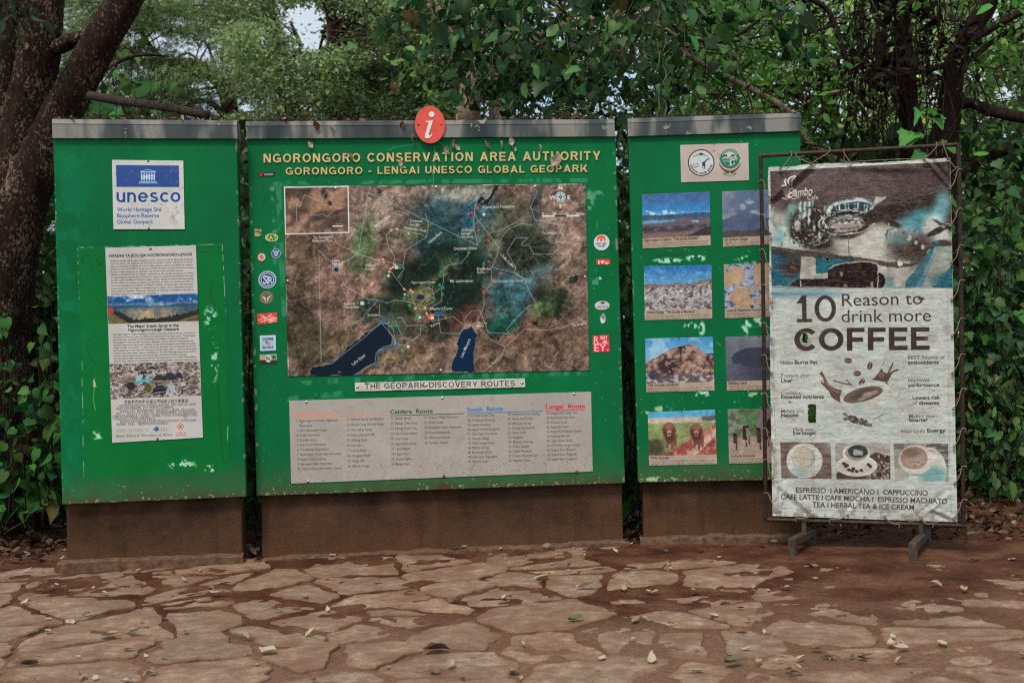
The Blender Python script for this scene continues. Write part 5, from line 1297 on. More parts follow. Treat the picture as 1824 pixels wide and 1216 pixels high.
    photo([(1292, 600), (1412.5, 597), (1415.5, 693), (1295, 696)], 'photo of a dark crescent sand dune', .82, p6, 'Shifting sand', ['The shifting sand is a black dune of volcanic ash moved by the wind', 'across the plain each year'], .27)
    photo([(1153.8, 734.2), (1273.8, 729.2), (1277.5, 826.4), (1156.4, 829)], 'photo of two lions walking on a red track', .82, p7, 'Wild Animals', ['The area is home to the big five and the density of predators is the', 'highest in the world, they live with people in harmony'], .27)
    photo([(1296, 728.7), (1416.5, 726), (1420, 823), (1299, 825.5)], 'photo of people standing by a tree', .82, p8, 'Cultural Diversity', ['Hadzabe and Datoga live inside the area with the Maasai', 'and have kept their traditional culture'], .36)
    return t
right_board()

# ================================================================== COFFEE BANNER STAND
PB = Plane((1358, 600, 7.20), (1712, 596, 6.90))
def paint_banner(c):
    X, Y, u, v = c.X, c.Y, c.U, c.Vv
    wh = (157, 166, 158); c.a[:] = wh
    br = (62, 44, 40)
    # photograph at the top
    L = 1372 + (Y - 300) * .011; Rr = 1692 + (Y - 288) * .020; top = 305 - (X - 1372) * .056; bot = 513.5 + 0 * X
    m = (X > L) & (X < Rr) & (Y > top) & (Y < bot)
    old = c.a.copy()
    c.a[:] = (74, 60, 58)
    def E_(cx, cy, rx, ry, col, a=1, s=.25, ang=0): c.ell(cx, cy, rx, ry, col, a, s, ang)
    E_(1450, 270, 60, 24, (58, 46, 44), .8, .5); E_(1540, 330, 150, 40, (90, 78, 80), .7, .6); E_(1640, 320, 60, 60, (70, 58, 60), .7, .6)
    c.fill(sstep(355, 395, Y + (c.n(40, 5, 3) - .5) * 30) * sstep(1480, 1400, X) , (150, 158, 148))
    c.fill(sstep(440, 400, Y) * 0, wh)
    E_(1590, 440, 110, 42, (150, 154, 144), 1, .4); c.poly([(1372, 440), (1500, 470), (1640, 440), (1640, 513), (1372, 513)], (140, 142, 134), .9)
    E_(1412, 390, 14, 26, (92, 138, 140), .9, .3); E_(1388, 420, 9, 18, (88, 150, 160), .8, .5); E_(1420, 405, 18, 40, (112, 150, 148), .6, .5)
    # grinder parts on the left
    for e in ((1440, 400, 32, 34, -30), (1430, 420, 26, 14, 20), (1450, 428, 34, 14, 10)): E_(e[0], e[1], e[2], e[3], (58, 44, 40), .95, .25, e[4])
    for k in range(7): E_(1424 + 9 * k % 50, 368 + (k * 13) % 60, 2.4, 6, (150, 176, 172), .8, .5)
    c.poly([(1424, 362), (1450, 358), (1444, 385), (1428, 390)], (120, 160, 160), .8)
    for k in range(6): c.line([(1426 + 4 * k, 360), (1424 + 4 * k, 390)], 1.6, (60, 50, 48) if k % 2 else (168, 184, 178), .8)
    E_(1421, 402, 6, 10, (158, 168, 160), .8, .4)
    for k in range(14): E_(1418 + 6 * k, 424 + 7 * math.sin(k), 2.4, 1.6, (130, 140, 134), .8, .5)
    # group head
    E_(1506, 392, 48, 34, (66, 56, 52), 1, .1, -8); E_(1514, 372, 44, 17, (150, 176, 176), 1, .1, -6); E_(1516, 373, 38, 13, (40, 66, 78), 1, .15, -6)
    for k in range(13): c.line([(1478 + 5.6 * k, 366 - 3 * math.sin(k / 12 * 3.1)), (1478 + 5.6 * k + (k % 3 - 1), 384)], 1.3 + k % 2, ((170, 186, 182), (54, 52, 52), (92, 150, 160))[k % 3], .85)
    E_(1508, 391, 42, 16, (54, 44, 42), 1, .12, -6); c.ell(1508, 391, 42, 16, (168, 182, 176), .9, None, -6, 2.2); c.ell(1508, 396, 50, 22, (140, 152, 146), .8, None, -4, 1.8)
    E_(1508, 396, 32, 13, (104, 112, 108), 1, .15, -4); E_(1508, 404, 31, 11, (142, 128, 124), 1, .12, -4); c.ell(1508, 404, 31, 11, (72, 58, 54), .9, None, -4, 2)
    for k in range(9): E_(1486 + 5.4 * k, 394 + (k * 7) % 5, 2.6, 1.3, (60, 50, 46) if k % 2 else (170, 182, 176), .9, .4)
    r3 = np.random.default_rng(17)
    for (ex, ey, rx, ry, n_) in ((1514, 372, 46, 18, 70), (1508, 391, 44, 18, 80), (1508, 397, 52, 23, 70), (1508, 403, 33, 13, 46), (1514, 374, 34, 11, 46), (1440, 402, 30, 32, 60), (1444, 424, 36, 15, 60)):
        for _ in range(n_):
            a0 = r3.uniform(0, 6.28); da = r3.uniform(.05, .30); k = r3.uniform(.86, 1.06); q = [(ex + rx * k * math.cos(a0 + da * t), ey + ry * k * math.sin(a0 + da * t) - .12 * rx * math.cos(a0 + da * t)) for t in (0, .5, 1)]
            c.line(q, r3.uniform(.6, 2.0), ((182, 192, 186), (44, 38, 38), (96, 136, 142), (60, 50, 48), (150, 160, 154), (30, 30, 34))[r3.integers(0, 6)], r3.uniform(.5, .95))
    for _ in range(150):
        x, y = r3.uniform(1578, 1692), r3.uniform(390, 468); a0 = r3.uniform(0, 3.14); L_ = r3.uniform(2, 9)
        c.line([(x, y), (x + L_ * math.cos(a0), y + L_ * math.sin(a0))], r3.uniform(1, 4), ((156, 166, 160), (52, 44, 42), (70, 128, 140), (84, 72, 66), (60, 52, 50))[r3.integers(0, 5)], r3.uniform(.3, .75))
    for _ in range(60):
        x, y = r3.uniform(1374, 1450), r3.uniform(365, 510); c.line([(x, y), (x + r3.uniform(-2, 2), y + r3.uniform(3, 12))], r3.uniform(1, 4), ((150, 160, 152), (56, 46, 44), (72, 128, 138), (28, 84, 108))[r3.integers(0, 4)], r3.uniform(.25, .6))
    c.line([(1511, 404), (1514, 470)], 1.6, (96, 78, 74), .9)
    # handle reaching right
    c.poly([(1535, 386), (1562, 368), (1620, 352), (1678, 338), (1690, 346), (1672, 372), (1620, 388), (1555, 398), (1543, 402)], (60, 48, 43)); c.line([(1560, 372), (1618, 354), (1676, 341)], 2, (92, 78, 72), .8)
    c.poly([(1560, 350), (1580, 352), (1556, 366)], (150, 158, 148), .9)
    # blue blurred machine on the right
    E_(1640, 392, 38, 18, (54, 142, 160), .85, .6, -15); E_(1675, 372, 14, 34, (70, 150, 166), .8, .6, 15); E_(1650, 410, 16, 10, (62, 130, 146), .7, .6)
    for e in ((1660, 402, 16, 20, (152, 162, 154)), (1672, 418, 22, 14, (156, 166, 158)), (1650, 420, 10, 14, (150, 160, 152))): E_(*e, .95, .4, 20)
    E_(1590, 398, 16, 6, (58, 46, 42), .9, .4, 20); E_(1612, 440, 30, 24, (72, 58, 54), .9, .5); E_(1640, 446, 22, 30, (64, 52, 48), .9, .5, 20); E_(1680, 436, 22, 8, (58, 50, 48), .9, .4)
    E_(1600, 425, 22, 12, (84, 136, 140), .6, .6); E_(1668, 412, 20, 5, (40, 40, 44), .9, .3, -25); E_(1676, 400, 16, 3, (40, 44, 50), .8, .4, 30)
    for k in range(12): E_(1584 + (k * 37) % 100, 400 + (k * 23) % 60, 2 + k % 3, 2 + (k * 2) % 3, (148, 158, 150), .8, .4)
    c.poly([(1640, 470), (1665, 430), (1697, 445), (1697, 513), (1600, 513)], (18, 92, 112), .8); c.poly([(1652, 480), (1664, 440), (1697, 438), (1697, 470), (1660, 513), (1640, 513)], (146, 150, 134), .75); c.poly([(1630, 513), (1662, 450), (1668, 452), (1642, 513)], (58, 122, 152), .9)
    E_(1690, 500, 30, 16, (12, 86, 108), .9, .4); E_(1664, 480, 18, 20, (120, 116, 104), .5, .6)
    c.poly([(1600, 470), (1620, 462), (1612, 513), (1592, 513)], (150, 152, 140), .7); E_(1585, 508, 10, 16, (64, 130, 140), .6, .6)
    # left foreground
    c.poly([(1372, 440), (1445, 455), (1440, 513), (1372, 513)], (30, 86, 106), .85); E_(1410, 478, 26, 22, (66, 52, 48), .95, .4); E_(1384, 462, 18, 14, (18, 74, 106), .8, .5); E_(1380, 498, 22, 16, (14, 86, 112), .9, .5); E_(1430, 500, 26, 12, (26, 110, 140), .6, .5)
    c.poly([(1428, 452), (1450, 456), (1450, 506), (1424, 506)], (146, 140, 128), .9); c.poly([(1452, 454), (1520, 456), (1520, 480), (1454, 488)], (14, 94, 114), .95)
    c.poly([(1372, 438), (1420, 444), (1480, 452), (1580, 466), (1640, 470), (1600, 478), (1500, 462), (1372, 452)], (70, 58, 54), .85)
    # cup
    c.poly([(1408, 508), (1412, 502), (1424, 497), (1476, 496), (1476, 513), (1400, 513)], (52, 40, 38)); c.line([(1426, 500), (1427, 509)], 1.4, (150, 150, 144))
    E_(1568, 500, 9, 14, (46, 38, 38), 1, .1); c.poly([(1474, 513), (1475, 482), (1484, 474), (1500, 469), (1540, 466), (1560, 468), (1564, 476), (1563, 513)], (50, 38, 36)); c.line([(1476, 480), (1486, 473), (1505, 468.5), (1540, 466.5), (1560, 469), (1565, 478), (1563, 512)], 2.2, (140, 142, 136), .9)
    E_(1499, 488, 3, 4, (132, 142, 136), .8, .4); E_(1506, 508, 3, 3, (132, 142, 136), .6, .4); E_(1553, 508, 3, 6, (132, 142, 136), .7, .4); E_(1604, 470, 4.5, 4.5, (166, 176, 168), 1, .3)
    c.poly([(1372, 509), (1560, 512), (1697, 512), (1697, 514), (1372, 514)], (140, 150, 142), .6)
    mm = (Y < 514) * 1.0
    c.smudge(2.0, 18, 21, 3, mm); c.smudge(.7, 4, 29, 2, mm)
    gm = c.a.mean(-1, keepdims=True); t = gm + (c.a - gm) * .60; t = (t - 92) * 1.32 + 84; t = t * np.array((1.0, 1.0, .97)); c.a += (np.clip(t, 14, 190) - c.a) * mm[..., None]
    c.a *= (1 + (fbm(X, Y, 12, 23, 4) - .5) * .36 * mm)[..., None]
    # bleached cloth weave
    nz = fbm(X, Y, 9, 33, 4, 5.0); up = sstep(380, 330, Y)
    c.fill(sstep(.52, .7, nz) * .20, (140, 138, 132)); dots = np.sin(X * 2.2 + Y * .15) * np.sin(Y * 1.9); c.fill(sstep(.2, .9, dots) * up * .30, (112, 104, 104)); c.fill(sstep(.56, .66, fbm(X, Y, 3, 36, 3, 3.0)) * .25, (140, 138, 130))
    # emblem
    lw = (166, 164, 154)
    m2 = m[..., None]; c.a[:] = old * (1 - m2) + c.a * m2
    c.poly([(1394, 338), (1399, 334), (1409, 335), (1420, 338), (1417, 346), (1410, 353), (1402, 352), (1396, 346)], (136, 130, 122)); c.line([(1392, 352), (1402, 355), (1416, 354), (1424, 351)], 1.2, lw)
    for p in ([(1407, 333), (1403, 322), (1408, 316), (1416, 314)], [(1410, 331), (1411, 322), (1417, 316)], [(1401, 332), (1398, 324), (1399, 319)], [(1393, 331), (1399, 331), (1403, 333)]): c.line(p, 2.4, lw)
    c.text('E', (1403.5, 352.5), (1413.5, 352), 18, (66, 52, 48), .10, shear=.35); c.text('E', (1403.5, 352.5), (1413.5, 352), 18, (190, 186, 174), .02, shear=.35); c.text('ambo', (1414.5, 350), (1448, 346.5), 14, lw, .02, shear=.35); c.text('Cafe', (1438, 356), (1458, 355), 8.4, lw, .01)
    # below the photograph
    c.fill(sstep(535, 522, Y) * sstep(1545, 1450, X) * ((Y > 513) & (X > L)) * .85, (64, 110, 124)); c.fill(sstep(524, 518, Y) * ((Y > 513) & (X > L) & (X < Rr)) * .6, (160, 168, 160))
    tx = (52, 44, 43)
    c.head('10', (1418.5, 574), (1489.5, 573), 47.5, tx, .165, .10)
    c.text('Reason to', (1500, 545.5), (1643, 541.5), 22, tx, .0); c.text('drink more', (1499, 574), (1658, 572), 22, tx, .0)
    c.head('COFFEE', (1415, 625), (1656, 623), 40.5, (52, 42, 40), .225, .13)
    g2 = (66, 58, 54); bk = (36, 30, 28)
    def ll(s, x, y, w, b=False, cap=6.3): c.text(s, (x, y), (x + w, y - .5), cap, bk if b else g2, .024 if b else .003)
    ll('Helps', 1390.5, 648.6, 22); ll('Burns Fat', 1416, 648.3, 40, True)
    ll('Protects your', 1391.5, 671.5, 52); ll('Liver', 1391.5, 681, 20, True); ll('Contains', 1391.5, 702.7, 34); ll('Essential nutrients', 1391.5, 709.6, 76, True)
    ll('Makes you', 1391.5, 735, 41); ll('Happier', 1391.5, 742, 32, True); ll('Help you', 1413, 767.5, 35); ll('live longer', 1413, 774, 42, True)
    ll('BEST Source of', 1617, 639.5, 66); ll('antioxidants', 1617, 648.5, 55, True); ll('Improves', 1618, 679.8, 38); ll('performance', 1618, 688.6, 55, True)
    ll('Lowers risk', 1625.5, 711.2, 49, True); ll('of', 1625.5, 720.6, 8); ll('diseases', 1636.5, 720.4, 36, True); ll('Makes you', 1619, 744, 45); ll('Smarter', 1619, 750.8, 34, True); ll('Improves', 1605.5, 770, 42); ll('Energy', 1651.5, 769.7, 33, True)
    # cup with splashes and beans
    b1 = (66, 50, 45); b2 = (110, 88, 76)
    c.poly([(1459, 665), (1464, 661), (1468, 668), (1476, 684), (1486, 691), (1500, 695), (1496, 706), (1497, 717), (1488, 712), (1481, 706), (1476, 696), (1464, 684), (1461, 676), (1468, 683), (1466, 672)], b1, .92); c.line([(1467, 672), (1477, 692), (1490, 708)], 1.2, b2, .9); c.line([(1470, 680), (1484, 694), (1494, 699)], 1.1, (140, 122, 108), .9)
    c.line([(1485, 678), (1500, 682), (1518, 685)], 2.2, b1, .9); c.line([(1507, 676), (1512, 680), (1516, 685)], 2.4, b2, .9)
    c.poly([(1552, 676), (1558, 672), (1566, 662), (1570, 656), (1574, 662), (1580, 665), (1590, 645), (1592, 647), (1584, 664), (1596, 657), (1604, 657), (1590, 664), (1583, 676), (1580, 680), (1584, 688), (1576, 680), (1566, 678)], b1, .9); c.ell(1570, 668, 6, 5, b2, .8); c.line([(1572, 650), (1575, 644)], 1.6, b2); c.line([(1608, 654), (1612, 652)], 1.5, b2)
    for x, y, a in ((1511, 642, 10), (1549.5, 651.5, -75), (1527, 665, 0), (1535, 680.5, -55)):
        c.ell(x, y, 7, 4.6, b1, 1, None, a); g = R(a); c.line([(x - 6 * math.cos(g), y - 6 * math.sin(g)), (x + 6 * math.cos(g), y + 6 * math.sin(g))], 1.1, (148, 138, 126))
    c.ell(1543, 706, 46, 24, (170, 174, 164), .7, None, -14); c.ell(1537, 702.5, 36, 12.5, (92, 80, 70), 1, None, -15); c.ell(1543, 702, 27, 8.5, (74, 58, 50), .8, .4, -15)
    for e in ((1545, 703, 10, 5), (1556, 699, 9, 3.6), (1535, 710, 8, 3)): c.ell(*e, (134, 128, 112), .9, .3, -20)
    c.line([(1497, 714), (1502, 728), (1516, 740), (1545, 748), (1566, 742), (1578, 730)], .9, (120, 122, 114), .7); c.line([(1555, 747), (1572, 738)], 1.6, (64, 60, 56), .7); c.ell(1594, 696, 9, 12, (126, 128, 120), .6, None, 0, 1.4); c.ell(1530, 726, 10, 9, (128, 156, 148), .6, .5); c.ell(1582, 733, 12, 6, (130, 154, 146), .5, .6)
    rs = np.random.default_rng(5)
    for k in range(46):
        a = rs.random(); x = 1504 + 46 * a; y = 742 + 14 * a + rs.uniform(-5, 4) * (1 - .4 * a); y = min(y, 757)
        c.ell(x, y, 3.6, 2.5, ((58, 52, 46), (96, 90, 82), (44, 38, 34))[k % 3], 1, None, rs.uniform(0, 180)); c.line([(x - 2, y), (x + 2, y + .6)], .6, (146, 142, 132), .8)
    c.line([(1508, 758), (1550, 762), (1570, 756)], .9, (120, 122, 114), .6)
    # three small pictures
    def pic(q, f):
        k = c.poly(q, (0, 0, 0), 1, mask_only=True); o = c.a.copy(); f(); c.a[:] = o + (c.a - o) * k[..., None]
    wv = fbm(X, Y, 14, 38, 4, 4.0)
    def k1():
        c.a[:] = (104, 92, 84); c.fill(sstep(.4, .65, wv), (84, 70, 62)); c.fill(sstep(1455, 1481, X) * sstep(815, 790, Y), (124, 130, 122))
        c.ell(1433, 820, 32, 31, (172, 178, 168)); c.ell(1424, 838, 16, 12, (128, 150, 144), .7, .5); c.ell(1431, 815, 21, 20, (142, 144, 132)); c.ell(1429, 814, 18.5, 17, (164, 162, 146)); c.ell(1431, 812, 14, 13, (158, 156, 140), .8, .4)
        c.line([(1426, 804), (1424, 814), (1434, 822)], .8, (140, 136, 122)); c.line([(1436, 833), (1452, 846)], 3, (160, 164, 154))
    def k2():
        c.a[:] = (144, 144, 134); c.fill(sstep(.45, .6, wv) * .5, (112, 104, 96)); c.poly([(1490, 842), (1560, 805), (1586, 812), (1586, 855), (1490, 855)], (60, 46, 40), .9)
        r2 = np.random.default_rng(9)
        for j in range(120):
            x, y = r2.uniform(1545, 1588), r2.uniform(810, 856)
            if x + (y - 810) * .4 > 1566 or y > 840: c.ell(x, y, 3.0, 2.0, ((48, 36, 32), (98, 86, 76), (130, 124, 112))[j % 3], 1, None, r2.uniform(0, 180))
        c.ell(1526, 829, 37, 19, (176, 180, 170)); c.ell(1524, 830, 30, 12, (148, 148, 138), .7, .3)
        c.poly([(1500, 808), (1502, 800), (1508, 795), (1524, 792), (1544, 797), (1550, 806), (1548, 816), (1536, 836), (1512, 832)], (176, 178, 166)); c.ell(1526, 806, 20.5, 13.5, (128, 124, 110)); c.ell(1528, 803.5, 17.5, 11.5, (40, 52, 56)); c.poly([(1520, 801), (1524, 799), (1528, 801), (1532, 801), (1537, 804), (1537, 810), (1520, 810)], (140, 140, 124))
        for x, y in ((1503, 825), (1506, 830), (1512, 836), (1518, 838), (1526, 839), (1534, 837), (1547, 827), (1550, 830), (1520, 834), (1509, 828)): c.ell(x, y, 3.6, 2.6, (58, 44, 40), 1, None, 20)
    def k3():
        c.a[:] = (120, 122, 112); c.fill(((X > 1650) & (Y < 830)) * sstep(.3, .5, wv) * .9, (74, 70, 66)); c.fill((X < 1610) * (Y < 800) * .7, (92, 88, 80)); c.fill((Y > 835) * (X < 1640) * .6, (156, 160, 148)); c.ell(1652, 838, 34, 42, (164, 168, 158)); c.ell(1662, 846, 24, 16, (92, 138, 136), .9, .4)
        c.ell(1630, 825, 27, 21, (110, 140, 138)); c.ell(1631, 818, 31, 26, (168, 166, 152)); c.ell(1628, 815, 24, 20, (126, 106, 94)); c.ell(1628, 820, 20, 14, (140, 128, 114), .8, .4); c.ell(1622, 806, 14, 8, (86, 68, 60), .7, .5)
        for x, y in ((1622, 823), (1630, 828), (1636, 822), (1641, 826), (1630, 830)): c.ell(x, y, 1.1, .9, (56, 44, 40))
        c.line([(1658, 836), (1672, 846), (1670, 854)], 4, (100, 136, 134), .8)
    pic([(1389.5, 787), (1479.5, 787.5), (1481.5, 852.5), (1392, 851)], k1); pic([(1487, 788), (1585, 789), (1586, 853), (1490, 853)], k2); pic([(1591.5, 789), (1689, 789.5), (1690, 857), (1594, 855.5)], k3)
    tc = (60, 55, 53)
    def bl(s, x, y, w, sl=0): c.text(s, (x, y), (x + w, y + sl), 9, tc, .018)
    bl('ESPRESSO  I AMERICANO I  CAPPUCCINO', 1417.5, 876.8, 235, 5); bl('CAFE LATTE I CAFE MOCHA I  ESPRESSO MACHIATO', 1390.5, 888.5, 296, 8); bl('TEA I HERBAL TEA & ICE CREAM', 1447, 902.5, 181, 5)
    # hems, dirt, wear
    for p in ([(1376, 515), (1379, 720), (1387, 905), (1702, 916)], [(1687, 515), (1690, 720), (1694, 915)]): c.line(p, .8, (110, 106, 98), .55)
    c.mottle(.10, 60, 40, 4); c.mottle(.08, 9, 42, 4, 5.0); c.mottle(.05, 2.6, 45, 2)
    c.fill(sstep(.58, .68, c.n(22, 46, 4)) * sstep(515, 560, Y) * .12, (126, 110, 94)); c.fill(sstep(.62, .70, fbm(X, Y, 6, 49, 4, 3.0)) * sstep(505, 530, Y) * .25, (104, 90, 78))
    c.fill(sstep(.56, .66, c.n(10, 48, 4)) * np.maximum(sstep(.06, 0, u), sstep(.94, 1, v)) * .5, (100, 84, 70))
    c.ell(1658, 602, 12, 10, (118, 108, 96), .45, .5, 30); c.ell(1688, 588, 7, 10, (110, 104, 96), .45, .5); c.ell(1432, 612, 12, 14, (74, 62, 54), .35, .5)
    for p in ([(1445, 780), (1446, 870)], [(1448, 780), (1449, 915)], [(1388, 858), (1448, 910)], [(1385, 890), (1386, 910)], [(1396, 870), (1420, 890)]): c.line(p, .9, (112, 98, 88), .55)
    c.line([(1384, 399), (1420, 404)], .8, (60, 60, 60), .7); c.ell(1474, 462, 3.6, 5.4, (46, 40, 30)); c.ell(1641, 532, 6, 3, (60, 48, 44), .8, .3); c.ell(1407, 716, 3, 2, (92, 80, 70), .7, .4)
    c.line([(1446, 767), (1452, 768), (1454, 776), (1448, 781), (1440, 777)], 1.4, (150, 130, 108), .7)

EYE_L = [(1369, 350), (1372, 416), (1373.5, 478.5), (1374, 539), (1373.5, 604), (1374, 665), (1373, 728), (1374, 790), (1376, 851), (1389, 911)]
EYE_R = [(1692, 336), (1692.5, 402), (1695, 468), (1695.5, 534), (1696, 598), (1696.5, 664.6), (1698, 728.5), (1699.5, 794.6), (1701, 860), (1699, 923)]
EYE_T = [(1390, 301), (1445, 291.5), (1514, 290), (1646, 283.5), (1689, 283)]
EYE_B = [(1448, 917), (1510, 917.5), (1576, 920), (1640, 923.5)]
def banner_stand():
    gp = (PB.hit(1432, 960, 0) + PB.hit(1640, 970, 0)) / 2
    t = thing('banner_stand', 'rusty pipe frame stand with laced weathered coffee menu banner', 'banner stand', (gp[0], gp[1], 0))
    cs = [PB.hit(x, y, 0) for x, y in ((1355, 277.5), (1707, 257.5), (1716, 936), (1363.5, 925))]
    mb = MB()
    def bent(a, b, r, seed):
        n = 14; u = np.linspace(0, 1, n)[:, None]; p = a * (1 - u) + b * u
        w = np.sin(u * np.pi * 1.0) * .004 * (1 if seed % 2 else -1); p = p + PB.n * w + PB.t * w
        mb.tube(p, r, 12, 1, .03, seed=seed)
    r = .0132
    for k in range(4): bent(cs[k], cs[(k + 1) % 4], r, k)
    for k in range(4):                                     # welded mitre corners
        a = np.linspace(0, 2 * np.pi, 10, endpoint=False)
        d = (cs[(k + 1) % 4] - cs[k]); d /= np.linalg.norm(d)
        mb.tube([cs[k] - d * r * .95, cs[k] + d * r * .95], r * 1.04, 12, 1)
    mb.build('frame', M_RUST, t, smooth=False)
    # legs: a short post and a bar with turned-down ends
    for x, yb, f0, f1 in ((1432, 929, (1410.5, 993), (1463, 968)), (1640, 934, (1626, 1003), (1667, 977))):
        top = PB.hit(x, yb, 0); foot = np.array([top[0], top[1], .10])
        lg = MB(); lg.tube([top, foot], .017, 12, 1); lo = lg.build('leg', M_FOOT, t)
        dpf = F * EYE / ((f0[1] - CY) * cr + (f0[0] - CX) * sr); a = P(f0[0], f0[1], dpf)
        b = foot + (foot - a) * np.array([.72, .72, 0]); a[2] = b[2] = 0
        dr = b - a; dr /= np.linalg.norm(dr); sd_ = np.array([dr[1], -dr[0], 0]); h = .0235; zz = np.array([0, 0, 1.0])
        bx = MB()
        def box(p, q, z0, z1):
            A = np.array([p - sd_ * h + zz * z0, p + sd_ * h + zz * z0, p + sd_ * h + zz * z1, p - sd_ * h + zz * z1]); B = A + (q - p); bx.hexa(A, B)
        box(a, b, .072, .118); box(a + dr * .0, a + dr * .05, .002, .072); box(b - dr * .05, b, .002, .072)
        bx.build('foot', M_FOOT, t, bevel=.003)
    # cloth
    c = Canvas([(1366, 297), (1692.5, 277.5), (1705, 929), (1376, 918.5)], 460, 900)
    paint_banner(c)
    X, Y = c.X, c.Y
    te = np.interp(X, [1366, 1390, 1418, 1445, 1480, 1514, 1560, 1600, 1646, 1670, 1700], [297, 297.5, 296, 289, 290.5, 290.5, 289.5, 286.5, 281.5, 282, 280])
    c.hole = (Y < te + (fbm(X, Y * 0, 8, 91, 3) - .5) * 2.4) | (X < 1368 + (Y - 300) * .0105 + (fbm(Y, Y * 0, 30, 93, 3) - .5) * 3)
    hs = (np.hypot((X - 1434) / 9, (Y - 604) / 11) + (fbm(X, Y, 6, 95, 4) - .5) * 1.3) < .78
    hs |= (np.abs(X - 1446.5) < 6.5 + (fbm(X, Y, 4, 96, 3) - .5) * 3) & (np.abs(Y - 736) < 16)
    hs |= (np.hypot(X - 1474, Y - 461.5) < 2.6)
    c.hole |= hs
    for k in (1, 2):
        ring = np.zeros_like(hs); ring[k:, :] |= hs[:-k]; ring[:-k, :] |= hs[k:]; ring[:, k:] |= hs[:, :-k]; ring[:, :-k] |= hs[:, k:]
        c.fill((ring & ~hs) * .5, (150, 138, 112))
    def warp(c):
        def fold(x0, y0, x1, y1, w, h):
            dx, dy = x1 - x0, y1 - y0; L = dx * dx + dy * dy; t = np.clip(((X - x0) * dx + (Y - y0) * dy) / L, 0, 1)
            D = ((X - x0) * dy - (Y - y0) * dx) / math.sqrt(L); e = np.hypot(X - x0 - t * dx, Y - y0 - t * dy)
            return h * (np.exp(-(e / w) ** 2) - .8 * np.exp(-((np.hypot(e, 0) - 2 * w) / w) ** 2) * (D > 0)) * (.4 + .6 * np.sin(np.pi * (.12 + .8 * t)))
        z = .002 + (fbm(X, Y, 150, 70, 3) - .5) * .030 + (fbm(X, Y, 26, 73, 4, 2.6) - .5) * .006
        z += fold(1446, 291, 1376, 352, 5, .022) + fold(1648, 283, 1694, 336, 4, .020) + fold(1520, 298, 1640, 300, 7, .016)
        z += fold(1388, 910, 1400, 862, 4, .008) + fold(1449, 914, 1392, 866, 5, .009) + fold(1642, 920, 1690, 880, 4, .007) + fold(1512, 914, 1540, 880, 4, .005) + fold(1699, 922, 1660, 905, 4, .007)
        z += .006 * np.exp(-((X - 1449) / 2.2) ** 2) * sstep(770, 800, Y) * sstep(880, 860, Y)
        return z
    bn = c.build('banner', PB, 0, 0, M_CLOTH, t, warp)
    
    # lacing: each cord leaves its eyelet, passes over the pipe and comes back behind the cloth
    def cord(e, f, out, seed):
        rs = np.random.default_rng(seed)
        p0 = PB.hit(e[0], e[1], .014); f = (f[0] + rs.uniform(-1, 1), f[1] + rs.uniform(-4, 4))
        q = PB.hit(f[0], f[1], 0); o = np.array(out, float); o3 = PB.t * o[0] + np.array([0, 0, 1]) * o[1]
        d = (q - p0); sag = np.array([0, 0, -.012])
        pts = [p0 - PB.n * .006, p0 + PB.n * .004, p0 + d * .5 + PB.n * .012 + sag * rs.uniform(.3, 1.3), q - o3 * .010 + PB.n * .0165, q + o3 * .0125 + PB.n * .0125, q + o3 * .0175, q + o3 * .008 - PB.n * .016, q - o3 * .03 - PB.n * .014 - np.array([0, 0, .03])]
        k = MB(); k.tube(pts, .0030, 6, 4)
        for a in range(2): k.tube([p0 + PB.n * .001 + PB.t * .005 * (a - .5), p0 + PB.n * .012 + PB.t * .010 * (a - .5) - np.array([0, 0, .004])], [.0055, .003], 6, 1)
        k.build('cord', M_CORD, t, smooth=True)
    sd0 = 1
    for x, y in EYE_L:
        cord((x, y), (1356 + (y - 290) * .0135, y - 31), (-1, 0), sd0); sd0 += 1
    for x, y in EYE_R:
        cord((x, y), (1708.5 + (y - 270) * .0135, y - 33), (1, 0), sd0); sd0 += 1
    ty = lambda x: 277.5 - (x - 1355) * .0568
    for (x, y), fx in zip(EYE_T, (1409, 1478, 1503, 1668, 1680)): cord((x, y), (fx, ty(fx)), (0, 1), sd0); sd0 += 1
    cord((1445, 291.5), (1418, ty(1418)), (0, 1), 50); cord((1689, 283), (1702, 300), (1, 0), 51)
    by = lambda x: 925 + (x - 1363) * .0312
    for (x, y), fx in zip(EYE_B, (1418, 1478, 1600, 1662)): cord((x, y), (fx, by(fx)), (0, -1), sd0); sd0 += 1
    k = MB(); k.tube([PB.hit(1514, 288.5, .012), PB.hit(1580, 284.5, .004), PB.hit(1646, 282.5, .012)], .0026, 6, 4); k.build('cord', M_CORD, t, smooth=True)
    a = np.linspace(0, 2 * np.pi, 11)
    for x, y in EYE_L + EYE_R + EYE_T + EYE_B:
        rg = MB(); rg.tube(np.array([PB.hit(x + 2.3 * math.cos(g), y + 2.3 * math.sin(g), .016) for g in a]), .0016, 5, 1); rg.build('eyelet', M_BOLTR, bn)
banner_stand()

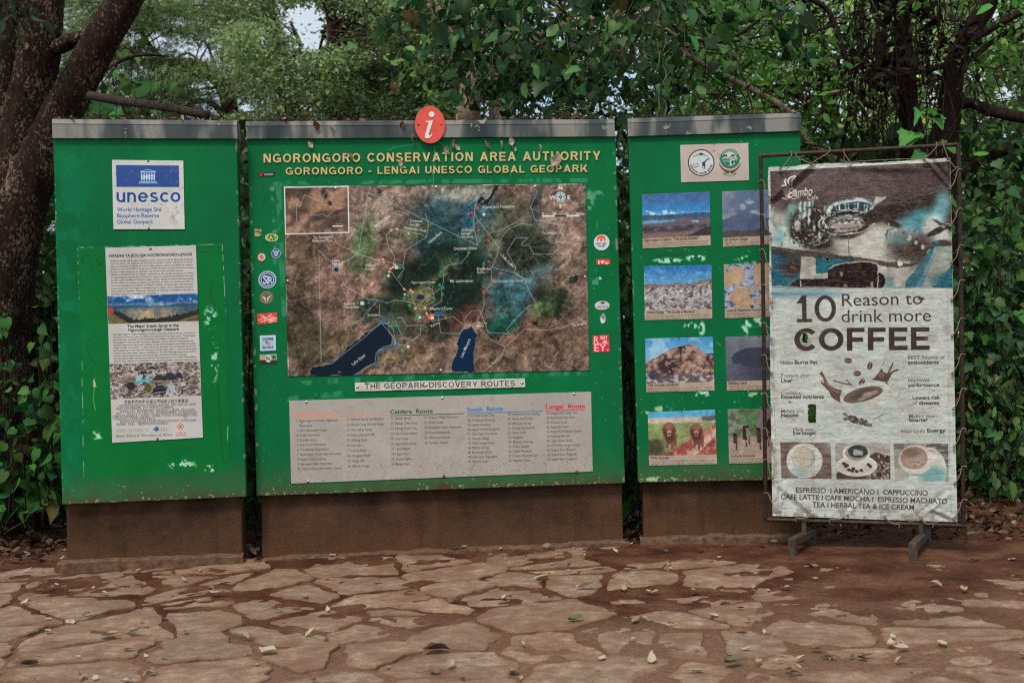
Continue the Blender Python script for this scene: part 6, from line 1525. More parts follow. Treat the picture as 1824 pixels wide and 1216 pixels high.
# ================================================================== LEAVES
T_SMALL = (np.array([(0, 0, 0), (.5, .27, .07), (1, 0, -.05), (.5, -.27, .07)]), np.array([(0, 1, 2, 3)]))
T_SPRIG = (np.array([(0, -.02, 0), (.10, .02, 0), (.34, .34, .06), (.18, .40, .05), (.30, 0, .02), (.42, .02, .02), (.62, .40, .05), (.46, .42, .05), (.10, -.02, 0), (.22, .01, 0), (.42, -.36, .06), (.24, -.38, .05), (.5, -.02, 0), (.75, -.13, 0), (1.05, .02, -.05), (.75, .13, 0)]),
           np.array([(0, 1, 2, 3), (4, 5, 6, 7), (8, 9, 10, 11), (12, 13, 14, 15)]))
def mirror(half_v, half_f, nm):
    """half leaf (y>=0, first nm vertices on the midrib) mirrored to a whole one"""
    V = np.array(half_v, float); k = len(V); m = V[nm:].copy(); m[:, 1] *= -1
    idx = {i: i for i in range(nm)}; idx.update({nm + j: k + j for j in range(k - nm)})
    Fq = [tuple(f) for f in half_f] + [tuple(idx[i] for i in f[::-1]) for f in half_f]
    return np.vstack([V, m]), np.array(Fq)
def bend(t, droop, cup):
    V, Fq = t; V = V.copy(); V[:, 2] += -droop * V[:, 0] ** 2 + cup * np.abs(V[:, 1]); return V, Fq
T_OVAL = bend(mirror([(0, 0, 0), (.5, 0, 0), (1, 0, 0), (.22, .20, 0), (.62, .24, 0), (.88, .09, 0)], [(0, 1, 4, 3), (1, 2, 5, 4)], 3), .22, .25)
T_HEART = bend(mirror([(0, 0, 0), (.32, 0, 0), (.65, 0, 0), (1.05, 0, 0), (-.15, .20, 0), (.04, .50, 0), (.30, .45, 0), (.44, .60, 0), (.64, .34, 0), (.86, .16, 0)],
                      [(0, 6, 5, 4), (0, 1, 7, 6), (1, 2, 8, 7), (2, 3, 9, 8)], 4), .28, .22)
T_CORD = bend(mirror([(0, 0, 0), (.35, 0, 0), (.7, 0, 0), (1.08, 0, 0), (-.13, .18, 0), (.05, .40, 0), (.36, .44, 0), (.68, .27, 0), (.9, .08, 0)],
                     [(0, 6, 5, 4), (0, 1, 6, 6), (1, 2, 7, 6), (2, 3, 8, 7)], 4), .30, .20)
T_CORD4 = bend(mirror([(0, 0, 0), (.35, 0, 0), (.7, 0, 0), (1.08, 0, 0), (-.13, .18, 0), (.05, .40, 0), (.36, .44, 0), (.52, .40, 0), (.72, .25, 0), (.92, .08, 0)],
                      [(0, 6, 5, 4), (0, 1, 7, 6), (1, 2, 8, 7), (2, 3, 9, 8)], 4), .30, .20)
T_CORD = (T_CORD[0], T_CORD[1])
def lobed(seed):
    """a toothed five-lobed blade, a fan of quads from midrib to outline"""
    rs = np.random.default_rng(seed)
    half = [(0, 0, 0), (.25, 0, 0), (.5, 0, 0), (.75, 0, 0), (1.06, 0, 0),
            (-.14, .12, 0), (-.20, .30, 0), (-.02, .36, 0), (.06, .56, 0), (.22, .44, 0), (.40, .60, 0), (.48, .40, 0), (.66, .34, 0), (.76, .20, 0), (.92, .14, 0)]
    h = np.array(half, float); h[5:, :2] += rs.normal(0, .025, (10, 2))
    return bend(mirror(h, [(0, 7, 6, 5), (0, 9, 8, 7), (0, 1, 2, 9), (9, 2, 11, 10), (2, 3, 12, 11), (3, 4, 14, 13), (3, 13, 12, 12)][:6] + [(2, 3, 13, 12)], 5), .30, .20)
T_LOBED = lobed(3)
def fix_tri(t):
    V, Fq = t
    return V, [tuple(dict.fromkeys(int(i) for i in f)) for f in Fq]

def leaf_cloud(name, tmpl, pos, dirv, nrm, size, col, mat, parent=None, jitter=.18):
    V0, F0 = tmpl
    pos = np.asarray(pos, float); n = len(pos); k = len(V0)
    d = dirv / (np.linalg.norm(dirv, axis=1)[:, None] + 1e-9)
    z = nrm - d * (nrm * d).sum(1)[:, None]; z /= np.linalg.norm(z, axis=1)[:, None] + 1e-9
    y = np.cross(z, d)
    size = np.broadcast_to(size, (n,))
    Vs = V0[None] * (1 + rng.normal(0, jitter, (n, 1, 3))); Vs[..., 2] *= rng.normal(1.0, .75, (n, 1)); Vs[..., 2] += rng.normal(0, .30, (n, 1)) * V0[None, :, 0] * V0[None, :, 1]
    W = pos[:, None] + size[:, None, None] * (Vs[..., :1] * d[:, None] + Vs[..., 1:2] * y[:, None] + Vs[..., 2:] * z[:, None])
    col = np.broadcast_to(np.asarray(col, float), (n, 3))
    C = np.repeat(col, k, 0) * np.tile(1.16 - .55 * np.abs(V0[:, 1]), n)[:, None]      # paler midrib
    off = (np.arange(n) * k)[:, None, None]
    F_ = (np.asarray(F0)[None] + off).reshape(-1, len(F0[0]))
    return add_mesh(name, W.reshape(-1, 3), F_, mat, parent, C)

def hue(base, n, dv=.28, dh=.10):
    b = np.asarray(base, float)
    v = np.exp(rng.normal(0, dv, (n, 1)))
    h = rng.normal(0, dh, (n, 1))
    return np.clip(b * v * (1 + h * np.array([[1.3, .0, -.8]])), .002, .6)
def rdir(n, zb=0.0, zs=1.0):
    d = rng.normal(0, 1, (n, 3)); d[:, 2] = d[:, 2] * zs + zb
    return d / np.linalg.norm(d, axis=1)[:, None]
def inside(poly, x, y):
    poly = np.asarray(poly, float); r = np.zeros(np.shape(x), bool)
    for (x0, y0), (x1, y1) in zip(poly, np.roll(poly, -1, 0)):
        k = ((y0 > y) != (y1 > y)) & (x < (x1 - x0) * (y - y0) / (y1 - y0 + 1e-12) + x0); r ^= k
    return r
SKYHOLES = [(a, b, c * .74, d * .74) for a, b, c, d in [(540, 40, 62, 46), (640, 45, 26, 16), (350, 92, 46, 20), (425, 192, 48, 13), (275, 70, 30, 16), (560, 75, 40, 20), (1790, 165, 28, 26), (1800, 245, 26, 16), (940, 28, 26, 16), (1090, 140, 16, 16), (1235, 75, 10, 10), (865, 70, 10, 12), (1130, 190, 16, 10), (470, 70, 12, 16)]]
def in_hole(x, y, k=1.0):
    r = np.zeros(np.shape(x), bool)
    for cx, cy, rx, ry in SKYHOLES: r |= ((x - cx) / (rx * k)) ** 2 + ((y - cy) / (ry * k)) ** 2 < 1
    return r
def sample(n, poly, d0, d1, holes=False, k=1.0):
    poly = np.asarray(poly, float); out = []
    while len(out) < n:
        x = rng.uniform(poly[:, 0].min(), poly[:, 0].max(), 4 * n); y = rng.uniform(poly[:, 1].min(), poly[:, 1].max(), 4 * n)
        ok = inside(poly, x, y)
        if holes: ok &= ~in_hole(x, y, k)
        out += list(zip(x[ok], y[ok], rng.uniform(d0, d1, ok.sum())))
    return np.array(out[:n])
def limb_pts(limbs):
    """dense points along limb polylines [(px,py,d,r)...]"""
    out = []
    for L in limbs:
        p = np.array([P(a[0], a[1], a[2]) for a in L]); r = np.array([a[3] for a in L])
        for i in range(len(p) - 1):
            for t in np.linspace(0, 1, 12, endpoint=False): out.append(np.append(p[i] * (1 - t) + p[i + 1] * t, r[i] * (1 - t) + r[i + 1] * t))
    return np.array(out)
def trunk_mesh(limbs, mat, parent, seg=12, wob=.07, sub=6, twigs=None, name='trunk', ground=None):
    mb = MB()
    for k, L in enumerate(limbs):
        mb.tube([P(a[0], a[1], a[2]) for a in L], [a[3] for a in L], seg, sub, wob, seed=k * 7)
    if ground is not None:
        L = limbs[ground]; p = P(*L[0][:3]); q = p + np.array([rng.normal(0, .05), .0, 0]); q[2] = -.15
        mb.tube([q, (p + q) / 2 + np.array([.03, 0, 0]), p], [L[0][3] * 1.5, L[0][3] * 1.15, L[0][3]], seg, 6, wob)
    if twigs is not None:
        LP = limb_pts(limbs)
        for c in twigs:
            dd = np.linalg.norm(LP[:, :3] - c, axis=1) + np.abs(LP[:, 2] - c[2]) * .3; i = np.argmin(dd); a = LP[i, :3]
            m = (a + c) / 2 + np.array([0, 0, .12 * dd[i]]) + rng.normal(0, .06 * dd[i], 3)
            r = min(max(.010 * dd[i] + .004, .005), LP[i, 3] * .7)
            mb.tube([a, m, c], [r, r * .7, r * .3], 5, 4, 0)
    return mb.build(name, mat, parent, smooth=True)
def clusters(cen, n, rad, flat, size, base, tmpl, mat, parent, name='crown', up=.5, dv=.25, sv=.3, holes=True, cv=.25):
    """leaf clumps round the given centres: flattened clouds with a tone of their own"""
    N_ = len(cen) * n
    ci = np.repeat(np.arange(len(cen)), n)
    o = rng.normal(0, 1, (N_, 3)); o /= np.linalg.norm(o, axis=1)[:, None]; o *= (rng.random((N_, 1)) ** .45)
    R_ = rad * np.exp(rng.normal(0, .25, len(cen)))[ci][:, None]
    p = cen[ci] + o * R_ * np.array([1, 1, flat])
    if holes:
        k = F / p[:, 1]; px = CX + (p[:, 0] * cr - (p[:, 2] - EYE) * sr) * k; py = CY - (p[:, 0] * sr + (p[:, 2] - EYE) * cr) * k
        keep = ~in_hole(px, py, .9) | (rng.random(N_) < .22); p = p[keep]; o = o[keep]; ci = ci[keep]
    n2 = len(p)
    tone = np.exp(rng.normal(0, cv, len(cen)))[ci][:, None]
    d = o * np.array([1, 1, .4]) + rng.normal(0, .55, (n2, 3)) + np.array([0, 0, -.25])
    nn = rdir(n2, up * 1.6, .8) + np.array([0, -.35, 0])
    return leaf_cloud(name, tmpl, p, d, nn, size * np.exp(rng.normal(0, sv, n2)), hue(base, n2, dv) * tone, mat, parent)

GREEN = (.040, .085, .022); BRIGHT = (.050, .150, .030); DEEP = (.022, .055, .018); OLIVE = (.085, .105, .042); SAGE = (.150, .190, .095)

# ---- far wood that closes the view
def far_wood():
    n = 60000
    s = sample(n, [(-250, -60), (2100, -60), (2100, 760), (-250, 760)], 24, 34, True, 1.0)
    p = P(s[:, 0], s[:, 1], s[:, 2]); p[:, 2] = np.maximum(p[:, 2], .1)
    clump = fbm(s[:, 0], s[:, 1], 60, 50, 4)
    keep = (rng.random(n) < sstep(.30, .46, clump) + .25); keep &= (s[:, 1] > 215) | (rng.random(n) < np.where(s[:, 0] < 1150, .20, .6)); p = p[keep]; s = s[keep]; m = len(p)
    base = np.where((s[:, 0] < 800)[:, None], np.array([[.10, .125, .055]]), np.array([[.085, .15, .05]]))
    o = leaf_cloud('far_wood', T_SPRIG, p, rdir(m, -.2), rdir(m, .8) + np.array([0, -.5, 0]), rng.uniform(.16, .32, m) * np.where(s[:, 1] > 225, 1.7, 1.0), base * hue((1, 1, 1), m, .35, .08) * .9, M_LEAF)
    tag(o, 'far leafy wood closing the view behind all the trees', 'wood', kind='stuff')
far_wood()

# ---- acacias with flat tiers of fine leaves, back left
def acacia(name_lbl, base, limbs, poly, ncl, d, per, rad, leafc, size=.075, gr=0, sky=True, flat=.30, tm=T_SPRIG, up=.6, mat=M_BARK2, cv=.25, cat='tree'):
    t = thing('acacia_tree' if tm is T_SPRIG else 'leafy_tree', name_lbl, cat, base, None)
    s = sample(ncl, poly, d[0], d[1], sky, 1.12); cen = P(s[:, 0], s[:, 1], s[:, 2])
    trunk_mesh(limbs, mat, t, 10, .05, 5, cen, ground=gr)
    clusters(cen, per, rad, flat, size, leafc, tm, M_LEAF, t, up=up, holes=sky, cv=cv)
    return t
def basepos(l, d): q = P(l[0], l[1], d); return (q[0], q[1], 0)
acacia('tall acacia behind the left board with dark level branches and fine leaves', basepos((415, 0), 17.5),
       [[(430, 420, 17.5, .16), (415, 250, 17.5, .14), (400, 160, 17.4, .12), (350, 118, 17, .09), (290, 112, 16.8, .06), (210, 108, 16.6, .03)],
        [(400, 160, 17.4, .10), (450, 118, 17.2, .07), (420, 60, 17, .05), (395, 0, 17, .04), (380, -60, 17, .03)], [(350, 118, 17, .06), (330, 150, 17, .05), (270, 170, 16.8, .03)],
        [(290, 112, 16.8, .04), (260, 70, 16.6, .03), (235, 20, 16.5, .02)], [(415, 230, 17.5, .07), (370, 180, 17.2, .04), (310, 200, 17, .02)]],
       [(70, -60), (480, -60), (500, 215), (90, 225)], 225, (15.5, 19), 250, .55, (.135, .195, .08), .052, cv=.40, flat=.20)
acacia('forked acacia left of the info disc with thick grey upright limbs', basepos((520, 0), 14.2),
       [[(520, 420, 14.2, .16), (515, 230, 14.2, .14), (514, 165, 14.2, .125), (500, 95, 14.1, .09), (482, 30, 14, .075), (470, -60, 14, .05)],
        [(514, 165, 14.2, .09), (560, 130, 14.1, .06), (590, 75, 14, .05), (590, 10, 13.9, .04), (560, -40, 13.8, .03)], [(590, 75, 14, .05), (586, 25, 14, .05), (565, -50, 14, .05)],
        [(514, 190, 14.2, .05), (470, 120, 14, .03), (430, 105, 13.8, .015)], [(505, 110, 14.1, .04), (535, 85, 14, .025), (518, 40, 14, .015)]],
       [(420, -70), (760, -70), (800, 218), (440, 225)], 150, (12.5, 16), 270, .42, (.18, .255, .12), .050, flat=.5, tm=T_SMALL, cv=.3)
acacia('spreading tree with dark crooked limb just right of the info disc', basepos((700, 0), 16.5),
       [[(705, 420, 16.5, .10), (690, 235, 16.5, .08), (672, 180, 16.4, .06), (640, 150, 16.2, .04)], [(690, 235, 16.5, .06), (720, 150, 16.3, .05), (735, 60, 16, .04), (745, -50, 16, .03)]],
       [(600, -60), (900, -60), (900, 220), (600, 220)], 100, (15, 18.5), 220, .5, (.12, .175, .075), .055, flat=.5, tm=T_SMALL)

# ---- pale trunks behind the large-leaved creeper
acacia('pale-barked tree standing behind the large-leaved creeper, two curved trunks', basepos((840, 0), 11.8),
       [[(832, 430, 11.8, .15), (830, 260, 11.8, .13), (836, 180, 11.7, .12), (848, 90, 11.6, .105), (846, 0, 11.5, .09), (838, -70, 11.4, .07)],
        [(885, 430, 12.0, .14), (890, 240, 12, .12), (888, 150, 11.9, .10), (902, 60, 11.7, .08), (925, -20, 11.6, .06)], [(790, 35, 11.8, .06), (770, 5, 11.8, .05), (755, -40, 11.8, .05)], [(842, 120, 11.7, .06), (800, 60, 11.7, .05), (768, 5, 11.7, .045)],
        [(905, 110, 11.9, .05), (975, 52, 11.6, .055), (1030, 40, 11.4, .05), (1090, 38, 11.3, .04)], [(845, 210, 11.9, .06), (875, 245, 11.9, .05)]],
       [(740, -70), (1300, -70), (1330, 225), (740, 225)], 120, (12, 15.5), 110, .5, (.095, .175, .060), .075, flat=.7, tm=T_OVAL, mat=M_BARKP, cv=.4)

# ---- green wood behind the tangle on the right
acacia('mid-green leafy tree behind the dark tangled tree', basepos((1500, 0), 15.5),
       [[(1500, 420, 15.5, .12), (1490, 250, 15.5, .10), (1470, 120, 15.3, .07), (1440, -40, 15, .05)], [(1490, 250, 15.5, .07), (1560, 120, 15.2, .05), (1580, -40, 15, .03)]],
       [(1180, -70), (1760, -70), (1760, 330), (1180, 300)], 150, (13, 18), 120, .55, (.17, .28, .09), .085, flat=.75, tm=T_OVAL, mat=M_BARKD, cv=.45)
acacia('dull green tree at the far right edge beyond the shrub', basepos((1840, 0), 16),
       [[(1850, 420, 16, .13), (1840, 200, 16, .11), (1800, 60, 15.6, .07), (1760, -60, 15.4, .05)], [(1840, 200, 16, .06), (1900, 80, 15.8, .05)]],
       [(1700, -70), (2000, -70), (2000, 400), (1700, 380)], 90, (13.5, 18), 110, .5, (.10, .165, .065), .085, flat=.75, tm=T_OVAL, mat=M_BARKD, cv=.4)

# ---- the dark tangled tree with hanging dry strands
def tangled_tree():
    t = thing('tangled_tree', 'dark tangled tree hung with dry strands above the coffee banner', 'tree', basepos((1650, 0), 10.4))
    limbs = [[(1640, 480, 10.4, .20), (1632, 300, 10.4, .13), (1620, 200, 10.4, .085), (1612, 100, 10.4, .075), (1600, -60, 10.4, .07)],
             [(1668, 480, 10.45, .18), (1672, 300, 10.45, .14), (1690, 200, 10.4, .10), (1702, 110, 10.4, .085), (1738, 40, 10.4, .08), (1800, -50, 10.3, .07)],
             [(1690, 200, 10.4, .05), (1725, 184, 10.3, .045), (1770, 200, 10.2, .05), (1870, 220, 10.1, .05)], [(1780, 268, 10.6, .05), (1740, 290, 10.5, .045), (1700, 320, 10.45, .05)], [(1900, 250, 10.6, .05), (1800, 265, 10.6, .05), (1740, 290, 10.5, .045)],
             [(1430, -10, 10, .022), (1475, 20, 10, .022), (1495, 71, 10, .024), (1515, 120, 10, .026), (1538, 112, 10, .022), (1590, 133, 10.1, .024), (1640, 127, 10.2, .026), (1700, 112, 10.4, .03)],
             [(1512, 118, 10, .018), (1520, 160, 10, .016), (1548, 225, 10, .015), (1546, 320, 10, .014)], [(1560, 190, 10.1, .03), (1520, 190, 10.1, .02), (1500, 260, 10.2, .015), (1480, 330, 10.2, .012)],
             [(1360, 18, 10.4, .012), (1400, 68, 10.3, .014), (1440, 60, 10.2, .012), (1500, 40, 10.1, .01)], [(1180, 0, 10, .010), (1240, 40, 10, .012), (1300, 68, 10, .012), (1370, 20, 10, .012), (1400, -20, 10, .012)],
             [(1190, 40, 10, .008), (1235, 70, 10, .009), (1300, 75, 10, .010), (1380, 60, 10, .009)], [(1250, 45, 10, .006), (1256, 130, 10, .006), (1230, 200, 10, .004)], [(1360, 45, 10, .007), (1320, 100, 10, .006), (1300, 190, 10, .005)],
             [(1705, 100, 10.4, .05), (1750, 60, 10.3, .04), (1840, 10, 10.2, .035)], [(1700, 130, 10.4, .03), (1790, 60, 10.3, .02), (1860, 40, 10.2, .015)], [(1640, 20, 10.4, .05), (1560, -10, 10.3, .05), (1490, -60, 10.2, .04)],
             [(1350, 330, 10.3, .012), (1430, 260, 10.3, .014), (1500, 150, 10.3, .012)], [(1545, 225, 10, .012), (1600, 190, 10.1, .012)], [(1570, 60, 10.2, .05), (1566, 110, 10.2, .04), (1556, 150, 10.2, .02)]]
    trunk_mesh(limbs, M_BARKD, t, 12, .10, 6)
    pale = [[(1210, 88, 10.2, .022), (1235, 105, 10.2, .024), (1300, 140, 10.2, .026), (1350, 165, 10.2, .026), (1405, 200, 10.2, .028), (1450, 262, 10.2, .03), (1520, 300, 10.3, .03)], [(1432, 186, 10.4, .012), (1470, 168, 10.3, .014), (1525, 158, 10.2, .012)],
            [(1330, 160, 10.2, .012), (1348, 200, 10.2, .010), (1356, 226, 10.2, .008)], [(1250, 170, 10.3, .010), (1262, 200, 10.3, .010), (1266, 225, 10.3, .008)], [(1430, 190, 10.3, .008), (1440, 160, 10.3, .006), (1462, 146, 10.3, .005)]]
    o = trunk_mesh(pale, M_BARKP, t, 9, .05, 6, name='branch'); o['label'] = 'pale bare slanting branch'
    mb = MB()
    for k in range(190):
        cx = rng.choice([1530, 1560, 1600, 1612, 1660, 1690, 1720, 1450], p=[.16, .2, .14, .14, .12, .1, .08, .06]) + rng.normal(0, 20); y = rng.uniform(-70, 200); L = rng.uniform(40, 150); d = rng.uniform(9.9, 10.7)
        pts = [P(cx, y, d), P(cx + rng.normal(0, 12), y + L * .5, d + rng.normal(0, .05)), P(cx + rng.normal(0, 20), y + L, d + rng.normal(0, .08))]
        mb.tube(pts, [.007, .006, .002], 4, 3, cap=False)
    for k in range(230):
        x, y = rng.uniform(1190, 1800), rng.uniform(-20, 300); d = rng.uniform(9.8, 11); a = rng.uniform(0, 6.3); L = rng.uniform(40, 130)
        p = [P(x, y, d), P(x + L * .5 * math.cos(a) + rng.normal(0, 8), y + L * .5 * math.sin(a) + rng.normal(0, 8), d), P(x + L * math.cos(a), y + L * math.sin(a), d)]
        mb.tube(p, [.006, .005, .002], 4, 3, cap=False)
    hs_ = mb.build('hanging_strands', M_BARKD, t); hs_['kind'] = 'stuff'
    s = sample(150, [(1230, -60), (1850, -60), (1850, 260), (1720, 330), (1420, 330), (1230, 200)], 9.6, 11.4, True); s = s[(np.abs(s[:, 0] - 1640) > 130) | (rng.random(len(s)) < .2)]; cen = P(s[:, 0], s[:, 1], s[:, 2])
    clusters(cen, 22, .24, .9, .066, (.060, .165, .034), T_OVAL, M_LEAF, t, cv=.45, holes=True)
    # shrivelled dark leaves on the strands
    s = sample(48, [(1500, -60), (1740, -60), (1730, 150), (1490, 140)], 9.9, 10.8); cen = P(s[:, 0], s[:, 1], s[:, 2])
    clusters(cen, 22, .18, 1.3, .07, (.008, .005, .0035), T_OVAL, M_DRY, t, name='dry_leaves', cv=.3, holes=False)
tangled_tree()

# ---- the large-leaved creeper hanging over the middle board
def stem_leaves(stems, spacing, size, tmpl, mat, parent, base, face=.5, name='leaves', dv=.3, pet=.6, sv=.25, smat=None, r=.006, bright=.0, bc=BRIGHT):
    """leaves set alternately along stems; blades turn towards the light and the open side"""
    mb = MB(); PP = []; DD = []; NN = []; S = []
    for st in stems:
        st = np.asarray(st, float)
        mb.tube(st, np.linspace(r, r * .4, len(st)), 5, 3, cap=False)
        seg = np.linalg.norm(np.diff(st, axis=0), axis=1); cum = np.append(0, np.cumsum(seg)); L = cum[-1]
        k = 0; s = spacing * rng.uniform(.2, 1)
        while s < L:
            i = min(np.searchsorted(cum, s) - 1, len(seg) - 1); i = max(i, 0); t = (s - cum[i]) / seg[i]
            p = st[i] * (1 - t) + st[i + 1] * t; tan = (st[i + 1] - st[i]) / seg[i]
            side = np.cross(tan, [0, -1, .4]); side /= np.linalg.norm(side) + 1e-9; side *= 1 if k % 2 else -1
            sz = size * math.exp(rng.normal(0, sv)) * (1 - .45 * (s / L) ** 3)
            pd = side * .8 + tan * .4 + np.array([0, -.35, .25]) + rng.normal(0, .35, 3); pd /= np.linalg.norm(pd)
            q = p + pd * sz * pet
            mb.tube([p, (p + q) / 2 + np.array([0, 0, .01]), q], [r * .5, r * .4, r * .3], 4, 2, cap=False)
            d = pd * .5 + np.array([0, -.15, -.75]) + rng.normal(0, .35, 3)
            n_ = np.array([0, -face, .75]) + rng.normal(0, .66, 3)
            PP.append(q); DD.append(d); NN.append(n_); S.append(sz); s += spacing * rng.uniform(.7, 1.3); k += 1
    mb.build('stem', smat or M_STEM, parent, smooth=True)
    n = len(PP); c = hue(base, n, dv, .2)
    old_ = rng.random(n) < .035; c[old_] = hue((.11, .085, .03), int(old_.sum()), .3)      # a few yellowed ones
    b = rng.random(n) < bright; c[b] = hue(bc, int(b.sum()), .2)
    return leaf_cloud(name, tmpl, np.array(PP), np.array(DD), np.array(NN), np.array(S), c, mat, parent)

def creeper():
    t = thing('creeper', 'large-leaved creeper overhanging the middle board from above', 'creeper', basepos((960, 0), 8.8))
    st = []
    def arc(x0, y0, x1, y1, d0, d1, sag=20):
        u = np.linspace(0, 1, 7); x = x0 + (x1 - x0) * u + rng.normal(0, 5, 7); y = y0 + (y1 - y0) * u - sag * np.sin(np.pi * u) + rng.normal(0, 4, 7)
        st.append(P(x, y, d0 + (d1 - d0) * u))
    # left fringe: long shoots reaching left and down
    for x0, y0, x1, y1 in ((900, -60, 700, 20), (900, -40, 620, 88), (880, 0, 650, 60), (860, 20, 690, 150), (880, 40, 720, 190), (900, 60, 790, 190), (930, 40, 830, 200), (860, -60, 690, 60), (840, -70, 640, 20), (900, 20, 760, 110), (870, 80, 740, 130)):
        arc(x0, y0, x1, y1, 8.9, 8.3)
    for k in range(72):
        x0 = rng.uniform(820, 1230); y0 = rng.uniform(-90, 120); arc(x0, y0, x0 + rng.normal(-20, 70), min(y0 + rng.uniform(60, 170), 214), rng.uniform(8.3, 9.4), rng.uniform(8.2, 9.2), rng.uniform(0, 30))
    for k in range(14):
        x0 = rng.uniform(1190, 1420); y0 = rng.uniform(-60, 60); arc(x0, y0, x0 + rng.normal(0, 50), y0 + rng.uniform(50, 120), rng.uniform(8.9, 9.9), rng.uniform(8.8, 9.8), 10)
    stem_leaves(st[::2], .105, .10, T_OVAL, M_LEAFG, t, (.021, .056, .021), .05, dv=.5, bright=.24, bc=(.065, .18, .048), r=.004, sv=.26)
    stem_leaves(st[1::2],   .105, .108, T_LOBED, M_LEAFG, t, (.021, .058, .021), .05, dv=.5, bright=.24, bc=(.065, .18, .048), r=.004, sv=.18)
    # smaller inner leaves that fill the dark heart of the mass
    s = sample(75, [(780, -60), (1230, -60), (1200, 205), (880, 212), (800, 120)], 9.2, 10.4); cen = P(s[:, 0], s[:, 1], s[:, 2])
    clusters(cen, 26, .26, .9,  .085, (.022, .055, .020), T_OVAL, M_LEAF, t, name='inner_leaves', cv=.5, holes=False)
    # twining tendrils
    for x, y, L in ((1170, 0, 210), (1182, 60, 150), (1010, 190, 25), (1000, 185, 20)):
        mb = MB(); u = np.linspace(0, 1, 26); px = x + 5 * np.sin(u * 16) + rng.normal(0, .6, 26); py = y + L * u; mb.tube(P(px, py, 8.3 + .05 * np.cos(u * 16)), .005, 6, 2); mb.build('tendril', M_STEM, t, smooth=True)
    for k in range(7):
        mb = MB(); x, y = rng.uniform(990, 1060), rng.uniform(186, 212); u = np.linspace(0, 1, 14); mb.tube(P(x + 14 * np.cos(u * 5 + k), y + 8 * np.sin(u * 6 + k), 8.2 + .03 * u), .0025, 5, 2); mb.build('tendril', M_STEM, t, smooth=True)
creeper()

# ---- big dark tree at the left
def big_tree():
    t = thing('old_tree', 'old dark-barked tree with two leaning trunks at the left edge', 'tree', basepos((-40, 0), 8.6))
    limbs = [[(-30, 760, 8.75, .40), (-18, 590, 8.7, .30), (12, 440, 8.65, .24), (45, 345, 8.6, .185), (82, 262, 8.55, .152), (116, 192, 8.5, .140), (152, 125, 8.45, .134), (190, 55, 8.4, .128), (222, 0, 8.4, .125), (262, -90, 8.35, .12)],
             [(12, 440, 8.65, .22), (22, 330, 8.7, .20), (42, 230, 8.7, .175), (62, 140, 8.68, .160), (72, 60, 8.66, .155), (76, 0, 8.65, .152), (80, -90, 8.6, .15)],
             [(-25, 500, 8.8, .26), (-12, 330, 8.85, .20), (0, 180, 8.9, .16), (8, 60, 8.9, .14), (10, -80, 8.9, .13)],
             [(78, 92, 8.68, .055), (108, 82, 8.6, .058), (135, 70, 8.52, .052), (158, 62, 8.45, .05)],
             [(165, 132, 8.55, .030), (215, 108, 8.9, .018), (250, 98, 9.2, .014), (300, 100, 9.5, .008)]]
    mb = MB()
    for k, L in enumerate(limbs):
        mb.tube([P(a[0], a[1], a[2]) for a in L], [a[3] for a in L], 26, 9, .045, seed=k * 3)
    p = P(-30, 760, 8.75); mb.tube([[p[0] - .1, p[1], -.2], [p[0] - .05, p[1], .15], p], [.62, .5, .40], 26, 6, .05)
    mb.build('trunk', M_BARK, t, smooth=True)
    st = []
    for k in range(30):
        x0, y0 = rng.uniform(-40, 70), rng.uniform(-70, 10); u = np.linspace(0, 1, 5)
        st.append(P(x0 + rng.normal(0, 14) * u + rng.normal(0, 3, 5), y0 + rng.uniform(40, 95) * u, rng.uniform(8.0, 8.35) + 0 * u))
    stem_leaves(st, .085, .085, T_OVAL, M_LEAFG, t, (.020, .040, .022), .35, dv=.3, name='leaves', smat=M_TWIG, r=.004)
big_tree()
def mid_left_bush():
    t = thing('bush', 'bright green bush behind the leaning trunk above the left board', 'bush', basepos((190, 0), 10.5))
    st = []
    for k in range(34):
        x0 = rng.uniform(120, 300); u = np.linspace(0, 1, 6); y1 = rng.uniform(60, 200) if x0 < 260 else rng.uniform(130, 205)
        st.append(P(x0 + rng.normal(0, 25) * u + rng.normal(0, 3, 6), 380 + (y1 - 380) * u, rng.uniform(9.9, 11.2) + 0 * u))
    stem_leaves(st, .13, .13, T_CORD4, M_LEAF, t, (.040, .105, .026), .35, dv=.35, bright=.2, smat=M_TWIG)
mid_left_bush()

# ---- broken pole lying behind the left board with dry twigs
def fallen_branch():
    t = thing('fallen_branch', 'broken brown branch lying level behind the left board top', 'branch', tuple(P(270, 190, 7.6)))
    mb = MB(); mb.tube(P(np.array([160, 215, 300, 370]), np.array([170, 180, 192, 206]), np.array([8.1, 7.9, 7.7, 7.55])), [.032, .03, .03, .028], 10, 4, .06)
    mb.tube(P(np.array([215, 222, 226]), np.array([181, 200, 216]), np.array([7.9, 7.9, 7.9])), [.008, .007, .004], 5, 3); mb.build('wood', M_TWIG, t, smooth=True)
    mb = MB()
    for k in range(90):
        x, y = rng.uniform(230, 375), rng.uniform(168, 212); d = rng.uniform(7.35, 7.8); a = rng.normal(-.9, .8); L = rng.uniform(8, 34)
        mb.tube([P(x, y, d), P(x + L * .5 * math.cos(a) + rng.normal(0, 3), y + L * .5 * math.sin(a), d), P(x + L * math.cos(a), y + L * math.sin(a), d)], [.003, .0025, .001], 4, 2, cap=False)
    tw_ = mb.build('twigs', M_TWIG, t); tw_['kind'] = 'stuff'
fallen_branch()

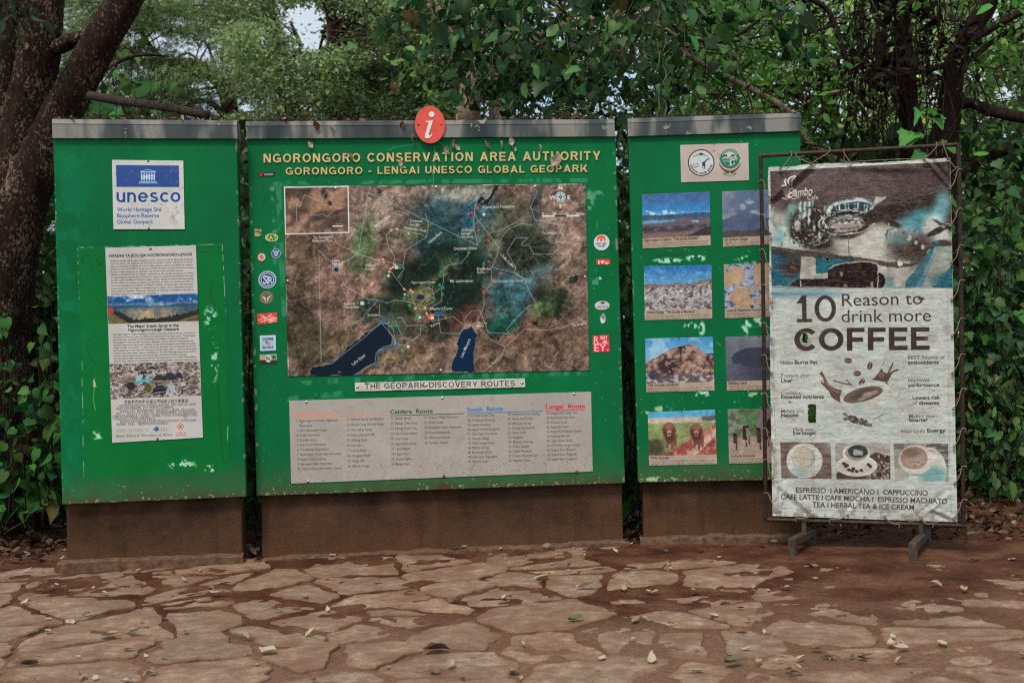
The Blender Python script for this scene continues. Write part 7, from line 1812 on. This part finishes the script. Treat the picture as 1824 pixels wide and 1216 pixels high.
# ---- low growth
def stems_up(n, box, d0, d1, top, lean=30, seg=6):
    out = []
    for k in range(n):
        x = rng.uniform(box[0], box[2]); y0 = rng.uniform(box[3] - 40, box[3]); y1 = rng.uniform(box[1], box[3] - 60) if top else box[1] + rng.uniform(0, 60)
        d = rng.uniform(d0, d1); u = np.linspace(0, 1, seg)
        g = CY + F * EYE / d
        out.append(P(x + rng.normal(0, lean) * u + rng.normal(0, 4, seg), np.minimum(y0, g) + (y1 - y0) * u, d + rng.normal(0, .15) - .25 * u ** 2))
    return out
def left_vines():
    t = thing('vine_shrub', 'dark leafy vine shrub growing at the foot of the old tree, left of the boards', 'shrub', basepos((50, 0), 8.3))
    st = stems_up(66, (-60, 520, 116, 940), 8.0, 8.9, True, 26)
    stem_leaves(st, .12, .098, T_CORD4, M_LEAF, t, (.030, .085, .024), .35, dv=.42, bright=.22, bc=(.05, .19, .04), smat=M_TWIG)
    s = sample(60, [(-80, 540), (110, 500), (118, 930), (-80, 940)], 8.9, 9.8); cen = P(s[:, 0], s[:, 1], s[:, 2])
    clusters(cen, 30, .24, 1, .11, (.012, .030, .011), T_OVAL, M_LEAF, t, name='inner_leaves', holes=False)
left_vines()
def right_shrub(nm, lbl, box, d, n, size, sp, base, br, tm=T_OVAL, lean=24, dv=.35):
    t = thing('shrub', lbl, 'shrub', basepos(((box[0] + box[2]) / 2, 0), (d[0] + d[1]) / 2))
    stem_leaves(stems_up(n, box, d[0], d[1], True, lean), sp, size, tm, M_LEAFG, t, base, .5, dv=dv, bright=br, smat=M_TWIG)
    return t
right_shrub(0, 'lush low shrub with oval leaves right of the coffee banner', (1722, 620, 1900, 900), (8.7, 9.8), 95, .095, .072, (.040, .100, .034), .26)
right_shrub(1, 'tall shrub with lobed leaves beside the top right of the coffee banner', (1716, 285, 1910, 760), (9.2, 10.6), 75, .095, .078, (.042, .100, .036), .26, T_LOBED)
right_shrub(2, 'leafy shrub standing behind the coffee banner', (1440, 270, 1720, 880), (9.0, 10.4), 70, .11, .10, (.034, .10, .028), .2, T_LOBED)
right_shrub(3, 'narrow dark bush growing in the gap between left and middle boards', (405, 250, 475, 960), (7.9, 8.8), 34, .125, .12, (.030, .070, .024), .1, T_OVAL, 14)
right_shrub(4, 'narrow dark bush growing in the gap between middle and right boards', (1092, 240, 1150, 930), (8.0, 9.2), 34, .14, .13, (.018, .056, .016), .1, T_OVAL, 14)
def sapling():
    t = thing('sapling', 'bright young plant with lobed leaves rising over the top right of the coffee banner', 'plant', basepos((1652, 0), 8.6))
    mb = MB(); st = P(np.array([1660, 1655, 1652, 1649]), np.array([700, 430, 270, 212]), np.array([8.6, 8.5, 8.4, 8.35])); mb.tube(st, [.008, .007, .005, .004], 6, 6)
    L = [((1650, 213), (1640, 200), .155), ((1650, 216), (1662, 203), .13), ((1650, 222), (1664, 214), .15), ((1651, 228), (1630, 238), .15), ((1652, 244), (1622, 240), .17), ((1651, 240), (1641, 240), .07), ((1653, 262), (1690, 262), .14), ((1653, 275), (1640, 270), .16), ((1653, 270), (1672, 258), .12)]
    PP, DD, NN, S = [], [], [], []
    for a, b, s in L:
        pa, pb = P(a[0], a[1], 8.38), P(b[0], b[1], 8.32); mb.tube([pa, pb], .0025, 4, 1); PP.append(pb); dd = (pb - pa) / np.linalg.norm(pb - pa); DD.append(dd * .8 + np.array([0, -.35, -.45])); NN.append(np.array([rng.normal(0, .3), -.55, .75])); S.append(s)
    mb.build('stem', M_STEM, t, smooth=True)
    leaf_cloud('leaves', T_LOBED, np.array(PP), np.array(DD), np.array(NN), np.array(S) * .78, hue((.075, .24, .05), len(S), .12), M_LEAF, t)
sapling()
def undergrowth():
    s = sample(15000, [(-300, 225), (2150, 225), (2150, 900), (-300, 930)], 10.2, 12.8); p = P(s[:, 0], s[:, 1], s[:, 2]); p[:, 2] = np.maximum(p[:, 2], .03); n = len(p)
    o = leaf_cloud('undergrowth', T_OVAL, p, rdir(n, -.3), rdir(n, .7) + np.array([0, -.4, 0]), rng.uniform(.11, .22, n), hue((.020, .050, .016), n, .35), M_LEAF)
    tag(o, 'dark dense undergrowth filling the ground behind the boards', 'undergrowth', kind='stuff')
undergrowth()

# ================================================================== DEAD LEAVES
T_DRY = bend(mirror([(0, 0, 0), (.35, 0, 0), (.7, 0, 0), (1.0, 0, 0), (.04, .12, .02), (.3, .27, .08), (.62, .24, .10), (.86, .1, .03)], [(0, 1, 5, 4), (1, 2, 6, 5), (2, 3, 7, 6)], 4), -.15, .25)
def dry_mesh(seed, curl):
    rs = np.random.default_rng(seed); V, Fq = T_DRY
    V = V.copy(); V[:, 1] *= rs.uniform(.7, 1.3); V += rs.normal(0, .035, V.shape); V[:, 2] += curl * (V[:, 0] - .45) ** 2 + rs.normal(0, .02, len(V)); a = rs.uniform(-.9, .9); V[:, 2] += a * V[:, 1] * (V[:, 0] - .4)
    V[:, 0] -= .5; V[:, 2] -= V[:, 2].min() - .02
    # a short stalk
    k = len(V); V = np.vstack([V, [(-.5, .012, .03), (-.5, -.012, .03), (-.85, -.01, .06), (-.85, .01, .06)]])
    return V, [tuple(int(i) for i in f) for f in Fq] + [(k, k + 1, k + 2, k + 3)]
DRYC = [(.34, .28, .21), (.25, .19, .13), (.17, .105, .065), (.085, .045, .026), (.42, .37, .30), (.10, .125, .06), (.035, .02, .014)]
DRY_ME = []
for k in range(16):
    V, Fq = dry_mesh(100 + k, (.3, .6, .15, -.4)[k % 4]); cc = DRYC[(0, 4, 1, 0, 2, 4, 1, 3, 0, 5, 2, 1, 4, 6, 2, 3)[k]]
    o = add_mesh('dry_leaf', V, Fq, M_DRY, None, np.tile(cc, (len(V), 1))); DRY_ME.append(o.data); bpy.data.objects.remove(o)
def drop_leaf(loc, rot, s, label, group, k):
    o = bpy.data.objects.new('dry_leaf', DRY_ME[k]); o.location = loc; o.rotation_euler = rot; o.scale = (s, s, s); COL.objects.link(o)
    return tag(o, label, 'leaf', group)
GL = 'dead leaves scattered on the stone paving'
ng = 0
while ng < 160:
    y = 4.5 + 3.0 * rng.random() ** 1.25; x = rng.uniform(-.47, .47) * y * 1.02
    if fbm(x, y, .9, 47, 3) < .42 and rng.random() < .6: continue
    if x > 1.6 and y > 6.7: continue
    k = int(rng.choice(16, p=np.array([1, 1, 1, 1, 1, 1, 1, 1, 1, .15, 1, 1, 1, 1, 1, 1]) / 15.15)); k = k if rng.random() < .6 else int(rng.choice([0, 1, 3, 5, 8, 12])); s = rng.uniform(.026, .070) * (.8 if y > 6.3 else 1)
    drop_leaf((x, y, .012 + float(dirt_h(x, y)) * .4 + .004), (rng.normal(0, .15), rng.normal(0, .15), rng.uniform(0, 6.3)), s, 'small dry leaf lying flat on the stone paving', GL, k); ng += 1
# the few that stand out
for px, py, s, k, lb in ((195, 1141, .10, 0, 'long pale curled leaf at the left front of the paving'), (238, 1135, .085, 5, 'broad pale leaf beside a green scrap at the left front'), (478, 1168, .09, 1, 'crumpled white leaf pair at the bottom centre of the paving'), (778, 1166, .11, 7, 'orange brown leaf on the paving below the middle board'), (48, 1185, .10, 4, 'long white leaf near the bottom left corner'), (1305, 1190, .085, 9, 'green fallen leaf near the bottom, right of centre'), (1025, 1112, .075, 9, 'dull green leaf on the paving under the right board'), (385, 1066, .09, 5, 'whitish flat leaf on the paving under the left board'), (815, 985, .12, 0, 'pale crumpled leaf at the foot of the middle board'), (965, 1038, .09, 12, 'pale ring shaped leaf right of the middle board foot'), (1045, 1054, .12, 12, 'long pale leaf on dirt right of centre')):
    d = F * EYE / ((py - CY) * cr + (px - CX) * sr); q = P(px, py, d)
    drop_leaf((q[0], q[1], .022), (rng.normal(0, .1), rng.normal(0, .1), rng.uniform(-.5, .5)), s, lb, None, k)
# caught on the boards
GB = 'dry leaves caught on the middle board'
for px, py, s, k, off in ((563, 223, .07, 7, .026), (592, 232, .05, 2, .024), (553, 257, .05, 1, .004), (617, 272, .03, 2, .008), (716, 222, .05, 7, .026), (733, 240, .06, 2, .024), (714, 290, .045, 1, .010), (626, 278, .045, 11, .009), (806, 256, .06, 2, .006), (815, 262, .045, 1, .005), (868, 257, .055, 2, .005), (893, 256, .045, 3, .006), (911, 251, .06, 1, .006), (918, 265, .03, 1, .005), (962, 263, .045, 3, .006), (991, 284, .095, 1, .012), (794, 267, .05, 0, .008)):
    q = PM.hit(px, py, off + .004)
    m = Matrix.Rotation(R(90), 4, 'X') @ Matrix.Rotation(rng.uniform(1.0, 2.2), 4, 'Z')
    e = (Matrix.Rotation(math.atan2(PM.t[1], PM.t[0]), 4, 'Z') @ m).to_euler()
    drop_leaf(tuple(q), e, s, 'small dry leaf stuck to the green middle board', GB, k)
# loose debris along the tops of the three caps
def cap_debris(plane, x0, x1, ya, yb, lbl):
    mb = MB(); n = int((x1 - x0) / 3.2)
    for k in range(n):
        x = rng.uniform(x0 + 4, x1 - 4); y = ya + (yb - ya) * (x - x0) / (x1 - x0); p = plane.hit(x, y, .010 - rng.uniform(.01, .13)); p[2] = plane.hit(x, y, .02)[2] + .010
        L = rng.uniform(.012, .05); a = rng.uniform(0, 6.3); h = rng.uniform(0, .02) if k % 6 else rng.uniform(.03, .07)
        if k % 6: q = p + np.array([L * math.cos(a), L * math.sin(a), h])
        else: q = p + np.array([rng.normal(0, .006), 0, h])
        mb.tube([p, (p + q) / 2 + np.array([0, 0, .004]), q], [.003, .003, .001], 4, 2, cap=False, col=(1, 1, 1))
    o = mb.build('twig_litter', M_TWIG); tag(o, lbl, 'twigs', kind='stuff')
    n = int((x1 - x0) / 7); x = rng.uniform(x0 + 5, x1 - 5, n); y = ya + (yb - ya) * (x - x0) / (x1 - x0); p = np.array([plane.hit(a, b, .01 - rng.uniform(.0, .12)) for a, b in zip(x, y)]); p[:, 2] += .012
    o = leaf_cloud('leaf_litter', T_OVAL, p, rdir(n, .1, .3), rdir(n, 1, .5), rng.uniform(.02, .05, n), hue((.16, .09, .055), n, .4), M_DRY); tag(o, lbl.replace('twigs', 'crumbled leaves'), 'leaves', kind='stuff')
cap_debris(PL, 94, 421, 212, 215, 'dry twigs lying along the top of the left metal cap')
cap_debris(PM, 438, 1095, 216, 212, 'dry twigs lying along the top of the middle metal cap')
cap_debris(PR, 1118, 1426, 211, 201, 'dry twigs lying along the top of the right metal cap')
# thick litter on the earth at both sides
def litter(n, poly, lbl, s0, s1, seed):
    q = []
    poly = np.array(poly, float)
    while len(q) < n:
        x, y = rng.uniform(poly[:, 0].min(), poly[:, 0].max()), rng.uniform(poly[:, 1].min(), poly[:, 1].max())
        if inside(poly, np.array(x), np.array(y)): q.append((x, y))
    q = np.array(q); z = .008 + dirt_h(q[:, 0], q[:, 1]) + rng.uniform(0, .05, n) * rng.random(n)
    c = np.array(DRYC)[rng.choice(7, n, p=[.05, .12, .26, .30, .03, .03, .21])] * np.exp(rng.normal(0, .3, (n, 1))) * .62
    o = leaf_cloud('leaf_litter', T_DRY, np.column_stack([q, z]), rdir(n, 0, .25), rdir(n, 1.4, .6), rng.uniform(s0, s1, n), np.clip(c, .01, .6), M_DRY); tag(o, lbl, 'leaf litter', kind='stuff')
litter(2600, [(2.0, 7.35), (4.9, 6.9), (6.4, 10.6), (1.7, 10.6)], 'brown dead leaves covering the earth behind the banner stand and below the shrub', .03, .08, 1)
litter(1100, [(-4.8, 7.2), (-2.86, 7.35), (-2.9, 9.5), (-5, 9.5)], 'brown dead leaves covering the earth left of the boards', .03, .08, 2)
litter(140, [(-1.75, 7.3), (-1.62, 7.3), (-1.6, 8.6), (-1.85, 8.6)], 'dead leaves in the gap between left and middle boards', .03, .08, 3)
litter(140, [(.72, 7.45), (.86, 7.45), (.95, 8.8), (.7, 8.8)], 'dead leaves in the gap between middle and right boards', .03, .08, 4)
def pebble(px, py, r, lbl, col):
    d = F * EYE / ((py - CY) * cr + (px - CX) * sr); q = P(px, py, d)
    bm = bmesh.new(); bmesh.ops.create_icosphere(bm, subdivisions=3, radius=1)
    for v in bm.verts:
        k = 1 + .28 * (fbm(v.co.x * 1.3 + px, v.co.y * 1.3 + v.co.z, 1.0, 5, 3) - .5); v.co *= float(k); v.co.z *= .7
    me = bpy.data.meshes.new('stone'); bm.to_mesh(me); bm.free(); me.materials.append(col); me.polygons.foreach_set('use_smooth', np.ones(len(me.polygons), bool))
    o = bpy.data.objects.new('stone', me); o.location = (q[0], q[1], r * .55 + float(dirt_h(q[0], q[1]))); o.scale = (r * 1.3, r, r); o.rotation_euler[2] = px; COL.objects.link(o); tag(o, lbl, 'stone')
M_STONE = simple_mat('grey_stone', (.13, .10, .08), (.27, .22, .18), 18, .9, 0, .4, .01, .2)
pebble(342, 1003, .026, 'small grey stone at the foot of the left board', M_STONE); pebble(1379, 971, .02, 'round pale stone by the left foot of the banner stand', M_STONE); pebble(975, 979, .03, 'brown stone on the dirt below the gap beside the right board', M_STONE); pebble(1022, 980, .014, 'tiny stone on the dirt below the right board', M_STONE)
pebble(1103, 974, .018, 'small dark stone below the middle of the right board', M_STONE)
